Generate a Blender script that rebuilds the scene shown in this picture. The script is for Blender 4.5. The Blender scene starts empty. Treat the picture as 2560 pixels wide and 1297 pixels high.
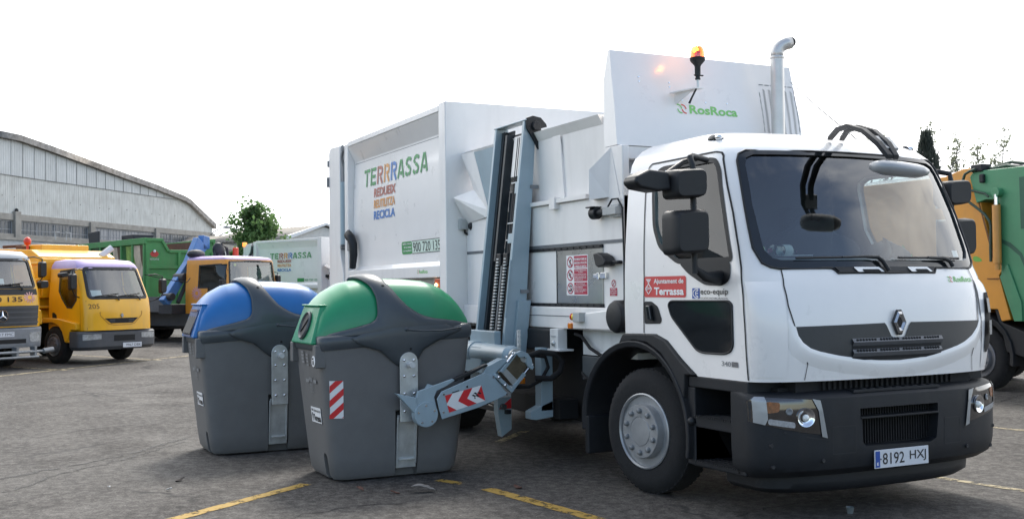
import bpy, bmesh, math, random
from mathutils import Vector, Matrix
R_ = math.radians
SC = bpy.context.scene
COL = SC.collection

# ---------------------------------------------------------------- camera
cd = bpy.data.cameras.new('camera'); cam = bpy.data.objects.new('camera', cd); COL.objects.link(cam)
cd.sensor_width = 36.0; cd.sensor_fit = 'HORIZONTAL'; cd.lens = 36.0 * 2740 / 2560
cd.clip_start = 0.1; cd.clip_end = 2000
rt = Vector((0.44074839, 0.89755816, -0.01141056)); up = Vector((0.0277118626, -0.0009, 0.99961555)); fw = Vector((-0.89720282, 0.44089515, 0.02526968))
mw = Matrix((rt, up, -fw)).transposed().to_4x4(); mw.translation = Vector((5.89873682, -6.01050149, 1.68))
cam.matrix_world = mw
SC.camera = cam

# ---------------------------------------------------------------- sky, sun, exposure
SUN_DIR = Vector((-0.80, 0.42, 0.0)).normalized()      # horizontal direction towards the sun
SUN_EL = R_(46)
FRONT = Vector((fw.x, fw.y, 0)).normalized()
w = bpy.data.worlds.new('World'); SC.world = w; w.use_nodes = True
nt = w.node_tree; nt.nodes.clear()
def N(nt, t, **k):
    n = nt.nodes.new(t)
    for a, b in k.items(): setattr(n, a, b)
    return n
out = N(nt, 'ShaderNodeOutputWorld'); bg = N(nt, 'ShaderNodeBackground'); bg.inputs[1].default_value = 0.15
sky = N(nt, 'ShaderNodeTexSky', sky_type='NISHITA'); sky.sun_disc = False; sky.sun_elevation = SUN_EL
sky.sun_rotation = math.atan2(SUN_DIR.x, SUN_DIR.y); sky.air_density = 1.0; sky.dust_density = .8
tc = N(nt, 'ShaderNodeTexCoord')
dp = N(nt, 'ShaderNodeVectorMath', operation='DOT_PRODUCT'); dp.inputs[1].default_value = FRONT
ns = N(nt, 'ShaderNodeTexNoise'); ns.inputs['Scale'].default_value = 3.2; ns.inputs['Detail'].default_value = 7; ns.inputs['Roughness'].default_value = .55; ns.inputs['Distortion'].default_value = .4
mp = N(nt, 'ShaderNodeMapping'); mp.inputs['Scale'].default_value = (1, 1, 2.2)
nt.links.new(tc.outputs['Generated'], mp.inputs[0]); nt.links.new(mp.outputs[0], ns.inputs['Vector'])
nt.links.new(tc.outputs['Generated'], dp.inputs[0])
ma = N(nt, 'ShaderNodeMath', operation='MULTIPLY_ADD'); ma.inputs[1].default_value = 1.25
nt.links.new(ns.outputs['Fac'], ma.inputs[0]); nt.links.new(dp.outputs['Value'], ma.inputs[2])
mr = N(nt, 'ShaderNodeMapRange', interpolation_type='SMOOTHSTEP'); mr.inputs[1].default_value = .22; mr.inputs[2].default_value = 1.0; mr.inputs[3].default_value = .05
nt.links.new(ma.outputs[0], mr.inputs[0])
mx = N(nt, 'ShaderNodeMix', data_type='RGBA'); mx.inputs[7].default_value = (9.3, 9.4, 9.5, 1)
nt.links.new(mr.outputs[0], mx.inputs[0]); nt.links.new(sky.outputs[0], mx.inputs[6])
nt.links.new(mx.outputs[2], bg.inputs[0]); nt.links.new(bg.outputs[0], out.inputs[0])
sd = bpy.data.lights.new('sun', 'SUN'); sd.energy = 2.1; sd.angle = R_(13); sd.color = (1, .95, .88)
so = bpy.data.objects.new('sun', sd); COL.objects.link(so)
sv = Vector((SUN_DIR.x * math.cos(SUN_EL), SUN_DIR.y * math.cos(SUN_EL), math.sin(SUN_EL)))
so.rotation_euler = sv.to_track_quat('Z', 'Y').to_euler(); so.location = sv * 50
SC.view_settings.view_transform = 'Standard'; SC.view_settings.look = 'None'; SC.view_settings.gamma = 1
SC.view_settings.use_curve_mapping = False
SC.view_settings.exposure = 0.86

# ---------------------------------------------------------------- materials
MATS = {}
def srgb(r, g, b):
    f = lambda c: (c / 255 / 12.92) if c / 255 <= .04045 else ((c / 255 + .055) / 1.055) ** 2.4
    return (f(r), f(g), f(b))
def mat(name, col, rough=.5, metal=0., var=.12, scale=6., bump=0., coat=0., spec=.5, bscale=40., dirt=0., dirtz=1.2):
    if name in MATS: return MATS[name]
    m = bpy.data.materials.new(name); m.use_nodes = True; t = m.node_tree; p = t.nodes['Principled BSDF']
    p.inputs['Roughness'].default_value = rough; p.inputs['Metallic'].default_value = metal
    p.inputs['Coat Weight'].default_value = coat; p.inputs['Coat Roughness'].default_value = .08
    p.inputs['Specular IOR Level'].default_value = spec
    c = N(t, 'ShaderNodeTexCoord')
    n = N(t, 'ShaderNodeTexNoise'); n.inputs['Scale'].default_value = scale; n.inputs['Detail'].default_value = 6; n.inputs['Roughness'].default_value = .62
    t.links.new(c.outputs['Object'], n.inputs['Vector'])
    r = N(t, 'ShaderNodeMapRange'); r.inputs[1].default_value = .3; r.inputs[2].default_value = .7; r.inputs[3].default_value = 1 - var; r.inputs[4].default_value = 1 + var * .6
    t.links.new(n.outputs['Fac'], r.inputs[0])
    mul = N(t, 'ShaderNodeVectorMath', operation='SCALE'); mul.inputs[0].default_value = col[:3]
    t.links.new(r.outputs[0], mul.inputs['Scale'])
    src = mul.outputs[0]
    if dirt:
        n2 = N(t, 'ShaderNodeTexNoise'); n2.inputs['Scale'].default_value = 2.3; n2.inputs['Detail'].default_value = 8
        mp_ = N(t, 'ShaderNodeMapping'); mp_.inputs['Scale'].default_value = (2.5, 2.5, .5)
        t.links.new(c.outputs['Object'], mp_.inputs[0]); t.links.new(mp_.outputs[0], n2.inputs['Vector'])
        r2 = N(t, 'ShaderNodeMapRange'); r2.inputs[1].default_value = .48; r2.inputs[2].default_value = .75; r2.inputs[4].default_value = dirt
        t.links.new(n2.outputs['Fac'], r2.inputs[0])
        mm = N(t, 'ShaderNodeMix', data_type='RGBA'); mm.inputs[7].default_value = (.16, .13, .10, 1)
        t.links.new(r2.outputs[0], mm.inputs[0]); t.links.new(src, mm.inputs[6]); src = mm.outputs[2]
    t.links.new(src, p.inputs['Base Color'])
    rr = N(t, 'ShaderNodeMapRange'); rr.inputs[3].default_value = max(.02, rough - .06); rr.inputs[4].default_value = min(1, rough + .08)
    t.links.new(n.outputs['Fac'], rr.inputs[0]); t.links.new(rr.outputs[0], p.inputs['Roughness'])
    if bump:
        b = N(t, 'ShaderNodeTexNoise'); b.inputs['Scale'].default_value = bscale; b.inputs['Detail'].default_value = 4
        t.links.new(c.outputs['Object'], b.inputs['Vector'])
        bp = N(t, 'ShaderNodeBump'); bp.inputs['Strength'].default_value = bump; bp.inputs['Distance'].default_value = .02
        t.links.new(b.outputs['Fac'], bp.inputs['Height']); t.links.new(bp.outputs[0], p.inputs['Normal'])
    MATS[name] = m
    return m
def glass(name, tint, refl=1.0, base=.12):
    m = bpy.data.materials.new(name); m.use_nodes = True; t = m.node_tree; t.nodes.clear()
    o = N(t, 'ShaderNodeOutputMaterial'); tr = N(t, 'ShaderNodeBsdfTransparent'); tr.inputs[0].default_value = (*tint, 1)
    gl = N(t, 'ShaderNodeBsdfGlossy'); gl.inputs['Roughness'].default_value = 0.01; gl.inputs[0].default_value = (refl, refl, refl, 1)
    geo = N(t, 'ShaderNodeNewGeometry')
    mxs = N(t, 'ShaderNodeMixShader')
    c = N(t, 'ShaderNodeTexCoord'); n = N(t, 'ShaderNodeTexNoise'); n.inputs['Scale'].default_value = 1.2
    t.links.new(c.outputs['Object'], n.inputs['Vector'])
    bp = N(t, 'ShaderNodeBump'); bp.inputs['Strength'].default_value = .02; t.links.new(n.outputs['Fac'], bp.inputs['Height']); t.links.new(bp.outputs[0], gl.inputs['Normal'])
    dt = N(t, 'ShaderNodeVectorMath', operation='DOT_PRODUCT'); t.links.new(geo.outputs['Normal'], dt.inputs[0]); t.links.new(geo.outputs['Incoming'], dt.inputs[1])
    ab = N(t, 'ShaderNodeMath', operation='ABSOLUTE'); t.links.new(dt.outputs['Value'], ab.inputs[0])
    om = N(t, 'ShaderNodeMath', operation='SUBTRACT'); om.inputs[0].default_value = 1; t.links.new(ab.outputs[0], om.inputs[1])
    pw = N(t, 'ShaderNodeMath', operation='POWER'); pw.inputs[1].default_value = 4.5; t.links.new(om.outputs[0], pw.inputs[0])
    ad = N(t, 'ShaderNodeMath', operation='MULTIPLY_ADD'); ad.inputs[1].default_value = .86; ad.inputs[2].default_value = base; t.links.new(pw.outputs[0], ad.inputs[0])
    t.links.new(ad.outputs[0], mxs.inputs[0]); t.links.new(tr.outputs[0], mxs.inputs[1]); t.links.new(gl.outputs[0], mxs.inputs[2])
    t.links.new(mxs.outputs[0], o.inputs[0])
    return m
def emis(name, col, st):
    m = bpy.data.materials.new(name); m.use_nodes = True; p = m.node_tree.nodes['Principled BSDF']
    p.inputs['Base Color'].default_value = (*col, 1); p.inputs['Emission Color'].default_value = (*col, 1); p.inputs['Emission Strength'].default_value = st
    p.inputs['Roughness'].default_value = .15
    return m
white = mat('white_paint', (.85, .82, .79), .28, var=.035, scale=2.5, coat=.5)
white2 = mat('white_body_paint', (.83, .80, .77), .38, var=.05, scale=1.6, coat=.2, dirt=.10)
white3 = mat('white_chassis_paint', (.70, .71, .70), .45, var=.10, scale=3, dirt=.22)
blackp = mat('black_plastic', (.0115, .013, .0155), .52, spec=.4, var=.2, scale=12, bump=.08, bscale=220)
greyp = mat('anthracite_plastic', (.0125, .0142, .0175), .58, spec=.35, var=.2, scale=9, bump=.05, bscale=200, dirt=.05)
darkgloss = mat('dark_tinted_panel', (.012, .014, .016), .06, var=.2, spec=.6)
rubber = mat('tyre_rubber', (.013, .013, .014), .92, var=.3, scale=14, bump=.2, bscale=60)
dark = mat('dark_void', (.008, .008, .009), .8, var=.3)
lining = mat('cab_lining', (.05, .055, .06), .75, var=.25, scale=3)
seam = mat('seam_shadow_gap', (.02, .02, .022), .7, var=.1)
chrome = mat('chrome', (.75, .76, .78), .12, 1, var=.05)
silver = mat('silver_paint', (.33, .34, .35), .35, .45, var=.12, scale=10)
steel = mat('stainless_steel', (.42, .42, .40), .27, 1, var=.16, scale=3)
galv = mat('galvanised_steel', (.52, .54, .54), .38, .6, var=.22, scale=9)
bluegrey = mat('blue_grey_paint', (.30, .39, .44), .36, .0, var=.10, scale=3, coat=.15, dirt=.08)
midgrey = mat('grey_metal', (.22, .23, .24), .5, .4, var=.15)
red = mat('sign_red', (.58, .03, .045), .4, var=.05)
redsafe = mat('reflective_red', (.62, .025, .03), .35, var=.06)
signwhite = mat('sign_white', (.78, .78, .78), .4, var=.04)
black = mat('ink_black', (.012, .012, .014), .5, var=.05)
green_t = mat('lettering_green', (.05, .30, .09), .45, var=.06)
lgreen_t = mat('lettering_light_green', (.22, .56, .16), .45, var=.06)
red_t = mat('lettering_brick', (.45, .14, .10), .45, var=.06)
orange_t = mat('lettering_orange', (.72, .34, .10), .45, var=.06)
blue_t = mat('lettering_blue', (.06, .20, .52), .45, var=.06)
logored_t = mat('lettering_coral', (.70, .13, .09), .45, var=.06)
plateblue = mat('plate_blue', (.015, .07, .33), .4, var=.05)
wglass = glass('windscreen_glass', (.58, .66, .66), 1.0, .13)
sglass = glass('side_glass', (.40, .46, .47), 1.0, .06)
amber = mat('amber_lens', (.80, .22, .01), .15, var=.1, coat=.5)
amber_lit = emis('amber_lamp_lit', (1.0, .33, .03), 3.0)
amber_core = emis('amber_lamp_core', (1.0, .55, .15), 14.0)

# ---------------------------------------------------------------- mesh builder
class Mb:
    def __init__(s): s.v = []; s.f = []; s.m = []
    def add(s, vs, fs, mi=0):
        b = len(s.v); s.v += [Vector(q) for q in vs]; s.f += [tuple(b + i for i in f) for f in fs]; s.m += [mi] * len(fs); return s
    def box(s, x0, x1, y0, y1, z0, z1, mi=0):
        return s.add([(x0, y0, z0), (x1, y0, z0), (x1, y1, z0), (x0, y1, z0), (x0, y0, z1), (x1, y0, z1), (x1, y1, z1), (x0, y1, z1)],
                     [(0, 3, 2, 1), (4, 5, 6, 7), (0, 1, 5, 4), (1, 2, 6, 5), (2, 3, 7, 6), (3, 0, 4, 7)], mi)
    def hexa(s, a, b, mi=0):
        return s.add(list(a) + list(b), [(0, 3, 2, 1), (4, 5, 6, 7), (0, 1, 5, 4), (1, 2, 6, 5), (2, 3, 7, 6), (3, 0, 4, 7)], mi)
    def prism(s, pts, vec, mi=0):
        n = len(pts); vec = Vector(vec); p = [Vector(q) for q in pts]
        return s.add(p + [q + vec for q in p], [tuple(range(n))[::-1], tuple(range(n, 2 * n))] + [(i, (i + 1) % n, n + (i + 1) % n, n + i) for i in range(n)], mi)
    def tube(s, path, r, n=8, mi=0, cap=True):
        path = [Vector(q) for q in path]; k = len(path); rs = r if isinstance(r, (list, tuple)) else [r] * k
        b = len(s.v); prev = None
        for i, q in enumerate(path):
            t = (path[min(i + 1, k - 1)] - path[max(i - 1, 0)]).normalized()
            if prev is None:
                a = Vector((0, 0, 1)) if abs(t.z) < .9 else Vector((1, 0, 0)); u = t.cross(a).normalized()
            else:
                u = (prev - t * prev.dot(t)).normalized()
            prev = u; v = t.cross(u)
            for j in range(n):
                an = 2 * math.pi * j / n; s.v.append(q + (u * math.cos(an) + v * math.sin(an)) * rs[i])
        for i in range(k - 1):
            for j in range(n):
                a = b + i * n + j; c = b + i * n + (j + 1) % n
                s.f.append((a, c, c + n, a + n)); s.m.append(mi)
        if cap:
            s.f.append(tuple(b + j for j in range(n))[::-1]); s.f.append(tuple(b + (k - 1) * n + j for j in range(n))); s.m += [mi, mi]
        return s
    def lathe(s, prof, o, ax, n=24, mi=0, cap=True):
        o = Vector(o); ax = Vector(ax).normalized(); a = Vector((0, 0, 1)) if abs(ax.z) < .9 else Vector((1, 0, 0))
        u = ax.cross(a).normalized(); v = ax.cross(u); b = len(s.v); k = len(prof)
        for r, h in prof:
            for j in range(n):
                an = 2 * math.pi * j / n; s.v.append(o + ax * h + (u * math.cos(an) + v * math.sin(an)) * max(r, 1e-4))
        for i in range(k - 1):
            for j in range(n):
                p = b + i * n + j; c = b + i * n + (j + 1) % n
                s.f.append((p, c, c + n, p + n)); s.m.append(mi)
        if cap:
            s.f.append(tuple(b + j for j in range(n))[::-1]); s.f.append(tuple(b + (k - 1) * n + j for j in range(n))); s.m += [mi, mi]
        return s
    def cyl(s, p0, p1, r, n=16, mi=0):
        p0 = Vector(p0); p1 = Vector(p1); L = (p1 - p0).length
        return s.lathe([(r, 0), (r, L)], p0, p1 - p0, n, mi)
    def ball(s, c, r, n=10, mi=0, sc=(1, 1, 1)):
        c = Vector(c); b = len(s.v); k = n // 2
        for i in range(k + 1):
            th = math.pi * i / k
            for j in range(n):
                an = 2 * math.pi * j / n
                s.v.append(c + Vector((math.sin(th) * math.cos(an) * sc[0], math.sin(th) * math.sin(an) * sc[1], math.cos(th) * sc[2])) * r)
        for i in range(k):
            for j in range(n):
                p = b + i * n + j; q = b + i * n + (j + 1) % n
                s.f.append((p, q, q + n, p + n)); s.m.append(mi)
        return s
    def loft(s, secs, mi=0, cap=True):
        n = len(secs[0]); b = len(s.v)
        for q in secs: s.v += [Vector(p) for p in q]
        for i in range(len(secs) - 1):
            for j in range(n):
                p = b + i * n + j; c = b + i * n + (j + 1) % n
                s.f.append((p, c, c + n, p + n)); s.m.append(mi)
        if cap:
            s.f.append(tuple(b + j for j in range(n))[::-1]); s.f.append(tuple(b + (len(secs) - 1) * n + j for j in range(n))); s.m += [mi, mi]
        return s
    def grid(s, rows, mi=0):
        b = len(s.v); n = len(rows[0])
        for q in rows: s.v += [Vector(p) for p in q]
        for i in range(len(rows) - 1):
            for j in range(n - 1):
                p = b + i * n + j; s.f.append((p, p + 1, p + n + 1, p + n)); s.m.append(mi)
        return s
    def build(s, name, mats, parent=None, bev=0., sharp=35, segs=2, solid=0.):
        me = bpy.data.meshes.new(name); me.from_pydata([tuple(v) for v in s.v], [], s.f)
        if not isinstance(mats, (list, tuple)): mats = [mats]
        for m in mats: me.materials.append(m)
        me.polygons.foreach_set('material_index', s.m)
        o = bpy.data.objects.new(name, me); COL.objects.link(o)
        if parent: o.parent = parent
        finish(o, sharp, bev, segs, solid)
        return o
def finish(o, sharp=35, bev=0., segs=2, solid=0.):
    me = o.data; bm = bmesh.new(); bm.from_mesh(me)
    bmesh.ops.remove_doubles(bm, verts=bm.verts, dist=1e-5)
    bmesh.ops.dissolve_degenerate(bm, edges=bm.edges, dist=1e-6)
    bmesh.ops.recalc_face_normals(bm, faces=bm.faces)
    lim = R_(sharp)
    for f in bm.faces: f.smooth = sharp > 8
    for e in bm.edges:
        if len(e.link_faces) == 2: e.smooth = e.calc_face_angle(0) < lim
    bm.to_mesh(me); bm.free()
    if bev:
        b = o.modifiers.new('bevel', 'BEVEL'); b.width = bev; b.segments = segs; b.limit_method = 'ANGLE'; b.angle_limit = R_(40); b.harden_normals = True
    if solid:
        b = o.modifiers.new('solidify', 'SOLIDIFY'); b.thickness = solid; b.offset = 0
def cut(o, cutters, tag=None):
    """boolean-difference a list of Mb solids out of a mesh object, baked"""
    for c in cutters:
        k = c.build('cutter', [o.data.materials[0]], o.parent); m = o.modifiers.new('cut', 'BOOLEAN'); m.operation = 'DIFFERENCE'; m.solver = 'EXACT'; m.object = k
        me = bpy.data.meshes.new_from_object(o.evaluated_get(bpy.context.evaluated_depsgraph_get()))
        o.modifiers.clear(); old = o.data; o.data = me; me.name = old.name
        bpy.data.meshes.remove(old); km = k.data; bpy.data.objects.remove(k); bpy.data.meshes.remove(km)
    return o
def tagit(o, label=None, cat=None, group=None, kind=None):
    for k, v in (('label', label), ('category', cat), ('group', group), ('kind', kind)):
        if v: o[k] = v
    return o
def thing(name, label, cat, loc=(0, 0, 0), rz=0., group=None):
    o = bpy.data.objects.new(name, None); COL.objects.link(o); o.location = loc; o.rotation_euler = (0, 0, rz); o.empty_display_size = .3
    return tagit(o, label, cat, group)

# planar outlines mapped onto curved surfaces
def inset(pts, d):
    """shrink a ccw/cw 2d outline by d"""
    n = len(pts); A = sum(pts[i][0] * pts[(i + 1) % n][1] - pts[(i + 1) % n][0] * pts[i][1] for i in range(n)); sg = 1 if A > 0 else -1
    o = []
    for i in range(n):
        p0, p1, p2 = Vector(pts[i - 1]), Vector(pts[i]), Vector(pts[(i + 1) % n])
        e1 = (p1 - p0).normalized(); e2 = (p2 - p1).normalized()
        n1 = Vector((-e1.y, e1.x)) * sg; n2 = Vector((-e2.y, e2.x)) * sg
        b = (n1 + n2); k = max(.35, 1 + n1.dot(n2)); o.append(tuple(p1 + b * (d / k)))
    return o
def rounded(pts, r, k=4):
    n = len(pts); o = []
    for i in range(n):
        p0, p1, p2 = Vector(pts[i - 1]), Vector(pts[i]), Vector(pts[(i + 1) % n])
        a = min(r, (p0 - p1).length * .45, (p2 - p1).length * .45)
        q0 = p1 + (p0 - p1).normalized() * a; q2 = p1 + (p2 - p1).normalized() * a
        for j in range(k + 1):
            t = j / k; o.append(tuple(q0 * (1 - t) ** 2 + p1 * 2 * t * (1 - t) + q2 * t * t))
    return o
def flat2d(pts, holes=(), step=None):
    """triangulated + gridded planar mesh of a 2d outline"""
    bm = bmesh.new()
    es = []
    for L in [pts] + list(holes):
        vs = [bm.verts.new((p[0], p[1], 0)) for p in L]
        es += [bm.edges.new((vs[i], vs[(i + 1) % len(vs)])) for i in range(len(vs))]
    if holes: bmesh.ops.triangle_fill(bm, use_beauty=True, use_dissolve=False, edges=es)
    else:
        bm.faces.new(bm.verts[:]) if True else None
    if step:
        for ax in (0, 1):
            lo = min(v.co[ax] for v in bm.verts); hi = max(v.co[ax] for v in bm.verts); k = int((hi - lo) / step)
            for i in range(1, k + 1):
                co = [0, 0, 0]; co[ax] = lo + (hi - lo) * i / (k + 1); no = [0, 0, 0]; no[ax] = 1
                bmesh.ops.bisect_plane(bm, geom=bm.verts[:] + bm.edges[:] + bm.faces[:], plane_co=co, plane_no=no)
    bm.verts.index_update()
    r = ([(v.co.x, v.co.y) for v in bm.verts], [tuple(v.index for v in f.verts) for f in bm.faces]); bm.free()
    return r
def drape(mb, pts, fn, holes=(), step=.08, mi=0):
    v, f = flat2d(pts, holes, step); mb.add([fn(a, b) for a, b in v], f, mi); return mb
def ring(outer, inner):
    return outer, [inner]
_tc = {}
def txt2d(s, bold=0., shear=0.):
    k = (s, bold, shear)
    if k in _tc: return _tc[k]
    c = bpy.data.curves.new('lettering', 'FONT'); c.body = s; c.offset = bold; c.shear = shear; c.resolution_u = 3; c.fill_mode = 'FRONT'
    o = bpy.data.objects.new('lettering', c); COL.objects.link(o)
    me = bpy.data.meshes.new_from_object(o.evaluated_get(bpy.context.evaluated_depsgraph_get()))
    v = [(p.co.x, p.co.y) for p in me.vertices]; f = [tuple(p.vertices) for p in me.polygons]
    bpy.data.objects.remove(o); bpy.data.curves.remove(c); bpy.data.meshes.remove(me)
    x0 = min(p[0] for p in v); x1 = max(p[0] for p in v); y0 = min(p[1] for p in v); y1 = max(p[1] for p in v)
    v = [((p[0] - x0) / (x1 - x0), (p[1] - y0) / (y1 - y0)) for p in v]
    _tc[k] = (v, f); return _tc[k]
def text(mb, s, a0, a1, b0, b1, fn, mi=0, bold=0., shear=0.):
    v, f = txt2d(s, bold, shear); mb.add([fn(a0 + (a1 - a0) * p, b0 + (b1 - b0) * q) for p, q in v], f, mi); return mb
def stroke(mb, pts, wd, fn, mi=0, step=0.):
    """flat band along a 2d polyline"""
    P = [Vector(p) for p in pts]; L = []; Rr = []
    if step:
        Q = [P[0]]
        for a, b in zip(P, P[1:]):
            k = max(1, int((b - a).length / step)); Q += [a.lerp(b, (i + 1) / k) for i in range(k)]
        P = Q
    for i, p in enumerate(P):
        t = (P[min(i + 1, len(P) - 1)] - P[max(i - 1, 0)]).normalized(); n = Vector((-t.y, t.x)) * wd / 2
        L.append(fn(*(p + n))); Rr.append(fn(*(p - n)))
    mb.grid([L, Rr], mi); return mb
def arcp(cx, cy, rx, ry, a0, a1, k=10):
    return [(cx + rx * math.cos(R_(a0 + (a1 - a0) * i / k)), cy + ry * math.sin(R_(a0 + (a1 - a0) * i / k))) for i in range(k + 1)]
def itp(t, tab):
    if t <= tab[0][0]: return tab[0][1]
    for (a, b), (c, d) in zip(tab, tab[1:]):
        if t <= c: return b + (d - b) * (t - a) / (c - a)
    return tab[-1][1]
class Nose:
    """a curved vehicle nose: front line xf(z), half width w(z), superellipse plan"""
    def __init__(s, XF, WF, D, Nn, xr): s.XF, s.WF, s.D, s.N, s.xr = XF, WF, D, Nn, xr
    def fx(s, y, z):
        a = min(.9999, abs(y) / itp(z, s.WF)); return itp(z, s.XF) - s.D * (1 - (1 - a ** s.N) ** (1 / s.N))
    def sy(s, x, z):
        d = x - (itp(z, s.XF) - s.D); w = itp(z, s.WF)
        return w if d <= 0 else w * max(0, 1 - min(1, d / s.D) ** s.N) ** (1 / s.N)
    def F(s, off=0.): return lambda y, z: (s.fx(y, z) + off, y, z)
    def S(s, off=0., side=-1): return lambda x, z: (x, side * (s.sy(x, z) + off), z)
    def sec(s, z, k=22, ins=0.):
        w = itp(z, s.WF) - ins; xf = itp(z, s.XF) - ins; pts = [(s.xr + ins, -w, z)]
        for i in range(-k, k + 1):
            t = math.pi / 2 * i / k; c = abs(math.cos(t)) ** (2 / s.N); sn = math.copysign(abs(math.sin(t)) ** (2 / s.N), t)
            pts.append((xf - s.D + s.D * c, w * sn, z))
        pts.append((s.xr + ins, w, z)); return pts
    def solid(s, zs, k=22, ins=0.): return Mb().loft([s.sec(z, k, ins) for z in zs])
def prismx(pts, x0, x1): return Mb().prism([(x0, a, b) for a, b in pts], (x1 - x0, 0, 0))
def prismy(pts, y0, y1): return Mb().prism([(a, y0, b) for a, b in pts], (0, y1 - y0, 0))
def shell(name, nose, zs, cutters, mats, parent, thick=.045, lin=None, zsplit=None):
    """hollow cab body with openings. mats[0] paint, mats[1] lining, mats[2] roof paint"""
    o = nose.solid(zs).build(name, mats, parent)
    inner = nose.solid([zs[0] + .1] + [z for z in zs if zs[0] + .1 < z < zs[-1] - .07], ins=thick)
    cut(o, [inner] + cutters)
    me = o.data
    me.materials.clear()
    for m in mats: me.materials.append(m)
    for p in me.polygons:
        c = p.center; 
        if c.z > zs[-1] - .1: ii = False
        else: ii = (abs(c.y) < nose.sy(c.x, c.z) - .03) and (c.x < nose.fx(c.y, c.z) - .03) and c.x > nose.xr + .03
        if not ii and c.z > zs[-1] - .1 and p.normal.z < -.3: ii = True
        p.material_index = 1 if ii else (2 if (zsplit and c.z > zsplit and len(mats) > 2) else 0)
    finish(o, 32)
    return o
def wheel(parent, cx, y, cz, R=.505, side=-1, rim=silver, nut=True, steer=0., wd=.29, name='wheel'):
    """side -1: outer face looks to -y"""
    e = bpy.data.objects.new(name, None)
    k = R / .505; rm = .30 * k
    t = Mb().lathe([(rm - .01, -.03), (rm + .015, 0), (.40 * k, .012), (.455 * k, -.004), (.487 * k, -.035), (R, -.06), (R, -wd + .06), (.487 * k, -wd + .03), (.44 * k, -wd), (rm, -wd + .02)], (0, 0, 0), (0, side, 0), 56, cap=False)
    for a in range(56):                                   # shoulder tread blocks
        an = 2 * math.pi * a / 56
        for h0, h1, ph in ((-.085, -.045, 0), (-wd + .045, -wd + .085, .5)):
            an2 = an + ph * 2 * math.pi / 56; c, s_ = math.cos(an2), math.sin(an2); tx, tz = -s_, c
            q = []
            for rr in (R - .03, R - .0):
                for hh, tt in ((h0, -.014), (h1, -.014), (h1, .014), (h0, .014)): q.append((c * rr + tx * tt, side * hh, s_ * rr + tz * tt))
            t.hexa(q[:4], q[4:])
    to = t.build('tyre', rubber, None, sharp=30)
    to.parent = parent; to.location = (cx, y, cz); to.rotation_euler = (0, 0, steer); to.name = name
    r = Mb().lathe([(rm + .003, -.02), (rm + .006, .006), (rm - .004, .012), (rm - .014, .0), (rm - .018, -.05), (rm - .022, -.068), (.268 * k, -.072), (.235 * k, -.06), (.224 * k, -.045), (.222 * k, -.02), (.217 * k, .03), (.21 * k, .042), (.120 * k, .042), (.117 * k, .037), (.112 * k, .044), (.02, .046)], (0, 0, 0), (0, side, 0), 48)
    h = Mb()
    for i in range(10):
        an = 2 * math.pi * (i + .5) / 10; q = Mb() if nut else h
        q.lathe([(.024 * k, .040), (.024 * k, .052), (.018 * k, .064), (.004, .070)], (.168 * k * math.cos(an), 0, .168 * k * math.sin(an)), (0, side, 0), 10)
        if nut: q.build('wheel_nut', midgrey, to)
    for i in range(10):
        an = 2 * math.pi * i / 10; c = Vector((math.cos(an), 0, math.sin(an))); ax = Vector((0, side, 0)) + c * .3
        h.lathe([(.021 * k, -.010), (.021 * k, .004)], c * .251 * k + Vector((0, side * -.066, 0)), ax, 14, 1)
    r.v += []; b0 = len(r.v); r.v += h.v; r.f += [tuple(b0 + i for i in f) for f in h.f]; r.m += h.m
    r.build('rim', [rim, dark], to, sharp=25)
    return to

def split_loose(o, name=None, sharp=35):
    """one object per separate piece of a mesh"""
    me = o.data; n = len(me.vertices); par = list(range(n))
    def find(a):
        while par[a] != a: par[a] = par[par[a]]; a = par[a]
        return a
    for e in me.edges: par[find(e.vertices[0])] = find(e.vertices[1])
    isl = {}
    for p in me.polygons: isl.setdefault(find(p.vertices[0]), []).append(p)
    if len(isl) < 2: return [o]
    out = []
    for ps in isl.values():
        idx = {}; vs = []; fs = []
        for p in ps:
            f = []
            for v in p.vertices:
                if v not in idx: idx[v] = len(vs); vs.append(tuple(me.vertices[v].co))
                f.append(idx[v])
            fs.append(f)
        m2 = bpy.data.meshes.new(o.name); m2.from_pydata(vs, [], fs)
        for m in me.materials: m2.materials.append(m)
        m2.polygons.foreach_set('material_index', [p.material_index for p in ps])
        q = bpy.data.objects.new(name or o.name.split('.')[0], m2); COL.objects.link(q); q.parent = o.parent; finish(q, sharp)
        for md in o.modifiers:
            k = q.modifiers.new(md.name, md.type)
            for at in ('width', 'segments', 'limit_method', 'angle_limit', 'harden_normals', 'thickness', 'offset'):
                if hasattr(md, at): setattr(k, at, getattr(md, at))
        out.append(q)
    bpy.data.objects.remove(o)
    return out

# ================================================================ MAIN REFUSE TRUCK (its front bumper at the world origin, heading +x)
TR = thing('refuse_truck', 'large white side-loading refuse truck with a grey lifting arm holding the green-lidded bin', 'truck')
nose = Nose([(.9, -.03), (1.0, -.02), (1.2, 0), (1.4, -.005), (1.6, -.035), (1.72, -.07), (1.8, -.11), (2.0, -.18), (2.2, -.25), (2.4, -.33), (2.6, -.42), (2.68, -.47), (2.74, -.54), (2.80, -.66), (2.85, -.82), (2.88, -1.02), (2.892, -1.25)],
            [(.9, 1.15), (1.0, 1.15), (1.5, 1.16), (1.8, 1.155), (2.0, 1.145), (2.4, 1.115), (2.6, 1.09), (2.68, 1.07), (2.74, 1.035), (2.80, .97), (2.85, .87), (2.88, .74), (2.892, .55)], .31, 2.6, -1.86)
WS_out = [(0, 1.755), (.475, 1.755), (.505, 1.79), (.93, 1.788), (.985, 1.80), (1.035, 1.83), (1.066, 1.94), (1.058, 2.1), (1.046, 2.25), (1.0, 2.585), (.97, 2.64), (.915, 2.667), (.4, 2.672)]
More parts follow.
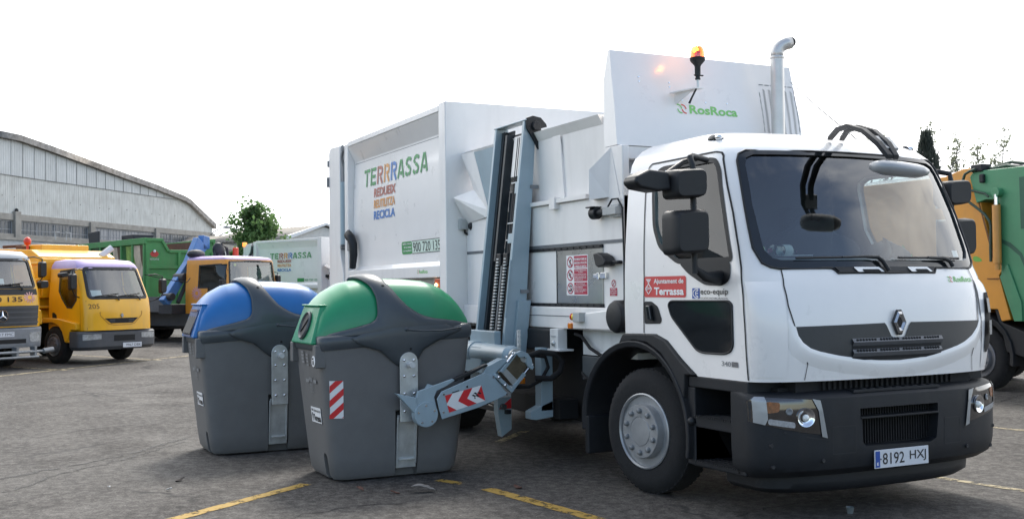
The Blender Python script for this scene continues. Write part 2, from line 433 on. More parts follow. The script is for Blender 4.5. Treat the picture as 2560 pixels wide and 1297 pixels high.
WS_out = WS_out + [(0, 2.675)] + [(-y, z) for y, z in WS_out[::-1] if y > 0]
WS_in = [(0, 1.845), (.90, 1.85), (.955, 1.865), (.995, 1.92), (1.0, 1.98), (.995, 2.25), (.955, 2.55), (.93, 2.61), (.87, 2.635), (0, 2.645)]
WS_in = WS_in + [(-y, z) for y, z in WS_in[::-1] if y > 0]
SW = [(-.435, 1.875), (-.445, 1.858), (-1.10, 1.858), (-1.355, 1.988), (-1.447, 2.149), (-1.49, 2.50), (-1.475, 2.565), (-1.387, 2.61), (-.749, 2.613), (-.681, 2.598), (-.63, 2.519)]
SWl = [(-.435, 1.85), (-.44, 1.713), (-.534, 1.671), (-.748, 1.68), (-.947, 1.763), (-1.08, 1.85)]
zs = [1.0, 1.03, 1.1, 1.2, 1.3, 1.4, 1.5, 1.6, 1.66, 1.72, 1.76, 1.8, 1.9, 2.0, 2.1, 2.2, 2.3, 2.4, 2.5, 2.6, 2.64, 2.68, 2.71, 2.74, 2.77, 2.80, 2.825, 2.85, 2.868, 2.88, 2.888, 2.892]
arch = [(-1.90, .9), (-1.90, 1.287), (-1.64, 1.294), (-1.40, 1.298), (-1.246, 1.253), (-1.067, 1.125), (-.87, 1.005), (-.80, .9)]
CAB = shell('cab', nose, zs, [prismx(WS_in, -1.0, .4), prismy(SW, -1.4, -.85), prismy(SW, .85, 1.4), prismy(arch, -1.4, -.8), prismy(arch, .8, 1.4)], [white, lining], TR)
# windscreen and its black border
g = Mb(); drape(g, inset(WS_in, -.012), nose.F(-.012), step=.12); g.build('windscreen', wglass, CAB, sharp=60)
g = Mb(); drape(g, WS_out, nose.F(.004), [WS_in], step=.07); g.build('windscreen_surround', darkgloss, CAB, sharp=60)
g = Mb(); g.tube([(nose.fx(y, z) + .006, y, z) for y, z in WS_out + WS_out[:1]], .009, 5); g.build('windscreen_seal', blackp, CAB, sharp=80)
for sd_ in (-1, 1):
    g = Mb(); drape(g, inset(SW, -.012), nose.S(-.012, sd_), step=.2); g.build('side_window', sglass, CAB, sharp=60)
    g = Mb(); drape(g, rounded(inset(SW, -.016), .06), nose.S(.004, sd_), [rounded(inset(SW, .022), .06)], step=.15); g.build('window_frame', blackp, CAB, sharp=60)
    g = Mb(); drape(g, rounded(SWl, .05), nose.S(.006, sd_), step=.2); g.build('mirror_base_panel', blackp, CAB)
    LW = [(-1.22, 1.534), (-1.182, 1.56), (-.463, 1.564), (-.421, 1.541), (-.422, 1.245), (-.452, 1.204), (-.524, 1.181), (-.78, 1.178), (-.86, 1.192), (-1.179, 1.441)]
    g = Mb(); drape(g, rounded(LW, .04), nose.S(.004, sd_), step=.2); g.build('lower_door_window', darkgloss, CAB)
    g = Mb(); g.tube([nose.S(.005, sd_)(a, b) for a, b in rounded(LW, .04) + rounded(LW, .04)[:1]], .008, 5); g.build('window_rubber', blackp, CAB, sharp=80)
    HD = [(-1.565, 1.553), (-1.453, 1.554), (-1.361, 1.511), (-1.314, 1.41), (-1.335, 1.38), (-1.561, 1.373)]
    g = Mb(); drape(g, rounded(HD, .02), nose.S(.003, sd_)); h = g.build('door_handle', blackp, CAB)
    g = Mb(); 
    g.hexa([(-1.47, sd_ * 1.165, 1.40), (-1.42, sd_ * 1.165, 1.40), (-1.42, sd_ * 1.195, 1.41), (-1.47, sd_ * 1.195, 1.41)], [(-1.50, sd_ * 1.165, 1.53), (-1.45, sd_ * 1.165, 1.53), (-1.45, sd_ * 1.195, 1.52), (-1.50, sd_ * 1.195, 1.52)])
    g.build('handle_grip', darkgloss, CAB, bev=.008)
    g = Mb(); Sf = nose.S(.005, sd_)
    for L in ([(-.634, 2.631), (-.54, 2.40), (-.46, 2.2), (-.378, 1.95), (-.335, 1.80), (-.30, 1.6), (-.285, 1.4), (-.277, 1.147), (-.27, 1.01)],
              [(-1.575, 1.30), (-1.567, 1.5), (-1.562, 1.757), (-1.585, 2.2), (-1.592, 2.575), (-1.575, 2.64), (-1.54, 2.662), (-.70, 2.665), (-.655, 2.655), (-.634, 2.631)]): stroke(g, L, .012, Sf, 0, .03)
    g.build('door_seam', seam, CAB, sharp=80)
    g = Mb(); stroke(g, [(-1.85, 2.605), (-1.60, 2.602)], .008, nose.S(.005, sd_), 0, .03); g.build('roof_seam', seam, CAB)
# hood panel seams
g = Mb(); Ff = nose.F(.005)
for s_ in (-1, 1):
    stroke(g, [(s_ * .495, 1.775), (s_ * .52, 1.788), (s_ * .918, 1.786), (s_ * .932, 1.669), (s_ * .924, 1.527), (s_ * .888, 1.36), (s_ * .827, 1.204), (s_ * .80, 1.12)], .009, Ff, 0, .02)
    stroke(g, [(s_ * .80, 1.12), (s_ * .818, 1.01)], .005, Ff, 0, .02)
split_loose(g.build('hood_seam', seam, CAB, sharp=80), sharp=80)
# black grille with the white notch for the badge
GR = [(-.885, 1.383), (-.132, 1.394), (-.112, 1.37), (-.075, 1.30), (-.055, 1.29), (.045, 1.289), (.062, 1.30), (.10, 1.37), (.121, 1.395), (.91, 1.388), (.88, 1.34), (.80, 1.275), (.70, 1.23), (.55, 1.19), (.411, 1.162), (.2, 1.13), (0, 1.118), (-.2, 1.125), (-.467, 1.158), (-.65, 1.19), (-.784, 1.229), (-.84, 1.27), (-.87, 1.32)]
g = Mb(); drape(g, GR, nose.F(.006), step=.06); GRo = g.build('grille', mat('grille_plastic', (.035, .037, .04), .42, var=.1, scale=20), CAB, sharp=60)
g = Mb()
for z, a, b in ((1.262, -.44, .43), (1.187, -.44, .42)):
    k = 24; rows = [[], [], []]
    for i in range(k + 1):
        y = a + (b - a) * i / k; rows[0].append((nose.fx(y, z) + .008, y, z + .028)); rows[1].append((nose.fx(y, z) + .026, y, z + .002)); rows[2].append((nose.fx(y, z) + .008, y, z - .026))
    g.grid(rows)
g.build('grille_bar', mat('grille_bar_grey', (.10, .105, .115), .4, var=.1), CAB, sharp=20)
g = Mb()
for z, a, b, n in ((1.278, -.40, .38, 30), (1.203, -.40, .38, 30)):
    for i in range(n):
        y = a + (b - a) * i / (n - 1)
        if i % 8 != 7: g.cyl((nose.fx(y, z) + .012, y, z), (nose.fx(y, z) + .0215, y, z), .0095, 8)
g.build('grille_holes', dark, CAB)
g = Mb()
for z in (1.228, 1.15): drape(g, [(-.44, z - .014), (.42, z - .014), (.42, z + .014), (-.44, z + .014)], nose.F(.009), step=.08)
g.build('grille_slot', dark, CAB, sharp=70)
# pressed lip that follows the lower edge of the grille
lowc = [(-.93, 1.44)] + [(-.888, 1.383)] + [(y, z) for y, z in GR[::-1][:13]] + [(.912, 1.388), (.945, 1.44)]
Lq = [Vector(p) for p in lowc]; rows = [[] for _ in range(6)]
for i, p in enumerate(Lq):
    t_ = (Lq[min(i + 1, len(Lq) - 1)] - Lq[max(i - 1, 0)]).normalized(); n_ = Vector((t_.y, -t_.x)); e_ = min(1, min(i, len(Lq) - 1 - i) / 3)
    for k, (d_, h_) in enumerate(((-.004, .006), (.010, .013), (.03, .017), (.06, .014), (.09, .007), (.115, .001))):
        q = p + n_ * d_ * (.45 + .55 * e_); rows[k].append((nose.fx(q.x, q.y) + h_ * (.3 + .7 * e_), q.x, q.y))
g = Mb(); g.grid(rows); g.build('hood_lip', white, CAB, sharp=80)
# diamond badge
DM = [(-.011, 1.489), (.018, 1.482), (.056, 1.400), (.018, 1.308), (-.034, 1.306), (-.076, 1.393), (-.034, 1.482)]
D2 = lambda k, dx=0: [((y + .009) * k - .009 + dx, (z - 1.396) * k + 1.396) for y, z in [(-.030, 1.487), (.012, 1.487), (.058, 1.396), (.012, 1.305), (-.030, 1.305), (-.076, 1.396)]]
g = Mb(); g.prism([(.004, y, z) for y, z in D2(1.0)], (.018, 0, 0)); BD = g.build('badge', darkgloss, CAB, bev=.004)
g = Mb(); oD = D2(.86); iD = D2(.42)
for i in range(6):
    a, b, c, d = oD[i], oD[(i + 1) % 6], iD[(i + 1) % 6], iD[i]
    m1 = ((a[0] * .55 + d[0] * .45), (a[1] * .55 + d[1] * .45)); m2 = ((b[0] * .55 + c[0] * .45), (b[1] * .55 + c[1] * .45))
    g.add([(.023, *a), (.023, *b), (.036, *m2), (.036, *m1)], [(0, 1, 2, 3)]); g.add([(.036, *m1), (.036, *m2), (.023, *c), (.023, *d)], [(0, 1, 2, 3)])
g.build('badge_diamond', mat('badge_silver', (.5, .5, .5), .25, .9, var=.1), CAB, sharp=15)
# lettering on the hood and doors
def rr_logo(name, parent, y0, z0, h, F, bold=.02, matg=lgreen_t, w_=None):
    """emblem of two pairs of arcs followed by the maker's name; y0,z0 lower left, h cap height, F maps (a,b)"""
    g = Mb(); s = h / .70
    for dx, mi in ((0, 0), (.58 * h, 1)):
        for (cx, cy, a0, a1) in ((0, .60, 100, 8), (.9, .40, 190, 275)):
            A = [(y0 + dx + (cx if cx == 0 else .62) * s * .6 + .42 * s * math.cos(R_(a0 + (a1 - a0) * i / 6)) * .9, z0 - .18 * h + s * (.42 if cx == 0 else .52) + .42 * s * math.sin(R_(a0 + (a1 - a0) * i / 6)) * .9) for i in range(7)]
            stroke(g, A, .15 * h, F, mi)
    g.build(name + '_emblem', [matg, logored_t], parent)
    g = Mb(); text(g, 'RosRoca', y0 + 1.55 * h, y0 + 1.55 * h + (w_ or 4.4 * h), z0, z0 + h, F, bold=bold); g.build(name, matg, parent)
rr_logo('maker_lettering', CAB, .60, 1.682, .042, nose.F(.003), w_=.24)
Sf = nose.S(.003)
ST = rounded([(-1.56, 1.588), (-.985, 1.588), (-.985, 1.752), (-1.56, 1.752)], .02)
g = Mb(); drape(g, ST, nose.S(.0035), step=.2); g.build('door_sticker', mat('sticker_red', (.55, .045, .045), .4, var=.05), CAB)
g = Mb(); Sg = nose.S(.006)
text(g, 'Ajuntament de', -1.42, -1.015, 1.684, 1.734, Sg, bold=.025); text(g, 'Terrassa', -1.415, -1.01, 1.605, 1.666, Sg, bold=.035)
for i in range(3): stroke(g, [(-1.53 + .012 * i, 1.728 - .012 * i), (-1.46 - .012 * i, 1.728 - .012 * i)], .008, Sg)
for a in (0, 1, 2, 3):
    q = [(-1.495, 1.695), (-1.45, 1.655), (-1.495, 1.612), (-1.54, 1.655)]
    stroke(g, [q[a], q[(a + 1) % 4]], .008, Sg)
for i in range(4): stroke(g, [(-1.525 + .016 * i, 1.64 + .004 * i), (-1.512 + .016 * i, 1.672 - .003 * i)], .007, Sg)
g.build('door_sticker_lettering', signwhite, CAB)
g = Mb(); drape(g, [(-.904, 1.58), (-.811, 1.58), (-.811, 1.657), (-.904, 1.657)], nose.S(.0035), step=.3); g.build('operator_logo', plateblue, CAB)
g = Mb()
stroke(g, arcp(-.845, 1.618, .045, .032, 60, 300, 12), .008, Sg); stroke(g, arcp(-.835, 1.618, .026, .02, 70, 290, 10), .007, Sg); stroke(g, [(-.86, 1.618), (-.825, 1.618)], .007, Sg)
g.build('operator_logo_letter', signwhite, CAB)
g = Mb(); text(g, 'eco-equip', -.797, -.465, 1.598, 1.652, Sg, bold=.01); text(g, 'SOCIETAT ANÒNIMA MUNICIPAL', -.797, -.465, 1.578, 1.591, Sg, bold=.01); g.build('operator_lettering', black, CAB)
g = Mb(); text(g, '340', -.561, -.452, 1.096, 1.131, Sg, bold=.01); g.build('power_lettering', midgrey, CAB)
g = Mb(); drape(g, [(-.445, 1.094), (-.373, 1.094), (-.373, 1.131), (-.445, 1.131)], nose.S(.004), step=.3); g.build('power_badge', mat('badge_grey', (.25, .25, .26), .3, .6, var=.3, scale=60), CAB)
# corner air deflectors
for s_ in (-1, 1):
    g = Mb(); rows = []
    prof = [(1.03, .0), (1.10, .008), (1.25, .020), (1.40, .030), (1.52, .036), (1.60, .034), (1.66, .024), (1.70, .0)]
    for z, pr in prof:
        row = []
        for i in range(9):
            a = i / 8.0; y = .945 + .20 * a ** .8; e = math.sin(math.pi * min(1, a * 1.0)) ** .5
            y_ = min(y, itp(z, nose.WF) * .992); x = nose.fx(y_, z)
            nrm = Vector((.75, .66 * a + .2, 0)).normalized(); p = Vector((x, y_, z)) + nrm * (pr * (.25 + .75 * a ** .7) * (1 if a < .99 else .6) + .003)
            row.append((p.x, s_ * p.y, p.z))
        rows.append(row)
    g.grid(rows); g.build('corner_deflector', white, CAB, sharp=60)
    g = Mb(); rows = []
    for z, a0, a1 in ((1.60, .30, .62), (1.55, .22, .78), (1.45, .17, .83), (1.35, .13, .80), (1.25, .10, .68), (1.18, .10, .5), (1.14, .16, .32)):
        row = []
        for i in range(5):
            a = a0 + (a1 - a0) * i / 4; y_ = min(.945 + .20 * a ** .8, itp(z, nose.WF) * .992); x = nose.fx(y_, z)
            nrm = Vector((.75, .66 * a + .2, 0)).normalized(); pr = itp(z, prof); p = Vector((x, y_, z)) + nrm * (pr * (.25 + .75 * a ** .7) + .009)
            row.append((p.x, s_ * p.y, p.z))
        rows.append(row)
    if s_ > 0:
        g.grid(rows); g.build('air_vent', dark, CAB, sharp=60)
        for zz in (1.50, 1.33):
            g = Mb(); a_ = []
            for z in (zz + .055, zz - .055):
                y0_, y1_ = .945 + .2 * .24 ** .8, .945 + .2 * .66 ** .8
                a_.append([(nose.fx(min(y, 1.145), z) + .055, y, z) for y in (y0_, (y0_ + y1_) / 2, y1_)])
            g.grid(a_); g.build('vent_vane', midgrey, CAB, sharp=60)
# wiper cowl and wipers
g = Mb(); drape(g, [(-.46, 1.765), (.46, 1.765), (.49, 1.80), (-.49, 1.80)], nose.F(.012), step=.1); g.build('wiper_cowl', blackp, CAB, sharp=60)
for y0, y1 in ((-.30, -.05), (.22, .44)):
    g = Mb(); drape(g, rounded([(y0, 1.763), (y1, 1.763), (y1 - .04, 1.798), (y0 - .03, 1.798)], .01), nose.F(.02), step=.1); g.build('cowl_cover', white, CAB, sharp=60)
    g = Mb(); drape(g, rounded([(y0 + .05, 1.763), (y1 - .03, 1.763), (y1 - .055, 1.782), (y0 + .04, 1.782)], .008), nose.F(.023), step=.1); g.build('cowl_opening', dark, CAB, sharp=60)
for pts, a in (([(-.02, 1.77), (-.05, 1.84), (-.09, 1.868), (-.2, 1.872), (-.42, 1.868)], [(-.80, 1.862), (-.10, 1.872)]), ([(.68, 1.80), (.66, 1.84), (.6, 1.862), (.42, 1.866)], [(.12, 1.866), (.80, 1.862)])):
    g = Mb(); g.tube([(nose.fx(y, z) + .035, y, z) for y, z in pts], [.016, .016, .015, .011, .007]); g.tube([(nose.fx(a[0][0] + (a[1][0] - a[0][0]) * i / 8, 1.86) + .024, a[0][0] + (a[1][0] - a[0][0]) * i / 8, a[0][1] + (a[1][1] - a[0][1]) * i / 8) for i in range(9)], .009, 5)
    g.build('wiper', blackp, CAB)
g = Mb(); drape(g, [(.80, 1.875), (.875, 1.875), (.875, 1.925), (.80, 1.925)], nose.F(-.02)); g.build('windscreen_sticker', signwhite, CAB)
# roof marker lamps, antenna
for s_ in (-1, 1):
    g = Mb(); g.ball((-.86, s_ * .955, 2.785), .05, 12, 0, (1.7, 1.0, .75)); g.build('roof_lamp', darkgloss, CAB, sharp=60)
    g = Mb(); g.ball((-.795, s_ * .975, 2.79), .03, 10, 0, (1.2, 1.0, .8)); g.build('roof_lamp_lens', chrome, CAB, sharp=60)
g = Mb(); g.tube([(-1.0, .62, 2.86), (-1.3, .45, 3.18), (-1.5, .33, 3.42)], [.005, .004, .003], 5); g.build('antenna', blackp, CAB)
# cab interior
g = Mb(); rows = []
for x, z in ((-.20, 1.60), (-.235, 1.83), (-.31, 1.875), (-.5, 1.875), (-.68, 1.81), (-.74, 1.62), (-.70, 1.3)):
    rows.append([(x - .22 * (abs(t) ** 2.4), t * 1.05, z) for t in [i / 10 for i in range(-10, 11)]])
g.grid(rows); g.build('dashboard', mat('dashboard_grey', (.16, .18, .175), .6, var=.15, scale=4), TR, sharp=50)
for y in (.55, -.55):
    g = Mb(); g.box(-1.55, -1.05, y - .26, y + .26, 1.30, 1.50); g.hexa([(-1.66, y - .25, 1.45), (-1.5, y - .25, 1.45), (-1.5, y + .25, 1.45), (-1.66, y + .25, 1.45)], [(-1.76, y - .21, 2.12), (-1.64, y - .21, 2.12), (-1.64, y + .21, 2.12), (-1.76, y + .21, 2.12)])
    g.hexa([(-1.77, y - .13, 2.15), (-1.66, y - .13, 2.15), (-1.66, y + .13, 2.15), (-1.77, y + .13, 2.15)], [(-1.79, y - .11, 2.36), (-1.69, y - .11, 2.36), (-1.69, y + .11, 2.36), (-1.79, y + .11, 2.36)])
    g.build('seat', mat('seat_fabric', (.03, .032, .036), .85, var=.3), TR, bev=.04)
g = Mb(); c = Vector((-.86, .55, 1.80)); ax = Vector((-.55, 0, .83)); u = Vector((0, 1, 0)); v = ax.cross(u)
g.tube([c + (u * math.cos(2 * math.pi * i / 28) + v * math.sin(2 * math.pi * i / 28)) * .22 for i in range(29)], .016, 8, cap=False); g.tube([c - ax * .02 + u * .2, c - ax * .05, c - ax * .02 - u * .2], .018); g.tube([c - ax * .05, c - ax * .3], .035)
g.build('steering_wheel', blackp, TR, sharp=60)

# ---- mirrors
def mbox(g, x0, x1, y0, y1, z0, z1, tap=.06):
    secs = []
    for x, k in ((x0, 1.0), (x0 + (x1 - x0) * .55, .99), (x1 - .02, .93), (x1, .84)):
        cy, cz = (y0 + y1) / 2, (z0 + z1) / 2; hy, hz = (y1 - y0) / 2 * k, (z1 - z0) / 2 * k
        secs.append([(x, cy + a, cz + b) for a, b in rounded([(-hy, -hz), (hy, -hz + .02 * k), (hy, hz), (-hy, hz - .02 * k)], .05, 4)])
    g.loft(secs)
for s_ in (-1, 1):
    y0, y1 = (-1.69, -1.41) if s_ < 0 else (1.30, 1.04)
    if s_ > 0: y0, y1 = 1.13, 1.40
    e = Mb(); mbox(e, -.50 - .2 * (s_ > 0), -.33 - .2 * (s_ > 0), y0, y1, 2.275 + .03 * (s_ > 0), 2.50 + .03 * (s_ > 0)); mi_ = e.build('mirror', blackp, TR, sharp=40)
    e = Mb(); mbox(e, -.50 - .2 * (s_ > 0), -.32 - .2 * (s_ > 0), y0 - .005 + .03 * (s_ > 0), y1 + .005 + .03 * (s_ > 0), 1.885, 2.215); e.build('mirror', blackp, TR, sharp=40)
    yb = -1.47 if s_ < 0 else 1.27; xs = -.2 if s_ > 0 else 0.
    g = Mb(); g.tube([(-.44 + xs, yb, 1.76), (-.44 + xs, yb, 2.0), (-.44 + xs, yb, 2.52), (-.46 + xs, yb + .01 * s_, 2.58), (-.52 + xs, yb - .05 * s_, 2.60), (-.66 + xs, yb - .28 * s_, 2.595)], .022, 10); g.tube([(-.44 + xs, yb, 1.80), (-.48 + xs, yb - .12 * s_, 1.74), (-.58 + xs, s_ * 1.14, 1.73)], [.022, .035, .06], 10)
    g.build('mirror_arm', blackp, TR, sharp=50)
    for z in (2.26, 1.9):
        g = Mb(); zz0, zz1 = (2.29, 2.485) if z > 2.2 else (1.90, 2.20)
        g.box(-.508 + xs, -.502 + xs, y0 + .03, y1 - .03, zz0, zz1); g.build('mirror_glass', chrome, TR, bev=.004)
    if s_ < 0:
        g = Mb(); g.prism([(-.56, y, z) for y, z in [(-1.985, 2.385), (-1.97, 2.425), (-1.86, 2.475), (-1.70, 2.465), (-1.68, 2.34), (-1.80, 2.325), (-1.94, 2.345)]], (.17, 0, 0)); o = g.build('wide_angle_mirror', blackp, TR, bev=.035, segs=4)
        g = Mb(); g.tube([(-.47, -1.70, 2.44), (-.52, -1.50, 2.55), (-.60, -1.3, 2.60)], .02); g.build('mirror_arm', blackp, TR, sharp=50)
# front blind-spot mirror on two curved arms
for dy in (0, .10):
    g = Mb(); P = [(-.62, -.05 + dy * 1.2, 2.80), (-.45, -.13 + dy, 2.84), (-.25, -.21 + dy, 2.835), (-.05, -.25 + dy, 2.77), (.10, -.26 + dy * .9, 2.66), (.16, -.22 + dy * .6, 2.56)]
    secs = [[(x, y - .028, z - .012), (x, y + .028, z - .012), (x + .012, y + .028, z + .020), (x + .012, y - .028, z + .022)] for x, y, z in P]
    g.loft(secs); g.build('front_mirror_arm', blackp, TR, bev=.006)
g = Mb(); g.hexa([(.02, -.25, 2.715), (.02, -.08, 2.715), (.03, -.08, 2.735), (.03, -.25, 2.735)], [(.125, -.25, 2.615), (.125, -.10, 2.615), (.14, -.10, 2.635), (.14, -.25, 2.635)]); g.build('front_mirror_bracket', silver, TR, bev=.006)
secs = []
for t, k in ((-1, .25), (-.92, .7), (-.6, .98), (0, 1.0), (.6, .93), (.92, .6), (1, .2)):
    y = -.125 + .245 * t
    secs.append([(.165 + .10 * k * math.cos(a) + .0, y, 2.485 + .012 * t * -1 + (.052 if math.sin(a) > 0 else .058) * k * math.sin(a) + .35 * (.10 * k * math.cos(a)) * -.2) for a in [2 * math.pi * i / 14 for i in range(14)]])
g = Mb(); g.loft(secs); g.build('front_mirror', mat('mirror_shell', (.33, .34, .35), .3, var=.05, coat=.3), TR, sharp=50)

# ---- bumper, lamps, plate
bn = Nose([(.33, -.10), (.38, -.03), (.45, -.004), (.6, 0), (.8, 0), (.88, -.006), (.91, -.03), (.925, -.10)], [(.33, 1.13), (.40, 1.18), (.55, 1.19), (.93, 1.19)], .30, 2.8, -.42)
BM = bn.solid([.33, .35, .38, .42, .48, .54, .60, .66, .72, .78, .84, .88, .90, .913, .925]).build('bumper', greyp, TR)
LO = [(-.365, .72), (.385, .72), (.36, .54), (.30, .515), (-.33, .53), (-.355, .56)]
cut(BM, [prismx([(-.375, .735), (.38, .735), (.38, .795), (-.375, .795)], -.16, .2), prismx(LO, -.22, .2)]); finish(BM, 32)
g = Mb(); g.box(-.20, -.10, -.37, .38, .52, .80)
for i in range(30): g.box(-.10, -.085, -.36 + i * .025, -.352 + i * .025, .53, .80)
g.build('radiator_mesh', dark, BM)
g = Mb(); g.box(-.155, .004, -.372, .378, .722, .7345); g.build('bumper_bar', greyp, BM, bev=.003)
g = Mb()
for a, b, c, d in ((-.62, -.42, .49, .68), (.45, .62, .49, .68)):
    for L in ([(a, c), (a, d)], [(b, c), (b, d)], [(a, d), (b, d)], [(a, c), (b, c)]): stroke(g, L, .006, bn.F(.002))
split_loose(g.build('bumper_seam', seam, BM))
g = Mb()
for s_ in (-1, 1):
    stroke(g, [(s_ * 1.187, .715), (s_ * 1.0, .66), (s_ * .8, .615), (s_ * .655, .59), (s_ * .65, .34)], .010, bn.F(.002))
    for y, z in ((1.08, .57), (1.06, .42), (.70, .45)): g.cyl((bn.fx(y, z) - .01, s_ * y, z), (bn.fx(y, z) + .008, s_ * y, z), .014, 10)
split_loose(g.build('bumper_fixing', seam, BM))
g = Mb()
for i in range(9): g.box(-.07, -.03, -.34 + i * .083, -.29 + i * .083, .925, .932)
g.box(-.25, -.02, -.42, .42, .905, .926); g.build('bumper_step', greyp, BM, bev=.005)
ln = Nose([(.20, -.16), (.24, -.12), (.35, -.115)], [(.20, .96), (.24, 1.02), (.35, 1.03)], .30, 2.6, -.7); ln.solid([.20, .21, .24, .28, .345]).build('lip_spoiler', blackp, TR, sharp=50)
g = Mb(); g.box(-.5, -.13, -.85, .85, .90, 1.04); g.box(-.6, -.2, -.95, .95, .35, .95); g.build('bumper_support', dark, TR)
g = Mb()
for i in range(26): g.box(-.125, -.11, -.62 + i * .05, -.60 + i * .05, .93, 1.0)
g.build('radiator_slats', dark, TR)
for s_ in (-1, 1):
    HL = [(s_ * y, z) for y, z in [(1.165, .902), (1.0, .893), (.772, .876), (.728, .868), (.69, .63), (.85, .652), (.999, .682), (1.185, .732), (1.187, .87)]]
    g = Mb(); drape(g, HL, bn.F(.004), step=.02); HO = g.build('headlight', mat('lamp_smoked', (.030, .025, .022), .05, var=.5, scale=14, coat=1, spec=.8), TR, sharp=60)
    for L in ([(1.176, .885), (1.160, .905), (1.110, .905), (1.103, .75), (1.12, .712), (1.174, .728)], [(.785, .882), (.722, .870), (.672, .606), (.716, .618), (.742, .80)]):
        g = Mb(); drape(g, [(s_ * y, z) for y, z in L], bn.F(.012), step=.012); g.build('headlight_trim', silver, HO, sharp=60)
    y, z = s_ * .84, .758; x = bn.fx(y, z)
    g = Mb(); g.lathe([(.066, .004), (.066, .018), (.057, .016), (.05, .008), (.03, .003), (.004, .004)], (x, y, z), (1, s_ * .25, 0), 24, cap=False); g.build('headlight_reflector', chrome, HO, sharp=50)
    g = Mb(); g.ball((x + .006, y + .0, z - .005), .026, 12); g.build('headlight_bulb', mat('lens_pale', (.75, .75, .70), .08, var=.05, coat=1), HO, sharp=60)
    g = Mb(); g.lathe([(.026, .006), (.02, .012), (.004, .008)], (bn.fx(s_ * .96, .80) + .002, s_ * .96, .80), (1, s_ * .4, 0), 14); g.build('headlight_lens', midgrey, HO, sharp=60)
    g = Mb(); drape(g, rounded([(s_ * 1.12, .79), (s_ * 1.03, .80), (s_ * 1.02, .865), (s_ * 1.11, .872)], .02), bn.F(.008), step=.05); g.build('indicator_lens', mat('indicator_amber', (.22, .07, .015), .25, var=.6, scale=40), HO, sharp=60)
    g = Mb(); drape(g, rounded([(s_ * 1.10, .715), (s_ * .92, .685), (s_ * .92, .725), (s_ * 1.10, .755)], .015), bn.F(.008), step=.05); g.build('running_lamp', mat('lens_clear', (.45, .46, .47), .15, .3, var=.3, scale=60), HO, sharp=60)
g = Mb(); g.box(.0, .008, -.262, .262, .362, .492); PL = g.build('number_plate', mat('plate_white', (.62, .63, .66), .35, var=.04), TR, bev=.003)
Pf = lambda a, b: (.0095, a, b)
g = Mb(); g.add([Pf(-.255, .370), Pf(-.212, .370), Pf(-.212, .484), Pf(-.255, .484)], [(0, 1, 2, 3)]); g.build('plate_band', plateblue, PL)
g = Mb(); text(g, 'E', -.243, -.225, .385, .405, lambda a, b: (.0105, a, b), bold=.02); g.build('plate_country', signwhite, PL)
g = Mb(); text(g, '8192', -.186, .022, .386, .468, Pf, bold=.008); text(g, 'HXJ', .075, .235, .386, .468, Pf, bold=.008); g.build('plate_digits', black, PL)
g = Mb()
for y in (-.205, .196): g.cyl((.008, y, .427), (.013, y, .427), .006, 8)
g.build('plate_screws', midgrey, PL)

# ---- steps, mudguards, wheels
for s_ in (-1, 1):
    g = Mb(); Y0, Y1 = s_ * 1.155, s_ * .80; a, b = min(Y0, Y1), max(Y0, Y1)
    g.box(-.98, -.27, a, b, .915, 1.0); g.box(-1.0, -.90, a, b, .335, .915); g.box(-.40, -.31, a, b, .335, .915)
    g.box(-.90, -.36, a, b, .335, .37); g.box(-.90, -.36, a, b, .62, .70); g.box(-.90, -.36, s_ * .80 - .01, s_ * .80 + .01, .345, .915)
    SP = g.build('cab_step', greyp, TR, bev=.012)
    for z in (.371, .701):
        g = Mb()
        for i in range(20): g.box(-.885 + i * .026, -.87 + i * .026, s_ * 1.165 - .01, s_ * 1.165 + .01, z, z + .010)
        for i in range(4): g.box(-.885, -.37, s_ * (1.13 - .05 * i) - .008, s_ * (1.13 - .05 * i) + .008, z, z + .007)
        g.build('step_tread', blackp, SP)
    g = Mb(); g.ball((-.93, s_ * 1.165, .66), .035, 12); g.build('step_bumper_knob', blackp, SP, sharp=60)
    # mudguard: elliptical arch band plus the flare against the cab
    g = Mb(); oo = []; 
    for i in range(29):
        an = R_(-12 + 200 * i / 28); c_, n_ = math.cos(an), math.sin(an); rx = .70 if c_ > 0 else .80
        oo.append((-1.68 + rx * c_, .52 + .66 * n_, -1.68 + (rx + .055) * c_, .52 + .715 * n_))
    sec = [[(q[0], s_ * .50, q[1]), (q[0], s_ * 1.19, q[1]), (q[2], s_ * 1.205, q[3]), (q[2] + .0, s_ * .50, q[3] + .015)] for q in oo]
    g.loft(sec)
    fl = [(-1.93, 1.20), (-1.86, 1.285), (-1.64, 1.294), (-1.40, 1.297), (-1.246, 1.252), (-1.067, 1.124), (-.87, 1.007), (-.98, 1.0), (-1.0, .82), (-1.02, .75), (-1.06, .88), (-1.16, 1.03), (-1.30, 1.15), (-1.50, 1.225), (-1.70, 1.235), (-1.86, 1.21)]
    g.prism([(x, s_ * 1.135, z) for x, z in fl], (0, s_ * .055, 0))
    g.box(-2.50, -2.44, *sorted((s_ * .80, s_ * 1.19)), .22, .55)
    g.build('mudguard', greyp, TR, bev=.014, sharp=40)
    g = Mb(); g.box(-2.3, -1.0, *sorted((s_ * .55, s_ * .60)), .5, 1.25); g.build('wheel_arch_liner', dark, TR)
    wheel(TR, -1.635, s_ * 1.135, .505, side=s_, steer=R_(8))
for x in (-6.35, -7.65):
    for s_ in (-1, 1): wheel(TR, x, s_ * 1.12, .505, side=s_, wd=.6 if x < -6 and x > -7 else .3, nut=True)

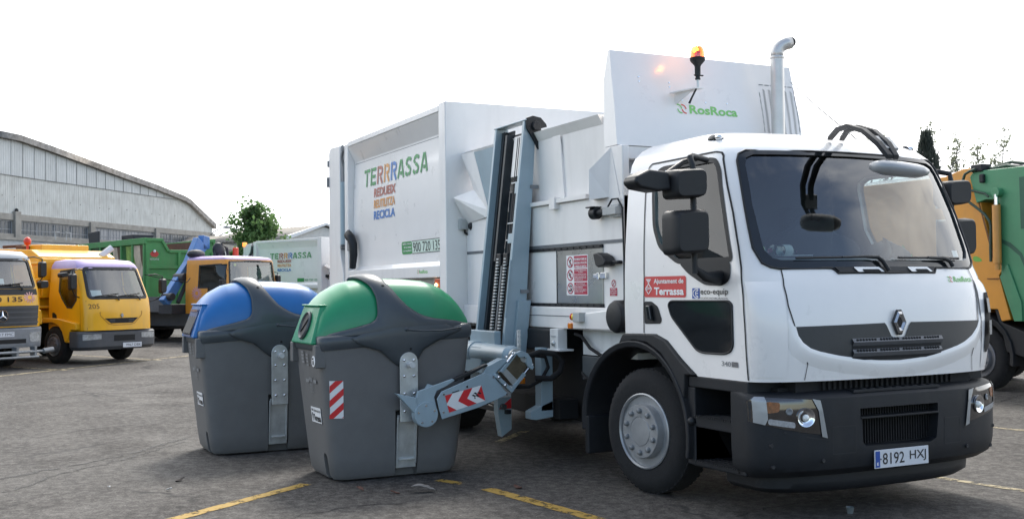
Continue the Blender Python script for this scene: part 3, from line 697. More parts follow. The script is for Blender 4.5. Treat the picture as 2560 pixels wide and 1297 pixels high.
# ---- container body behind the lifter
Y = -1.25
g = Mb()
g.box(-9.05, -5.47, -1.10, 1.22, 1.30, 3.74)                                    # core
g.box(-5.66, -5.46, -1.25, 1.25, 1.25, 3.785)                                   # front bulkhead
for s_ in (-1, 1):
    y0, y1 = sorted((s_ * 1.25, s_ * 1.08))
    g.box(-9.20, -9.04, y0, y1, 1.25, 3.74)
    g.box(-9.04, -5.66, y0, y1, 1.80, 1.94)
    g.hexa([(-9.04, s_ * 1.25, 3.69), (-5.66, s_ * 1.25, 3.69), (-5.66, s_ * 1.06, 3.69), (-9.04, s_ * 1.06, 3.69)], [(-9.04, s_ * 1.25, 3.765), (-5.66, s_ * 1.25, 3.765), (-5.66, s_ * 1.06, 3.775), (-9.04, s_ * 1.06, 3.775)])
    g.box(-9.04, -5.66, *sorted((s_ * 1.12, s_ * 1.20)), 1.25, 1.62)
BODY = g.build('container_body', white2, TR, bev=.012)
for s_ in (-1, 1):
    g = Mb(); rows = []
    for z, y in ((3.688, 1.245), (3.60, 1.205), (3.47, 1.145), (3.44, 1.142), (3.2, 1.155), (2.9, 1.168), (2.6, 1.172), (2.3, 1.17), (2.1, 1.16), (1.99, 1.165), (1.942, 1.20)):
        rows.append([(-9.038 + (3.376) * i / 10, s_ * y, z) for i in range(11)])
    g.grid(rows); g.build('body_panel', white, BODY, sharp=12)
    g = Mb(); g.box(-9.0, -5.68, *sorted((s_ * 1.1435, s_ * 1.13)), 3.438, 3.446); g.build('panel_seam', midgrey, BODY)
def bodypanel(off=.006): return lambda x, z: (x, -(itp(z, [(1.99, 1.165), (2.1, 1.16), (2.3, 1.17), (2.6, 1.172), (2.9, 1.168), (3.2, 1.155), (3.44, 1.142)]) + off), z)
# stencil lettering
def stencil(g, ch, x, z, w_, h, F, mi):
    P = lambda a, b: (x + a * w_, z + b * h)
    t = .185 * h
    S = {'T': [[(.02, .9), (.30, .9)], [(.40, .9), (.98, .9)], [(.5, .78), (.5, 0)]],
         'E': [[(.16, 0), (.16, 1)], [(.36, .9), (.92, .9)], [(.36, .5), (.82, .5)], [(.36, .1), (.92, .1)]],
         'R': [[(.16, 0), (.16, 1)], [(.36, .9), (.62, .9), (.80, .83), (.86, .70), (.80, .57), (.62, .50), (.42, .5)], [(.58, .38), (.90, 0)]],
         'A': [[(.08, 0), (.44, .98)], [(.56, .98), (.92, 0)], [(.42, .26), (.66, .26)]],
         'S': [[(.86, .80), (.70, .90), (.45, .92), (.24, .84), (.18, .72), (.30, .60)], [(.40, .55), (.66, .44), (.82, .30), (.74, .14), (.52, .08)], [(.40, .07), (.24, .11), (.10, .22)]]}
    for L in S[ch]: stroke(g, [P(a, b) for a, b in L], t, F, mi)
def stencil_block(parent, x0, x1, z0, z1, F, rows):
    g = Mb(); n = 9; st = (x1 - x0) / n
    for i, (ch, mi) in enumerate(zip('TERRRASSA', (0, 0, 1, 2, 3, 0, 0, 0, 0))): stencil(g, ch, x0 + st * i, z0, st * .90, z1 - z0, F, mi)
    g.build('slogan_lettering', [green_t, red_t, orange_t, blue_t], parent)
    g = Mb()
    for k, (s, a0, a1, b0, b1) in enumerate(rows): text(g, s, a0, a1, b0, b1, F, k, bold=.03)
    g.build('slogan_subtitle', [red_t, orange_t, blue_t], parent)
Bp = bodypanel()
stencil_block(BODY, -8.58, -6.19, 3.075, 3.315, Bp, [('REDUEIX', -8.14, -7.30, 2.905, 3.025), ('REUTILITZA', -8.14, -7.32, 2.755, 2.87), ('RECICLA', -8.14, -7.32, 2.605, 2.72)])
g = Mb(); drape(g, rounded([(-7.10, 2.105), (-6.74, 2.105), (-6.74, 2.262), (-7.10, 2.262)], .045), bodypanel(.004)); g.build('phone_sticker', mat('sticker_green', (.04, .28, .08), .4, var=.05), BODY)
g = Mb(); drape(g, [(-6.74, 2.105), (-5.80, 2.105), (-5.80, 2.262), (-6.74, 2.262)], bodypanel(.004))
g.build('phone_panel', mat('sticker_pale_green', (.62, .74, .64), .4, var=.03), BODY)
g = Mb(); text(g, '900 720 135', -6.70, -5.83, 2.125, 2.24, Bp, bold=.0)
for z in (2.108, 2.259): stroke(g, [(-6.74, z), (-5.80, z)], .007, Bp)
g.build('phone_lettering', black, BODY)
g = Mb()
for i, s in enumerate(('telèfon gratuït', 'de la neteja', 'i el reciclatge')): text(g, s, -7.06 + .04 * (i == 1), -6.76, 2.215 - .043 * i, 2.248 - .043 * i, Bp, bold=.02)
g.build('phone_small_lettering', signwhite, BODY)
rr_logo('maker_lettering', BODY, -6.36, 1.855, .042, lambda a, b: (a, -1.252, b), w_=.27)
g = Mb(); g.box(-9.0, -5.70, -1.14, -1.10, 1.63, 1.79); g.build('underside_trim', mat('beige_lining', (.45, .42, .37), .6, var=.15), BODY)
g = Mb(); g.box(-5.86, -5.68, -1.235, -1.14, 1.66, 1.79); g.build('marker_lamp_housing', mat('lamp_red_amber', (.55, .08, .02), .2, var=.3, scale=30, coat=.6), BODY, bev=.01)
g = Mb(); g.ball((-5.80, -1.232, 1.715), .022, 12); g.build('marker_lamp', amber_core, BODY, sharp=60)
g = Mb()
g.tube([(-9.03, -1.24, 2.40), (-8.98, -1.28, 2.44), (-8.90, -1.29, 2.45), (-8.83, -1.28, 2.40), (-8.80, -1.255, 2.30), (-8.80, -1.25, 2.15), (-8.85, -1.25, 1.97)], [.05, .05, .055, .06, .06, .055, .045], 10)
g.build('hose_sleeve', blackp, BODY, sharp=60)
g = Mb(); g.box(-9.06, -8.96, -1.262, -1.25, 2.22, 2.52); g.build('hose_box', midgrey, BODY, bev=.006)
# tailgate with its ram
g = Mb(); g.prism([(-9.96, -1.25, 3.70), (-9.88, -1.25, 3.775), (-9.42, -1.25, 3.755), (-9.42, -1.25, 2.2), (-9.28, -1.25, 1.9), (-9.28, -1.25, 1.25), (-9.80, -1.25, 1.25), (-9.96, -1.25, 1.6)], (0, 2.5, 0)); TG = g.build('tailgate', white2, TR, bev=.012)
g = Mb(); g.box(-9.42, -9.2, -1.18, 1.18, 1.3, 3.70); g.build('tailgate_gap', mat('gap_grey', (.14, .15, .16), .6, var=.2), TG)
g = Mb(); g.cyl((-9.33, -1.215, 2.32), (-9.33, -1.215, 3.22), .055, 14); g.build('tailgate_ram', bluegrey, TG, sharp=60)
g = Mb(); g.cyl((-9.33, -1.215, 3.2), (-9.31, -1.215, 3.5), .03, 10); g.tube([(-9.31, -1.23, 3.45), (-9.30, -1.25, 3.58), (-9.23, -1.26, 3.66), (-9.24, -1.26, 3.74)], .018, 6); g.cyl((-9.27, -1.27, 3.70), (-9.27, -1.20, 3.70), .04, 12); g.cyl((-9.33, -1.27, 2.28), (-9.33, -1.2, 2.28), .035, 12); split_loose(g.build('ram_rod', midgrey, TG, sharp=60))
g = Mb(); g.box(-9.99, -9.94, -1.28, -1.2, 3.2, 3.35); g.box(-9.99, -9.95, -1.27, -1.2, 3.5, 3.6); split_loose(g.build('rear_lamp', midgrey, TG, bev=.01))
# cables and fittings on the bulkhead face
Bf = lambda y, z: (-5.456, y, z)
g = Mb(); g.box(-5.46, -5.40, -1.10, -.97, 2.335, 2.455); g.box(-5.40, -5.392, -1.09, -.98, 2.345, 2.445); g.build('junction_box', mat('fitting_grey', (.42, .43, .42), .5, var=.1), BODY, bev=.006)
g = Mb(); g.tube([(-5.43, -1.035, 2.34), (-5.43, -1.03, 2.30), (-5.43, -.98, 2.27), (-5.43, -.88, 2.27), (-5.43, -.82, 2.24), (-5.43, -.79, 2.12), (-5.43, -.785, 1.6), (-5.43, -.785, 1.3)], .014, 8)
for z in (1.35, 1.5, 1.65, 1.8, 1.95, 2.1): g.box(-5.445, -5.415, -.80, -.76, z, z + .012)
g.build('cable', blackp, BODY, sharp=60)
g = Mb(); g.box(-5.46, -5.30, -.88, -.78, 2.33, 2.41); g.box(-5.46, -5.44, -.90, -.72, 2.30, 2.34); CM = g.build('camera_bracket', mat('fitting_grey', (1, 1, 1)), BODY, bev=.005)
g = Mb(); g.cyl((-5.34, -.98, 2.37), (-5.34, -.87, 2.37), .045, 14); g.ball((-5.34, -.98, 2.37), .05, 12); g.build('rear_view_camera', blackp, BODY, sharp=60)
g = Mb(); g.box(-5.456, -5.45, -.69, -.655, 1.83, 2.0); g.build('service_label', signwhite, BODY)
g = Mb(); g.hexa([(-5.449, -.68, 1.86), (-5.449, -.665, 1.87), (-5.447, -.665, 1.87), (-5.447, -.68, 1.86)], [(-5.449, -.68, 1.97), (-5.449, -.665, 1.98), (-5.447, -.665, 1.98), (-5.447, -.68, 1.97)]); g.build('service_label_mark', black, BODY)

# ---- mid section under the hopper
g = Mb()
g.box(-5.459, -2.12, -1.0, 1.0, 1.49, 2.47); g.box(-5.459, -2.05, -1.045, 1.045, 1.285, 1.49)
g.box(-2.30, -2.12, -1.0, -.93, 1.49, 2.90); g.box(-2.30, -2.12, .93, 1.0, 1.49, 2.90)
MID = g.build('hopper_base', white2, TR, bev=.012)
g = Mb(); g.box(-5.44, -2.125, -1.0055, -.99, 2.055, 2.085); g.box(-4.1, -2.35, -1.048, -1.0, 1.40, 1.408); g.build('base_seam', mat('gap_grey', (1, 1, 1)), MID)
g = Mb(); g.box(-4.10, -2.455, -1.022, -.99, 2.022, 2.052); g.box(-4.10, -2.45, -1.022, -.99, 1.493, 1.522); g.box(-3.312, -3.296, -1.014, -.99, 1.52, 2.02)
for i in range(14): g.cyl((-4.04 + i * .12, -1.02, 1.508), (-4.04 + i * .12, -1.03, 1.508), .008, 8); g.cyl((-4.04 + i * .12, -1.02, 2.037), (-4.04 + i * .12, -1.03, 2.037), .008, 8)
g.build('door_track', blackp, MID)
g = Mb(); g.box(-4.09, -3.313, -1.010, -.99, 1.523, 2.021); g.build('sliding_panel', white, MID)
g = Mb(); g.box(-3.295, -2.458, -1.012, -.99, 1.523, 2.021); SDo = g.build('steel_door', steel, MID, bev=.003)
g = Mb(); g.box(-2.60, -2.45, -1.028, -1.01, 1.752, 1.788); g.box(-2.47, -2.38, -1.03, -1.0, 1.748, 1.80); g.box(-2.53, -2.49, -1.034, -1.01, 1.74, 1.80); g.build('latch', chrome, MID, bev=.004)
# warning sign on the steel door
g = Mb(); g.box(-3.112, -2.712, -1.0145, -1.012, 1.598, 1.970); SG = g.build('warning_sign', signwhite, SDo)
Wf = lambda x, z: (x, -1.0155, z); Wg = lambda x, z: (x, -1.0165, z)
g = Mb(); gw = Mb(); gb = Mb()
for k in range(3):
    zt = 1.962 - .1215 * k; zb = zt - .112
    g.add([Wf(-2.965, zb), Wf(-2.722, zb), Wf(-2.722, zt), Wf(-2.965, zt)], [(0, 1, 2, 3)])
    c = (-3.037, (zt + zb) / 2); A = arcp(c[0], c[1], .054, .047, 0, 360, 24); stroke(g, A, .012, Wf); stroke(g, [(c[0] - .036, c[1] + .034), (c[0] + .036, c[1] - .034)], .010, Wg)
    if k == 0:
        for i, s in enumerate(('PROHIBIDO PONER LAS', 'MANOS EN LA TOLVA CON', 'LA PRENSA EN MARCHA')): text(gw, s, -2.957, -2.732, zt - .042 - .034 * i, zt - .020 - .034 * i, Wg, bold=.03)
        stroke(gb, [(c[0] - .02, c[1] - .028), (c[0] + .025, c[1] - .030)], .008, Wg); stroke(gb, [(c[0] - .015, c[1] + .0), (c[0] + .01, c[1] + .02), (c[0] + .02, c[1] + .02)], .014, Wg); stroke(gb, [(c[0] - .015, c[1]), (c[0] + .012, c[1] - .018)], .010, Wg)
    elif k == 1:
        text(gw, 'PROHIBIDO PERMANECER EN', -2.955, -2.735, zt - .018, zt - .008, Wg, bold=.02); text(gw, 'EL RADIO', -2.88, -2.80, zt - .034, zt - .024, Wg, bold=.02)
        for i in range(5): text(gw, ('DE ACCION DEL ELEVADOR', 'DURANTE EL TRABAJO DE', 'CARGA Y DESCARGA DEL', 'CONTENEDOR EN LA VIA', 'PUBLICA')[i], -2.957, -2.74 - .06 * (i == 4), zt - .052 - .0125 * i, zt - .044 - .0125 * i, Wg, bold=.02)
        stroke(gb, [(c[0] - .01, c[1] + .025), (c[0] - .012, c[1] - .005), (c[0] + .012, c[1] - .03)], .009, Wg); stroke(gb, [(c[0] - .03, c[1] + .0), (c[0] + .02, c[1] + .012)], .008, Wg); stroke(gb, [(c[0] + .01, c[1] + .032), (c[0] + .03, c[1] + .028)], .01, Wg)
    else:
        text(gw, 'NO INTRODUCIR LAS', -2.93, -2.77, zt - .018, zt - .008, Wg, bold=.02)
        for i in range(6): text(gw, ('MANOS EN LOS ELEMENTOS', 'EN MOVIMIENTO', 'ANTES DE CUALQUIER', 'OPERACION DE LIMPIEZA', 'PARAR LA MAQUINA Y', 'QUITAR LA LLAVE')[i], -2.957, -2.735 - .07 * (i in (1, 2, 5)), zt - .034 - .0125 * i, zt - .026 - .0125 * i, Wg, bold=.02)
        stroke(gb, arcp(c[0] + .008, c[1] + .004, .022, .022, -60, 150, 8), .010, Wg); stroke(gb, [(c[0] - .03, c[1] - .018), (c[0], c[1] - .022), (c[0] + .022, c[1] - .008)], .014, Wg)
g.build('sign_red_fields', mat('sign_crimson', (.42, .02, .055), .4, var=.05), SG); gw.build('sign_lettering', signwhite, SG); gb.build('sign_pictogram', black, SG)
g = Mb(); Cf = lambda x, z: (x, -1.003, z)
g.add([Cf(-2.352, 1.594), Cf(-2.232, 1.594), Cf(-2.232, 1.664), Cf(-2.352, 1.664)], [(0, 1, 2, 3)]); stroke(g, arcp(-2.287, 1.703, .032, .028, 0, 360, 20), .009, Cf); stroke(g, [(-2.305, 1.683), (-2.268, 1.723)], .008, Cf); g.build('caution_sticker', mat('sign_crimson', (1, 1, 1)), MID)
g = Mb(); Cg = lambda x, z: (x, -1.0045, z)
text(g, 'PROHIBIDO', -2.335, -2.25, 1.648, 1.658, Cg, bold=.02); text(g, 'LAVAR CON', -2.343, -2.241, 1.631, 1.641, Cg, bold=.02); text(g, 'AGUA A PRESION', -2.343, -2.241, 1.616, 1.625, Cg, bold=.02); text(g, 'ELECTRONICA', -2.325, -2.26, 1.601, 1.609, Cg, bold=.02); g.build('caution_lettering', signwhite, MID)
# work lamp, camera
g = Mb(); g.prism([(-2.43, -1.13, 1.965), (-2.36, -1.13, 1.972), (-2.27, -1.13, 1.94), (-2.22, -1.13, 1.89), (-2.24, -1.13, 1.86), (-2.35, -1.13, 1.845), (-2.39, -1.13, 1.86)], (0, .12, 0)); g.box(-2.26, -2.13, -1.06, -1.0, 1.87, 1.90); g.build('work_lamp', blackp, MID, bev=.012)
g = Mb(); g.box(-2.34, -2.12, -1.08, -.99, 2.295, 2.365); g.box(-2.25, -2.13, -1.05, -.99, 2.275, 2.385); g.build('camera_housing', mat('fitting_grey', (1, 1, 1)), MID, bev=.006)
g = Mb(); g.cyl((-2.52, -1.07, 2.325), (-2.44, -1.06, 2.325), .055, 14); g.cyl((-2.44, -1.06, 2.325), (-2.34, -1.05, 2.33), .03, 12); g.box(-2.55, -2.44, -1.13, -1.02, 2.372, 2.384); g.build('hopper_camera', blackp, MID, bev=.006)
g = Mb(); g.tube([(-2.3, -1.05, 2.36), (-2.22, -1.05, 2.43), (-2.14, -1.04, 2.43), (-2.1, -1.02, 2.35), (-2.10, -1.01, 1.9), (-2.10, -1.01, 1.5)], .009, 6); g.build('camera_cable', blackp, MID)

# ---- hopper
g = Mb()
Wt, Wb = -.955, -.93
def hw(x, z): return (x, Wb + (Wt - Wb) * (z - 2.5) / .7, z)
out_ = [(-5.455, 3.20), (-2.52, 3.20), (-2.34, 3.10), (-2.30, 2.95), (-2.30, 2.47), (-5.0, 2.47), (-5.455, 3.10)]
g.prism([hw(a, b) for a, b in out_], (0, .03, 0))
g.hexa([(-5.455, Wt, 3.13), (-2.52, Wt, 3.13), (-2.52, Wt + .03, 3.13), (-5.455, Wt + .03, 3.13)], [(-5.455, Wt - .05, 3.215), (-2.52, Wt - .05, 3.215), (-2.52, Wt + .03, 3.215), (-5.455, Wt + .03, 3.215)])
for xa, xb in ((-3.42, -3.30), ):
    g.hexa([hw(xa + .03, 2.52), hw(xb + .05, 2.52), (xb + .05, -.90, 2.52), (xa + .03, -.90, 2.52)], [hw(xa - .02, 3.13), hw(xb + .02, 3.13), (xb + .02, -.95, 3.13), (xa - .02, -.95, 3.13)])
for v in g.v[-8:]:
    if v.y < -.92: v.y -= .02
g.box(-4.0, -2.70, -1.035, -.96, 2.475, 2.515)
g.box(-3.38, -3.27, -1.05, -.98, 2.42, 2.53)
HP = g.build('hopper_wall', white2, TR, bev=.006)
g = Mb(); g.prism([(-5.455, 0.95, 2.47), (-2.3, .95, 2.47), (-2.3, 1.0, 3.2), (-5.455, 1.0, 3.2)], (0, .03, 0)); g.build('hopper_wall', white2, TR)
g = Mb()
A, B_, C_, D_, E_ = (-2.305, -1.0, 2.89), (-2.43, -1.15, 2.70), (-2.435, -1.15, 2.442), (-2.354, -1.002, 2.462), (-2.14, -1.002, 2.36)
g.add([A, B_, C_, D_, E_, (-2.62, -.99, 2.60), (-2.62, -.99, 2.46)], [(0, 1, 3, 4), (1, 2, 3), (0, 5, 1), (5, 6, 2, 1), (6, 3, 2)]); 
g.add([(-5.40, -1.18, 2.69), (-5.19, -1.02, 2.765), (-4.80, -1.0, 2.50), (-4.88, -1.02, 2.44), (-5.45, -1.0, 2.72), (-5.45, -1.0, 2.40)], [(0, 1, 2, 3), (0, 4, 1), (0, 3, 5, 4)])
g.add([(-5.40, -1.08, 3.18), (-5.10, -1.06, 3.18), (-4.80, -1.02, 2.50), (-5.18, -1.02, 2.76)], [(0, 1, 2, 3)])
split_loose(g.build('hopper_deflector', white2, HP, sharp=5, solid=.008), sharp=5)
g = Mb(); g.prism([(-5.09, -1.062, 3.17), (-4.55, -1.06, 3.17), (-4.62, -1.01, 2.53), (-4.80, -1.02, 2.50)], (0, .012, 0)); g.build('hopper_side_plate', bluegrey, HP)

# ---- front wall of the hopper with lettering and vent
g = Mb()
pr = [(-2.31, 3.752), (-2.28, 3.5), (-2.24, 3.25), (-2.205, 2.905)]
rows = []
for x, z in pr:
    yr = 1.01 + .08 * min(1, (3.752 - z) / .7); rows.append([(x, -1.0 + (yr + 1.0) * i / 6, z) for i in range(7)])
front_rows = rows; back = [[(-2.34 if k == 0 else -2.42, p[1], p[2] - .0005 * (k > 0)) for p in r] for k, r in enumerate(rows)]
g.grid(rows); g.grid(back)
for r0, r1 in ((rows[0], back[0]), (rows[-1], back[-1])): g.grid([r0, r1])
g.grid([[r[0] for r in rows], [r[0] for r in back]]); g.grid([[r[-1] for r in rows], [r[-1] for r in back]])
FW = g.build('front_wall', white, TR, sharp=25)
fwx = lambda z: itp(-z, [(-3.752, -2.31), (-3.5, -2.28), (-3.25, -2.24), (-2.905, -2.205)])
Pw = lambda off=.003: (lambda y, z: (fwx(z) + off, y, z))
g = Mb(); g.box(-2.42, -2.215, -1.0, 1.06, 2.79, 2.902); g.box(-2.42, -2.21, .98, 1.06, 1.5, 2.79); g.build('front_wall_beam', white2, FW, bev=.006)
g = Mb(); g.box(-2.40, -2.32, -.93, .95, 1.5, 2.79); g.build('front_wall_lining', mat('panel_grey', (.33, .35, .37), .5, var=.15, scale=3), FW)
g = Mb(); g.box(-2.30, -2.20, -.80, -.72, 1.8, 2.6); g.box(-2.3, -2.2, -.93, -.6, 2.60, 2.66); g.build('inner_post', white2, FW)
rr_logo('maker_lettering', FW, -.335, 3.225, .082, Pw(), bold=.03, w_=.535)
g = Mb()
def dash(a, b, n, wd=.007, du=.75):
    for i in range(n):
        t0 = i / n; t1 = (i + du) / n; stroke(g, [(a[0] + (b[0] - a[0]) * t0, a[1] + (b[1] - a[1]) * t0), (a[0] + (b[0] - a[0]) * t1, a[1] + (b[1] - a[1]) * t1)], wd, Pw())
dash((.615, 3.555), (1.03, 3.556), 6); dash((1.03, 3.55), (1.062, 2.95), 8); dash((.615, 3.48), (.64, 2.95), 8)
for i in range(6):
    for j in range(21):
        y = .655 + .065 * i + (.0) ; z = 3.50 - .028 * j
        stroke(g, [(y + j * .0008, z + .012), (y + .028 + j * .0008, z - .012)], .0075, Pw())
g.build('vent_slots', mat('slot_grey', (.12, .125, .13), .7, var=.1), FW)
g = Mb()
for y, z in ((-.72, 3.53), (-.72, 3.49), (-.40, 3.50), (-.40, 3.46), (-.02, 3.34), (.22, 3.345), (-.28, 3.345)): g.cyl((fwx(z), y, z), (fwx(z) + .006, y, z), .007, 8)
g.build('rivets', chrome, FW)
# exhaust stack
g = Mb(); X, Yc = -2.085, .675
g.cyl((X, Yc, 1.2), (X, Yc, 3.775), .060, 28); g.lathe([(.063, 0), (.065, .006), (.065, .016), (.063, .022)], (X, Yc, 3.765), (0, 0, 1), 28)
P = [(X, Yc, 3.775), (X, Yc, 3.82), (X + .004, Yc + .012, 3.858), (X + .012, Yc + .038, 3.89), (X + .024, Yc + .08, 3.912), (X + .034, Yc + .13, 3.925)]
g.tube(P, .059, 24, cap=False); g.build('exhaust_stack', mat('exhaust_metal', (.58, .57, .55), .38, .55, var=.14, scale=4), TR, sharp=60, solid=.004)
g = Mb(); g.ball(P[-1], .052, 14); g.build('exhaust_bore', dark, TR, sharp=60)
# flashing beacon
g = Mb(); g.hexa([(-2.245, -.42, 3.395), (-2.245, -.26, 3.395), (-1.96, -.25, 3.405), (-1.98, -.33, 3.405)], [(-2.245, -.42, 3.405), (-2.245, -.26, 3.405), (-1.96, -.25, 3.415), (-1.98, -.33, 3.415)])
g.hexa([(-2.25, -.36, 3.30), (-2.25, -.35, 3.30), (-2.24, -.35, 3.30), (-2.24, -.36, 3.30)], [(-2.25, -.36, 3.40), (-2.25, -.35, 3.40), (-2.02, -.31, 3.40), (-2.02, -.32, 3.40)]); BC = g.build('beacon_bracket', white2, TR)
g = Mb(); g.cyl((-2.0, -.285, 3.41), (-2.0, -.285, 3.50), .011, 10); g.build('beacon_stem', galv, BC, sharp=60)
g = Mb(); g.lathe([(.016, 3.485), (.024, 3.487), (.024, 3.50), (.02, 3.505), (.02, 3.515), (.026, 3.52), (.026, 3.53), (.026, 3.60), (.032, 3.615), (.055, 3.64), (.066, 3.655), (.068, 3.68), (.062, 3.682)], (-2.0, -.285, 0), (0, 0, 1), 24); g.box(-2.01, -1.99, -.32, -.23, 3.52, 3.53); g.tube([(-2.0, -.30, 3.41), (-2.03, -.33, 3.33), (-2.05, -.345, 3.28)], [.009, .009, .011], 6); g.build('beacon_base', blackp, BC, sharp=40)
g = Mb(); g.lathe([(.062, 3.68), (.063, 3.70), (.06, 3.735), (.052, 3.762), (.036, 3.78), (.015, 3.787), (.001, 3.788)], (-2.0, -.285, 0), (0, 0, 1), 24, cap=False)
bl = glass('beacon_glass', (1.0, .42, .06)); g.build('beacon_dome', bl, BC, sharp=60)
g = Mb(); g.cyl((-2.0, -.285, 3.685), (-2.0, -.285, 3.74), .026, 12); g.build('beacon_reflector', mat('beacon_red', (.65, .05, .02), .3, var=.2), BC); g = Mb(); g.ball((-2.005, -.30, 3.75), .026, 10); g.build('beacon_lamp', amber_core, BC, sharp=60)
bld = bpy.data.lights.new('beacon_light', 'POINT'); bld.energy = .35; bld.color = (1, .42, .08); bld.shadow_soft_size = .03
blo = bpy.data.objects.new('beacon_light', bld); COL.objects.link(blo); blo.parent = BC; blo.location = (-2.09, -.32, 3.735)
# bracket with emergency stop, side marker, reservoir
g = Mb(); g.prism([(-2.93, -1.06, 1.345), (-2.91, -1.06, 1.435), (-2.70, -1.06, 1.44), (-2.64, -1.06, 1.445), (-2.30, -1.06, 1.475), (-2.0, -1.06, 1.48), (-2.0, -1.06, 1.30), (-2.93, -1.06, 1.29)], (0, .10, 0)); BK = g.build('control_bracket', white, TR, bev=.012)
g = Mb(); g.box(-3.0, -2.935, -1.075, -.98, 1.292, 1.345); g.build('side_marker_lamp', mat('marker_amber', (.75, .22, .02), .2, var=.2, scale=30, coat=.5), BK, bev=.008)
g = Mb(); g.box(-2.82, -2.70, -1.12, -1.04, 1.36, 1.445); g.build('stop_box', mat('fitting_grey', (1, 1, 1)), BK, bev=.006)
g = Mb(); g.cyl((-2.82, -1.08, 1.403), (-2.845, -1.08, 1.403), .04, 16); g.build('stop_collar', mat('safety_yellow', (.75, .55, .02), .35, var=.08), BK, sharp=60)
g = Mb(); g.cyl((-2.845, -1.08, 1.403), (-2.88, -1.08, 1.403), .016, 12); g.lathe([(.02, 0), (.032, .006), (.034, .018), (.026, .03), (.004, .033)], (-2.87, -1.08, 1.403), (-1, 0, 0), 16); g.build('stop_button', mat('safety_red', (.62, .03, .02), .3, var=.06), BK, sharp=50)
g = Mb(); g.lathe([(.05, -.02), (.125, -.02), (.14, .0), (.14, .10), (.10, .16), (.10, .30)][::-1], (-2.08, -1.11, 1.42), (0, 1, 0), 28); g.lathe([(.13, .0), (.125, -.025), (.11, -.035), (.02, -.036)], (-2.08, -1.11, 1.42), (0, 1, 0), 28); g.build('air_intake', blackp, TR, sharp=35)

# ---- lifting mast
MX0, MX1 = -4.50, -3.80
def my(z): return -1.36 + (z - 1.0) * .275 / 2.34         # outer edge of the leaning mast
def mslab(g, x0, x1, d0, d1, z0, z1, mi=0):
    g.hexa([(x0, my(z0) + d0, z0), (x1, my(z0) + d0, z0), (x1, my(z0) + d1, z0), (x0, my(z0) + d1, z0)], [(x0, my(z1) + d0, z1), (x1, my(z1) + d0, z1), (x1, my(z1) + d1, z1), (x0, my(z1) + d1, z1)], mi)
g = Mb(); mslab(g, MX0, MX0 + .045, 0, .14, .85, 3.335); g.hexa([(MX1 - .05, my(.85), .85), (MX1, my(.85), .85), (MX1, my(.85) + .24, .85), (MX1 - .05, my(.85) + .24, .85)], [(MX1 - .05, my(3.335), 3.335), (MX1, my(3.335), 3.335), (MX1, my(3.335) + .13, 3.335), (MX1 - .05, my(3.335) + .13, 3.335)]); mslab(g, MX0 - .02, MX1 + .03, -.004, .13, 3.335, 3.35)
mslab(g, MX1 - .19, MX1 - .05, .05, .065, 2.62, 2.74); mslab(g, MX1 - .24, MX1 - .05, .05, .065, 2.12, 2.22); mslab(g, MX1, MX1 + .035, .10, .24, 1.0, 1.55)
mslab(g, MX1, MX1 + .012, -.02, .0, 1.38, 1.95)
MAST = g.build('lifting_mast', bluegrey, TR, bev=.006)
g = Mb(); mslab(g, MX0 + .045, MX0 + .24, .115, .13, .85, 3.30); mslab(g, MX0 + .22, MX0 + .26, .03, .12, 1.95, 3.25); mslab(g, MX0 + .046, MX0 + .10, .07, .114, .9, 3.3); g.build('mast_rail', mat('rail_dark', (.045, .05, .055), .5, .3, var=.25), MAST)
g = Mb(); mslab(g, MX0 + .26, MX1 - .05, .125, .135, .85, 2.65); g.build('mast_web', mat('rail_dark', (1, 1, 1)), MAST)
g = Mb(); mslab(g, MX0 + .28, MX0 + .34, .02, .06, .9, 1.98); mslab(g, MX0 + .45, MX0 + .51, .02, .06, .9, 1.98); 
for x in (MX0 + .38, MX0 + .54): g.box(x - .05, x + .05, my(2.0) - .0, my(2.0) + .08, 1.90, 2.02)
g.build('drag_chain', blackp, MAST, bev=.01)
for x in (MX0 + .345, MX0 + .515):
    g = Mb()
    for i in range(34): z = .92 + i * .0315; mslab(g, x, x + .045, .0, .02, z, z + .012)
    g.build('chain_links', mat('nylon_white', (.62, .63, .62), .5, var=.15), MAST)
g = Mb(); mslab(g, MX0 + .40, MX0 + .43, .03, .05, .9, 1.95); g.build('chain_guide', midgrey, MAST)
for z in (2.30, 2.47, 2.05, 2.88):
    g = Mb(); mslab(g, MX0 + .40, MX0 + .54, .06, .075, z - .15, z - .138); g.build('hose_clip', mat('nylon_white', (1, 1, 1)), MAST)
g = Mb()
for dx in (.42, .46, .50): g.tube([(MX0 + dx, my(z) + .09, z) for z in (1.95, 2.3, 2.6, 2.95, 3.2)], .016, 6)
g.build('mast_hoses', blackp, MAST, sharp=60)
g = Mb(); mslab(g, MX0 + .33, MX0 + .50, .08, .11, 2.80, 3.22); g.build('mast_cover', white2, MAST, bev=.005)
g = Mb(); X0 = MX1 + .004
g.prism([(X0, a, b) for a, b in [(-1.08, 3.36), (-1.01, 3.385), (-.92, 3.37), (-.86, 3.31), (-.85, 3.28), (-.92, 3.26), (-.885, 3.10), (-.87, 2.98), (-.905, 2.97), (-1.02, 3.17), (-1.08, 3.26)]], (.03, 0, 0)); g.cyl((X0 + .03, -.985, 3.28), (X0 + .07, -.985, 3.28), .045, 16); g.cyl((X0 - .62, -.95, 3.22), (X0, -.95, 3.22), .04, 12); g.build('mast_hook', blackp, MAST, bev=.006)
g = Mb()
for z in (2.66, 1.62):
    g.box(MX1, MX1 + .012, my(z) + .13, my(z) + .22, z, z + .035)
g.build('mast_plate_fixings', midgrey, MAST)

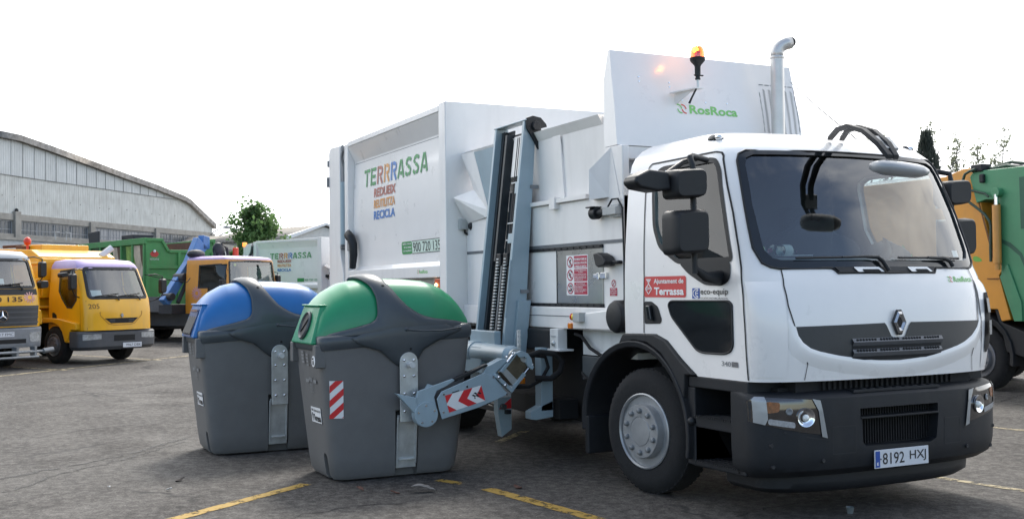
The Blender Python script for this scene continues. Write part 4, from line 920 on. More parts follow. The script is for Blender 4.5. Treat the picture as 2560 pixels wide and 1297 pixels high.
# ---- gripper carriage, cross tube and the two arms
g = Mb(); yT, zT, rT = -1.47, 1.035, .096
g.lathe([(rT + .012, -4.55), (rT + .012, -4.16), (rT, -4.155), (rT, -3.40), (rT + .004, -3.38), (rT - .02, -3.34), (.06, -3.33)], (0, yT, zT), (1, 0, 0), 28)
CAR = g.build('cross_tube', bluegrey, TR, sharp=40)
g = Mb(); g.cyl((-3.34, yT, zT), (-3.10, yT, zT), .045, 16); g.cyl((-3.31, yT, zT), (-3.28, yT, zT), .07, 16); g.build('tube_shaft', galv, CAR, sharp=50)
g = Mb(); g.box(-4.40, -3.9, -1.55, -1.18, .84, 1.10); g.box(-4.45, -3.85, -1.42, -1.35, .70, 1.25); g.build('gripper_carriage', bluegrey, TR, bev=.01)
def arm(xf, dxs, label=None):
    """xf outer plate x, dxs inward direction"""
    P3 = lambda L, off: [(xf + off * dxs, a, b) for a, b in L]
    V = lambda t: (t * dxs, 0, 0)
    g = Mb(); g.prism(P3([(-2.347, .705), (-2.303, .768), (-1.887, .915), (-1.796, .879), (-1.648, .708), (-1.75, .672), (-1.95, .605), (-2.299, .524), (-2.328, .616)], 0), V(.012))
    g.prism(P3([(-2.29, .70), (-2.26, .755), (-1.89, .885), (-1.80, .85), (-1.70, .72), (-2.26, .56)], .012), V(.10))
    g.prism(P3([(-1.887, .905), (-1.852, .965), (-1.694, 1.035), (-1.63, 1.023), (-1.796, .876)], .02), V(.11))
    o = g.build('gripper_arm', bluegrey, TR, bev=.005)
    g = Mb(); g.prism(P3([(-2.531, .715), (-2.507, .779), (-2.179, .872), (-2.159, .858), (-2.255, .806), (-2.337, .773), (-2.361, .721), (-2.332, .604), (-2.40, .52), (-2.50, .54), (-2.55, .60)], .03), V(.035))
    g.prism(P3([(-2.721, .771), (-2.531, .725), (-2.52, .56), (-2.56, .599), (-2.611, .658)], .02), V(.05))
    g.cyl(P3([(-2.442, .573)], .012)[0], P3([(-2.442, .573)], .10)[0], .110, 32); g.prism(P3([(-2.43, .79), (-2.40, .835), (-2.36, .82), (-2.35, .80)], .05), V(.05)); g.build('gripper_claw', bluegrey, o, bev=.004)
    g = Mb()
    for i in range(5):
        an = 2 * math.pi * (i + .3) / 5; q = (-2.442 + .08 * math.cos(an), .573 + .08 * math.sin(an)); g.cyl(P3([q], .012)[0], P3([q], .006)[0], .009, 8)
    for q in ((-2.285, .742), (-2.06, .80), (-1.80, .872), (-1.665, .712), (-2.29, .585)): g.cyl(P3([q], .0)[0], P3([q], -.009)[0], .010, 10)
    g.build('arm_bolts', chrome, o, sharp=50)
    g = Mb(); g.prism(P3([(-2.172, .872), (-1.851, .992), (-1.835, .978), (-2.0, .905), (-2.159, .845)], .02), V(.06)); g.build('arm_rail', blackp, o, bev=.006)
    g = Mb(); g.prism(P3([(-1.796, .886), (-1.612, .722), (-1.588, .742), (-1.768, .905)], .0), V(.05)); g.prism(P3([(-1.612, .722), (-1.465, .877), (-1.485, .90), (-1.628, .748)], .0), V(.06)); g.prism(P3([(-1.73, .92), (-1.60, 1.05), (-1.565, 1.09), (-1.55, 1.075), (-1.70, .905)], .0), V(.05)); g.build('motor_frame', bluegrey, o, bev=.005)
    g = Mb(); g.prism(P3([(-1.70, .904), (-1.586, .779), (-1.439, .96), (-1.55, 1.069)], .02), V(.10)); g.build('slide_block', mat('dull_bronze', (.20, .17, .12), .4, .8, var=.25, scale=12), o, bev=.004)
    g = Mb(); g.prism(P3([(-1.70, .904), (-1.586, .779), (-1.545, .829), (-1.662, .945)], .016), V(.01)); g.build('slide_wear_plate', galv, o)
    g = Mb(); HK = [(-1.570, 1.075), (-1.521, 1.100), (-1.448, 1.074), (-1.412, 1.024), (-1.403, .985), (-1.386, .945), (-1.403, .920), (-1.45, .958), (-1.462, .994), (-1.455, 1.022), (-1.485, 1.043), (-1.529, 1.036)]
    g.prism(P3(HK, -.01), V(.04)); g.build('hook_plate', bluegrey, o, bev=.004)
    g = Mb()
    for q in ((-1.748, .868), (-1.685, .795)): g.ball(P3([q], -.012)[0], .016, 10)
    for q in ((-1.40, .965), (-1.66, 1.045), (-1.60, 1.08)): g.ball(P3([q], -.0)[0], .013, 10)
    g.cyl(P3([(-1.475, .885)], .02)[0], P3([(-1.43, .935)], .02)[0], .010, 8); g.cyl(P3([(-1.655, 1.00)], .0)[0], P3([(-1.595, 1.065)], .0)[0], .012, 8); g.build('arm_pins', chrome, o, sharp=60)
    return o, P3
ARM, P3 = arm(-3.085, -1)
CH = [(-2.273, .731), (-1.920, .805), (-1.880, .666), (-2.234, .579)]
def chp(a, b):   # bilinear on the sticker
    p = Vector(CH[0]) * (1 - a) * b + Vector(CH[1]) * a * b + Vector(CH[2]) * a * (1 - b) + Vector(CH[3]) * (1 - a) * (1 - b); return (-3.0835, p.x, p.y)
def chq(a, b): q = chp(a, b); return (q[0] + .0012, q[1], q[2])
g = Mb(); g.add([chp(0, 0), chp(1, 0), chp(1, 1), chp(0, 1)], [(0, 1, 2, 3)]); CS = g.build('chevron_sticker', signwhite, ARM)
g = Mb()
for q in ([(0, 1), (0, .52), (.21, 1)], [(0, 0), (0, .44), (.21, 0)], [(.52, 1), (.76, 1), (.55, .46), (.76, 0), (.52, 0), (.30, .48)], [(1.0, 1), (1, 0), (.80, .44)]):
    g.add([chq(*p) for p in q], [tuple(range(len(q)))])
g.build('chevron_marks', redsafe, CS)
g = Mb(); chr_ = lambda a, b: (chq(a, b)[0] + .001, *chq(a, b)[1:])
for a, b in ((.74, .50), (.80, .60), (.83, .43), (.90, .56)): stroke(g, [chr_(0, 0) and (a - .03, b + .08), (a + .03, b - .06)], .055, lambda p, q: chr_(p, q))
g.add([chr_(.75 + .018 * math.cos(t * .8), .36 + .06 * math.sin(t * .8)) for t in range(8)], [tuple(range(8))]); g.build('chevron_emblem', black, CS)
g = Mb(); g.prism([(-3.083, a, b) for a, b in [(-2.205, .748), (-2.135, .765), (-2.135, .774), (-2.205, .757)]], (.001, 0, 0)); g.build('arm_slot', black, ARM)
arm(-4.62, 1)
g = Mb(); g.prism([(-4.55, -2.05, .80), (-4.55, -1.99, .99), (-4.55, -1.96, .96), (-4.55, -1.95, .84)], (.01, 0, 0)); g.build('far_arm_reflector', redsafe, TR)
# hoses, measuring scale, boxes and supports below
g = Mb(); g.prism([(-4.2, -1.1, 1.20), (-4.16, -1.1, 1.255), (-4.0, -1.1, 1.28), (-3.30, -1.1, 1.28), (-3.30, -1.1, 1.09), (-3.9, -1.1, 1.06), (-4.13, -1.1, 1.12)], (0, .5, 0)); g.build('valve_box', blackp, TR, bev=.02)
g = Mb(); g.box(-3.30, -3.14, -1.10, -1.0, 1.09, 1.285); g.box(-3.34, -3.10, -1.11, -.95, 1.075, 1.095); BB = g.build('mounting_bracket', white3, TR, bev=.006)
g = Mb(); g.ball((-3.22, -1.10, 1.15), .03, 10); g.box(-3.27, -3.18, -1.106, -1.098, 1.21, 1.22); g.build('bracket_bolt', galv, BB, sharp=60)
g = Mb(); g.box(-3.60, -3.58, -1.30, -1.27, 1.05, 1.265)
for i in range(5): g.box(-3.58, -3.55, -1.30, -1.28, 1.08 + i * .045, 1.088 + i * .045)
g.ball((-3.53, -1.32, 1.03), .03, 8); g.tube([(-3.60, -1.33, 1.02), (-3.53, -1.31, 1.03), (-3.44, -1.30, 1.045)], .012, 6); g.build('scale_bar', mat('nylon_white', (1, 1, 1)), TR)
g = Mb()
g.tube([(-3.25, -1.42, 1.02), (-3.22, -1.25, 1.07), (-3.2, -1.10, 1.05), (-3.2, -1.02, .98), (-3.2, -1.05, .88), (-3.2, -1.15, .82), (-3.22, -1.30, .83)], .028, 10)
g.tube([(-3.35, -1.45, .98), (-3.32, -1.30, 1.04), (-3.3, -1.15, 1.02), (-3.3, -1.12, .92), (-3.3, -1.2, .80), (-3.35, -1.3, .74), (-3.4, -1.45, .74)], .018, 8)
g.tube([(-3.02, -.98, 1.24), (-2.9, -.98, 1.22), (-2.75, -.98, 1.12), (-2.55, -.98, 1.06), (-2.40, -.98, 1.08)], .016, 8); g.tube([(-2.95, -.95, .88), (-2.8, -1.0, .84), (-2.6, -.98, .86)], .014, 8)
g.build('hydraulic_hoses', rubber, TR, sharp=60)
g = Mb(); g.box(-3.48, -3.36, -1.17, -1.04, .50, 1.10); g.prism([(-3.36, -1.17, .55), (-3.36, -1.28, .50), (-3.36, -1.28, .43), (-3.36, -1.22, .42), (-3.36, -1.04, .44), (-3.36, -1.04, .60)], (-.12, 0, 0)); g.build('support_leg', bluegrey, TR, bev=.006)
g = Mb(); g.prism([(-4.0, -1.32, .72), (-4.0, -1.17, .75), (-4.0, -1.17, .26), (-4.0, -1.28, .19), (-4.0, -1.32, .44)], (-.10, 0, 0)); LG = g.build('guard_plate', bluegrey, TR, bev=.004)
g = Mb(); g.add([(-3.997, -1.315, .58), (-3.997, -1.18, .585), (-3.997, -1.18, .70), (-3.997, -1.27, .695)], [(0, 1, 2, 3)]); g.build('guard_sticker', signwhite, LG)
g = Mb(); g.add([(-3.995, -1.315, .47), (-3.995, -1.175, .47), (-3.995, -1.175, .575)], [(0, 1, 2)]); g.build('guard_mark', redsafe, LG)
g = Mb(); g.box(-3.70, -3.64, -1.24, -1.19, .74, .80); g.build('arm_marker_lamp', amber, TR, bev=.01)
# chassis
g = Mb()
for s_ in (-1, 1): g.box(-9.6, -.6, s_ * .40 - .04, s_ * .40 + .04, .72, 1.0)
g.box(-5.4, -2.95, -.75, .9, .38, 1.27); g.box(-9.3, -5.5, -.6, .6, .5, 1.25); g.box(-2.9, -2.5, -.9, .9, .45, 1.02); g.box(-5.4, -3.3, -1.0, -.8, .42, .60)  # first box is a dark filler added to block light under the body
g.build('chassis', dark, TR)
g = Mb(); g.box(-2.98, -2.05, -.92, .92, 1.05, 1.284); g.box(-2.60, -2.30, -.97, -.8, .98, 1.09); g.build('chassis_guard', white3, TR)
g = Mb(); g.box(-2.95, -2.50, -.95, -.88, .82, 1.04); g.box(-2.80, -2.52, -.94, -.90, .55, .80); g.build('battery_box', bluegrey if False else mat('box_grey', (.07, .08, .085), .55, var=.2), TR, bev=.008)
g = Mb()
for z in (.72, .88): g.box(-2.62, -2.55, -.948, -.944, z, z + .012)
g.box(-2.66, -2.52, -.946, -.942, .78, .835); g.build('caution_label', mat('safety_yellow', (1, 1, 1)), TR)
g = Mb(); g.tube([(-5.3, -1.05, .50), (-4.2, -1.2, .48), (-3.9, -1.3, .50)], .03, 8); g.box(-5.3, -3.95, -1.25, -1.2, .42, .46); g.build('side_guard_rail', blackp, TR)
g = Mb(); g.box(-9.2, -5.5, -1.2, -1.12, .55, .62); g.box(-9.2, -5.5, -1.2, -1.12, .85, .92); g.build('side_guard_rail', galv, TR)
# things lying on the dashboard
BT = mat('bottle_plastic', (.45, .56, .58), .12, var=.2, coat=.8); 
for i, (y, x, rz) in enumerate(((-.93, -.47, 0), (-.70, -.42, .2))):
    b = thing('water_bottle', ('clear water bottle with a green label lying behind the windscreen corner', 'clear water bottle with a pink cap lying beside the green-labelled bottle')[i], 'bottle', (x, y, 1.925), rz)
    g = Mb(); g.lathe([(.03, -.11), (.042, -.105), (.044, -.03), (.041, .0), (.044, .03), (.044, .08), (.03, .11), (.014, .135), (.013, .15)], (0, 0, 0), (0, 1, 0), 18); g.build('bottle_body', glass('bottle_clear', (.75, .86, .88)) if i == 0 else bpy.data.materials['bottle_clear'], b, sharp=60)
    g = Mb(); g.lathe([(.0448, -.02), (.0448, .07)], (0, 0, 0), (0, 1, 0), 18, cap=False); g.build('bottle_label', mat('label_lime', (.25, .55, .12), .5, var=.3) if i == 0 else mat('label_pale', (.55, .62, .62), .5, var=.2), b, sharp=60)
    g = Mb(); g.cyl((0, .145, 0), (0, .17, 0), .016, 12); g.build('bottle_cap', mat('cap_pink', (.65, .08, .16), .4, var=.1), b)
random.seed(5)
def lump(name, label, cat, c, sc, m, seed, res=20):
    rnd = random.Random(seed); ph = [(rnd.uniform(2, 7), rnd.uniform(2, 7), rnd.uniform(0, 6), rnd.uniform(.04, .14)) for _ in range(7)]
    rows = []
    for i in range(res + 1):
        th = math.pi * .5 * i / res; row = []
        for j in range(res * 2 + 1):
            a = 2 * math.pi * j / (res * 2); k = 1 + sum(q * math.sin(f1 * th + f2 * round(1) * 0 + int(f2) * a + p) for f1, f2, p, q in ph)
            row.append((c[0] + sc[0] * math.sin(th) * math.cos(a) * k, c[1] + sc[1] * math.sin(th) * math.sin(a) * k, c[2] + sc[2] * math.cos(th) * k))
        rows.append(row)
    g = Mb().grid(rows); o = g.build(name, m, None, sharp=70); tagit(o, label, cat); return o
lump('jacket', 'dark crumpled jacket heaped on the dashboard behind the wipers', 'jacket', (-.58, -.28, 1.83), (.24, .36, .32), mat('jacket_cloth', (.012, .014, .018), .8, var=.4, scale=20), 3)
lump('work_gloves', 'black work gloves lying on the dashboard below the far window', 'gloves', (-.42, .28, 1.86), (.15, .16, .12), mat('glove_black', (.015, .015, .016), .5, var=.4, scale=25, coat=.2), 8)
g = Mb(); g.hexa([(-.42, -.75, 1.885), (-.30, -.52, 1.885), (-.38, -.45, 1.888), (-.52, -.68, 1.888)], [(-.42, -.75, 1.89), (-.30, -.52, 1.89), (-.38, -.45, 1.893), (-.52, -.68, 1.893)]); tagit(g.build('paper_sheet', signwhite), 'white sheets of paper lying by the bottles on the dashboard', 'paper')

# ================================================================ WASTE BINS
def zr(y): return 1.215 + .09 * (y + .74) / 1.5           # the rim climbs towards the street side
HT = [(-.70, .0), (-.69, .06), (-.645, .235), (-.59, .325), (-.51, .395), (-.38, .46), (-.22, .485), (0, .480), (.2, .462), (.40, .43), (.52, .385), (.62, .31), (.70, .215), (.755, .10), (.78, .0)]
HX = [(-.70, .33), (-.64, .365), (-.45, .41), (-.2, .427), (.4, .427), (.65, .40), (.74, .365), (.78, .31)]
def dome(y, th, off=0.):
    c, s = math.cos(th), math.sin(th); hx = itp(y, HX) + off; h = itp(y, HT) + off
    return (hx * math.copysign(abs(c) ** .72, c), y, zr(y) + .035 + h * abs(s) ** .80)
def bin_(name, label, loc, lidmat, slot, stripe, rz=0.):
    b = thing(name, label, 'waste bin', loc, rz)
    tub = mat('bin_grey_plastic', (.128, .127, .126), .52, var=.10, scale=5, bump=.06, bscale=160, dirt=.06)
    yoke = mat('bin_dark_plastic', (.05, .06, .068), .36, var=.10, scale=5, bump=.03, bscale=120, coat=.1)
    # tub
    g = Mb(); secs = []
    for z, hx, ya, yb, r in ((.005, .33, -.47, .54, .12), (.02, .375, -.53, .60, .14), (.06, .398, -.555, .63, .15), (.2, .406, -.575, .65, .14), (.5, .414, -.607, .685, .13), (.9, .428, -.648, .72, .12), (1.12, .438, -.668, .75, .11), (1.22, .440, -.673, .755, .11)):
        secs.append([(a, c, z + (.06 * (c + .74) / 1.5 if z > 1 else 0)) for a, c in rounded([(-hx, ya), (hx, ya), (hx, yb), (-hx, yb)], r, 6)])
    g.loft(secs); T = g.build('tub', tub, b)
    cs = [Mb().box(.30, .70, .015, .225, -.1, .60), Mb().box(-.70, -.30, .015, .225, -.1, .60), Mb().prism([(.19, -.95, -.1), (.19, -.95, .20), (.205, -.95, .235), (.24, -.95, .245), (.275, -.95, .235), (.29, -.95, .20), (.29, -.95, -.1)], (0, .45, 0))]
    cut(T, cs); finish(T, 30)
    bv = T.modifiers.new('bevel', 'BEVEL'); bv.width = .02; bv.segments = 3; bv.limit_method = 'ANGLE'; bv.angle_limit = R_(45)
    # rim rail
    g = Mb(); secs = []
    for dz, d in ((-.075, .0), (-.07, .016), (-.04, .026), (0, .028), (.035, .022), (.055, .0)):
        hx = .434 + d; secs.append([(a, c, zr(c) + dz) for a, c in rounded([(-hx, -.68 - d * .3), (hx, -.68 - d * .3), (hx, .76 + d * .6), (-hx, .76 + d * .6)], .12, 6)])
    g.loft(secs); g.build('rim', yoke, b, sharp=50)
    # lid dome
    g = Mb(); ny, nt = 46, 30
    g.grid([[dome(-.70 + 1.48 * i / ny, math.pi * j / nt) for j in range(nt + 1)] for i in range(ny + 1)]); LID = g.build('lid', lidmat, b, sharp=60)
    # dark yoke over the lid and down both faces
    YL = [(0, -.66), (.03, -.56), (.05, -.36), (.07, -.245), (.11, -.18), (.2, -.15), (.5, -.145), (.75, -.17), (1, -.24)]
    YR = [(0, .75), (.045, .67), (.06, .52), (.08, .39), (.148, .245), (.30, .125), (.5, .045), (.75, -.02), (1, -.06)]
    rows = []
    for j in range(41):
        uu = j / 40; th = math.pi * (.5 - .5 * math.cos(math.pi * uu)); t = abs(math.sin(th)) ** 1.15; a, c = itp(t, YL), itp(t, YR); row = []
        for i in range(15):
            s_ = i / 14; e = .014 + .022 * math.sin(math.pi * s_) ** .5
            row.append(dome(a + (c - a) * s_, th, e))
        rows.append(row)
    g = Mb(); g.grid(rows); YK = g.build('yoke', yoke, b, sharp=60, solid=.03)
    for s_ in (1, -1):
        g = Mb(); rows = []
        for z, a, c, x in ((1.40, -.14, .36, .452), (1.345, -.18, .50, .462), (1.30, -.26, .64, .467), (1.25, -.40, .50, .468), (1.21, -.36, .40, .467), (1.178, -.268, .34, .466), (1.145, -.148, .275, .464), (1.10, -.09, .24, .460), (1.07, -.057, .225, .457), (1.03, -.004, .205, .45), (1.005, .03, .18, .442), (.995, .06, .15, .425)):
            rows.append([(s_ * (x - .014 * abs(2 * i / 16 - 1) ** 4), a + (c - a) * i / 16, z) for i in range(17)])
        g.grid(rows); g.build('yoke_skirt', yoke, YK, sharp=60, solid=.03)
        g = Mb(); g.tube([(s_ * .474, .10, 1.315), (s_ * .478, .25, 1.30), (s_ * .478, .45, 1.30), (s_ * .476, .64, 1.325)], [.014, .008, .008, .006], 6); g.ball((s_ * .470, .10, 1.318), .022, 10); g.build('yoke_rib', yoke, YK, sharp=60)
        g = Mb(); p = dome(-.075, R_(48), .03); g.ball((s_ * p[0], p[1], p[2]), .026, 10); g.ball((s_ * .470, .14, 1.145), .016, 8); g.build('yoke_hole', dark, YK, sharp=60)
        # lifting bracket
        g = Mb(); pl = [(.035, .50), (.205, .50)] + [(.12 + .085 * math.cos(R_(a)), 1.03 + .085 * math.sin(R_(a))) for a in range(0, 181, 15)]
        g.prism([(s_ * .468, y, z) for y, z in pl], (s_ * .016, 0, 0)); BR = g.build('lifting_bracket', galv, b, bev=.004, sharp=30)
        g = Mb(); g.hexa([(s_ * .375, .02, .085), (s_ * .392, .02, .085), (s_ * .392, .21, .085), (s_ * .375, .21, .085)], [(s_ * .418, .03, .56), (s_ * .436, .03, .56), (s_ * .436, .205, .56), (s_ * .418, .205, .56)])
        for y_ in (.02, .196): g.hexa([(s_ * .385, y_, .12), (s_ * .410, y_, .12), (s_ * .410, y_ + .014, .12), (s_ * .385, y_ + .014, .12)], [(s_ * .43, y_, .54), (s_ * .452, y_, .54), (s_ * .452, y_ + .014, .54), (s_ * .43, y_ + .014, .54)])
        g.box(*sorted((s_ * .385, s_ * .432)), .04, .19, .155, .172); g.build('bracket_channel', galv, BR, bev=.004)
        g = Mb()
        for z in (1.045, .905, .75, .595):
            for y in (.075, .165): g.ball((s_ * .485, y, z), .014, 10)
        g.build('bracket_rivets', chrome, BR, sharp=60)
        g = Mb(); g.cyl((s_ * .482, .125, 1.005), (s_ * .56, .125, 1.005), .027, 16); g.build('lifting_pin', mat('nylon_white', (1, 1, 1)), BR, sharp=50)
    # opening end
    g = Mb(); ea = [(-.34, 1.205), (.37, 1.205), (.37, 1.40), (.30, 1.535), (-.26, 1.535), (-.34, 1.40)]
    sl = lambda z: -.735 + (z - 1.205) * .33
    g.hexa([(-.31, -.737, 1.20), (.355, -.737, 1.20), (.355, -.62, 1.20), (-.31, -.62, 1.20)], [(-.25, -.625, 1.535), (.275, -.625, 1.535), (.275, -.50, 1.535), (-.25, -.50, 1.535)]); EP = g.build('opening_panel', lidmat, b, bev=.018, segs=3)
    g = Mb(); g.box(-.255, .28, -.645, -.5, 1.530, 1.545); g.build('opening_hood', lidmat, EP, bev=.006)
    g = Mb(); [Mb().box(x0, x0 + .09, -.712, -.62, z0, 1.20).build('rim_lug', tub, b, bev=.008) for x0, z0 in ((-.42, 1.02), (.325, 1.0))]
    if slot == 'round':
        ax = Vector((0, -1, .33)).normalized(); c = (.03, sl(1.36) - .004, 1.36)
        g = Mb(); g.lathe([(.125, -.02), (.130, .010), (.118, .022), (.105, .010), (.10, -.0)], c, ax, 32); g.build('opening_ring', yoke, EP, sharp=40)
        g = Mb(); g.lathe([(.104, .002), (.103, .006)], c, ax, 32); h = g.build('opening_flap', mat('flap_black', (.02, .021, .022), .55, var=.2), EP)
        g = Mb(); u = Vector((1, 0, 0)); v = Vector((0, .33, 1)).normalized(); C = Vector(c) + ax * .009
        g.tube([C + u * -.07 + v * -.06, C + u * .07 + v * .07], .007, 6); g.build('flap_slit', dark, EP)
    else:
        g = Mb(); q = lambda x, z, o=0.: (x, sl(z) - .004 - o, z)
        for x0, x1 in ((-.19, -.065), (-.055, .075), (.085, .21)): g.add([q(x0, 1.225), q(x1, 1.225), q(x1, 1.46), q(x0 + .01, 1.46), q(x0, 1.25, .02), q(x1, 1.24, .015)], [(0, 1, 5, 4), (4, 5, 2, 3)])
        g.build('opening_flap', mat('flap_black', (.02, .021, .022), .55, var=.2), EP, sharp=20)
        g = Mb(); g.prism([q(-.2, 1.215), q(.23, 1.215), q(.23, 1.49), q(-.2, 1.49)], (0, -.004, 0)); g.build('opening_frame', mat('flap_frame', (.02, .05, .16), .4, var=.15), EP)
        g = Mb(); g.add([q(-.17, 1.465, .012), q(.19, 1.465, .012), q(.19, 1.485, .012), q(-.17, 1.485, .012)], [(0, 1, 2, 3)]); g.build('opening_lip', mat('flap_worn', (.20, .10, .07), .7, var=.5, scale=30), EP)
    # stickers and print
    lx = lambda z: -.575 + (z - .2) * (-.098 / .92) - .006
    Lf = lambda x, z: (-x, lx(z), z)                       # left face seen from outside runs from -x to +x, so flip
    Lf = lambda x, z: (x, lx(z), z)
    g = Mb(); g.prism([Lf(-.03, .50), Lf(.27, .505), Lf(.27, .64), Lf(-.03, .635)], (0, -.002, 0)); S = g.build('owner_sticker', signwhite, b)
    g = Mb(); lt = lambda x, z: (x, lx(z) - .004, z)
    text(g, 'Ajuntament de', .05, .26, .59, .622, lt, bold=.02); text(g, 'Terrassa', .04, .26, .515, .575, lt, bold=.035); stroke(g, [(-.005, .61), (.03, .61)], .02, lt)
    stroke(g, [(.01, .585), (-.01, .55), (.01, .515), (.03, .55), (.01, .585)], .012, lt); g.build('owner_lettering', black, S)
    pm = mat('faded_print', (.22, .225, .23), .6, var=.2)
    g = Mb(); text(g, 'RRR', .02, .13, .86, .90, lt, bold=.02)
    for i, s in enumerate(('REDUEIX', 'REUTILITZA', 'RECICLA')): text(g, s, .03, .14, .825 - .03 * i, .845 - .03 * i, lt)
    stroke(g, [(-.09, .865), (.01, .868)], .03, lt); stroke(g, [(.15, .87), (.24, .872)], .03, lt); 
    for i in range(4): stroke(g, [(-.15, 1.12 - .03 * i), (-.08 + .01 * (i % 2), 1.12 - .03 * i)], .016, lt); stroke(g, [(.0, 1.10 - .03 * i), (.06, 1.10 - .03 * i)], .014, lt)
    g.build('printed_notes', pm, b)
    if stripe:
        F_ = lambda y, z: (.428 + (z - .9) * .036 + .005, y, z); Fg = lambda y, z: (.428 + (z - .9) * .036 + .0065, y, z)
        g = Mb(); g.add([F_(-.585, .565), F_(-.465, .56), F_(-.47, .885), F_(-.595, .89)], [(0, 1, 2, 3)]); S = g.build('stripe_sticker', signwhite, b)
        g = Mb()
        y0, y1 = -.592, -.467; zb, zt = .563, .887
        def clipband(c, h):
            pts = [(y0, c), (y1, c + .105), (y1, c + .105 + h), (y0, c + h)]
            poly = pts
            for lim, sgn in ((zb, 1), (zt, -1)):
                o = []
                for i in range(len(poly)):
                    p, q = poly[i - 1], poly[i]; ip, iq = (p[1] - lim) * sgn >= 0, (q[1] - lim) * sgn >= 0
                    if ip != iq: t = (lim - p[1]) / (q[1] - p[1]); o.append((p[0] + (q[0] - p[0]) * t, lim))
                    if iq: o.append(q)
                poly = o
                if not poly: break
            return poly
        for k in range(-2, 5):
            pl = clipband(zb + .02 - .05 + .125 * k, .062)
            if len(pl) >= 3: g.add([Fg(*p) for p in pl], [tuple(range(len(pl)))])
        g.build('stripe_marks', redsafe, S)
    if slot == 'round':
        g = Mb(); g.lathe([(.048, 0), (.048, .004)], (.37, -.714, 1.06), (0, -1, 0), 24); S = g.build('info_sticker', signwhite, b)
        g = Mb(); k = -.7195; g.box(.355, .385, k - .001, k, 1.03, 1.065); g.ball((.37, k, 1.082), .010, 8); g.build('info_letter', black, S)
    return b
def rounded3(p): return p
lid_green = mat('lid_green', (.012, .25, .105), .33, var=.10, scale=3, coat=.15, dirt=.04)
lid_blue = mat('lid_blue', (.006, .135, .40), .36, var=.10, scale=3, coat=.12, dirt=.05)
bin_('recycling_bin', 'grey recycling bin with a domed green lid and round hole, gripped by the lifting arm', (-3.744, -2.66, 0), lid_green, 'round', True)
bin_('recycling_bin', 'grey recycling bin with a domed blue lid and slot opening, standing behind the green-lidded bin', (-5.83, -3.29, 0), lid_blue, 'slot', False)

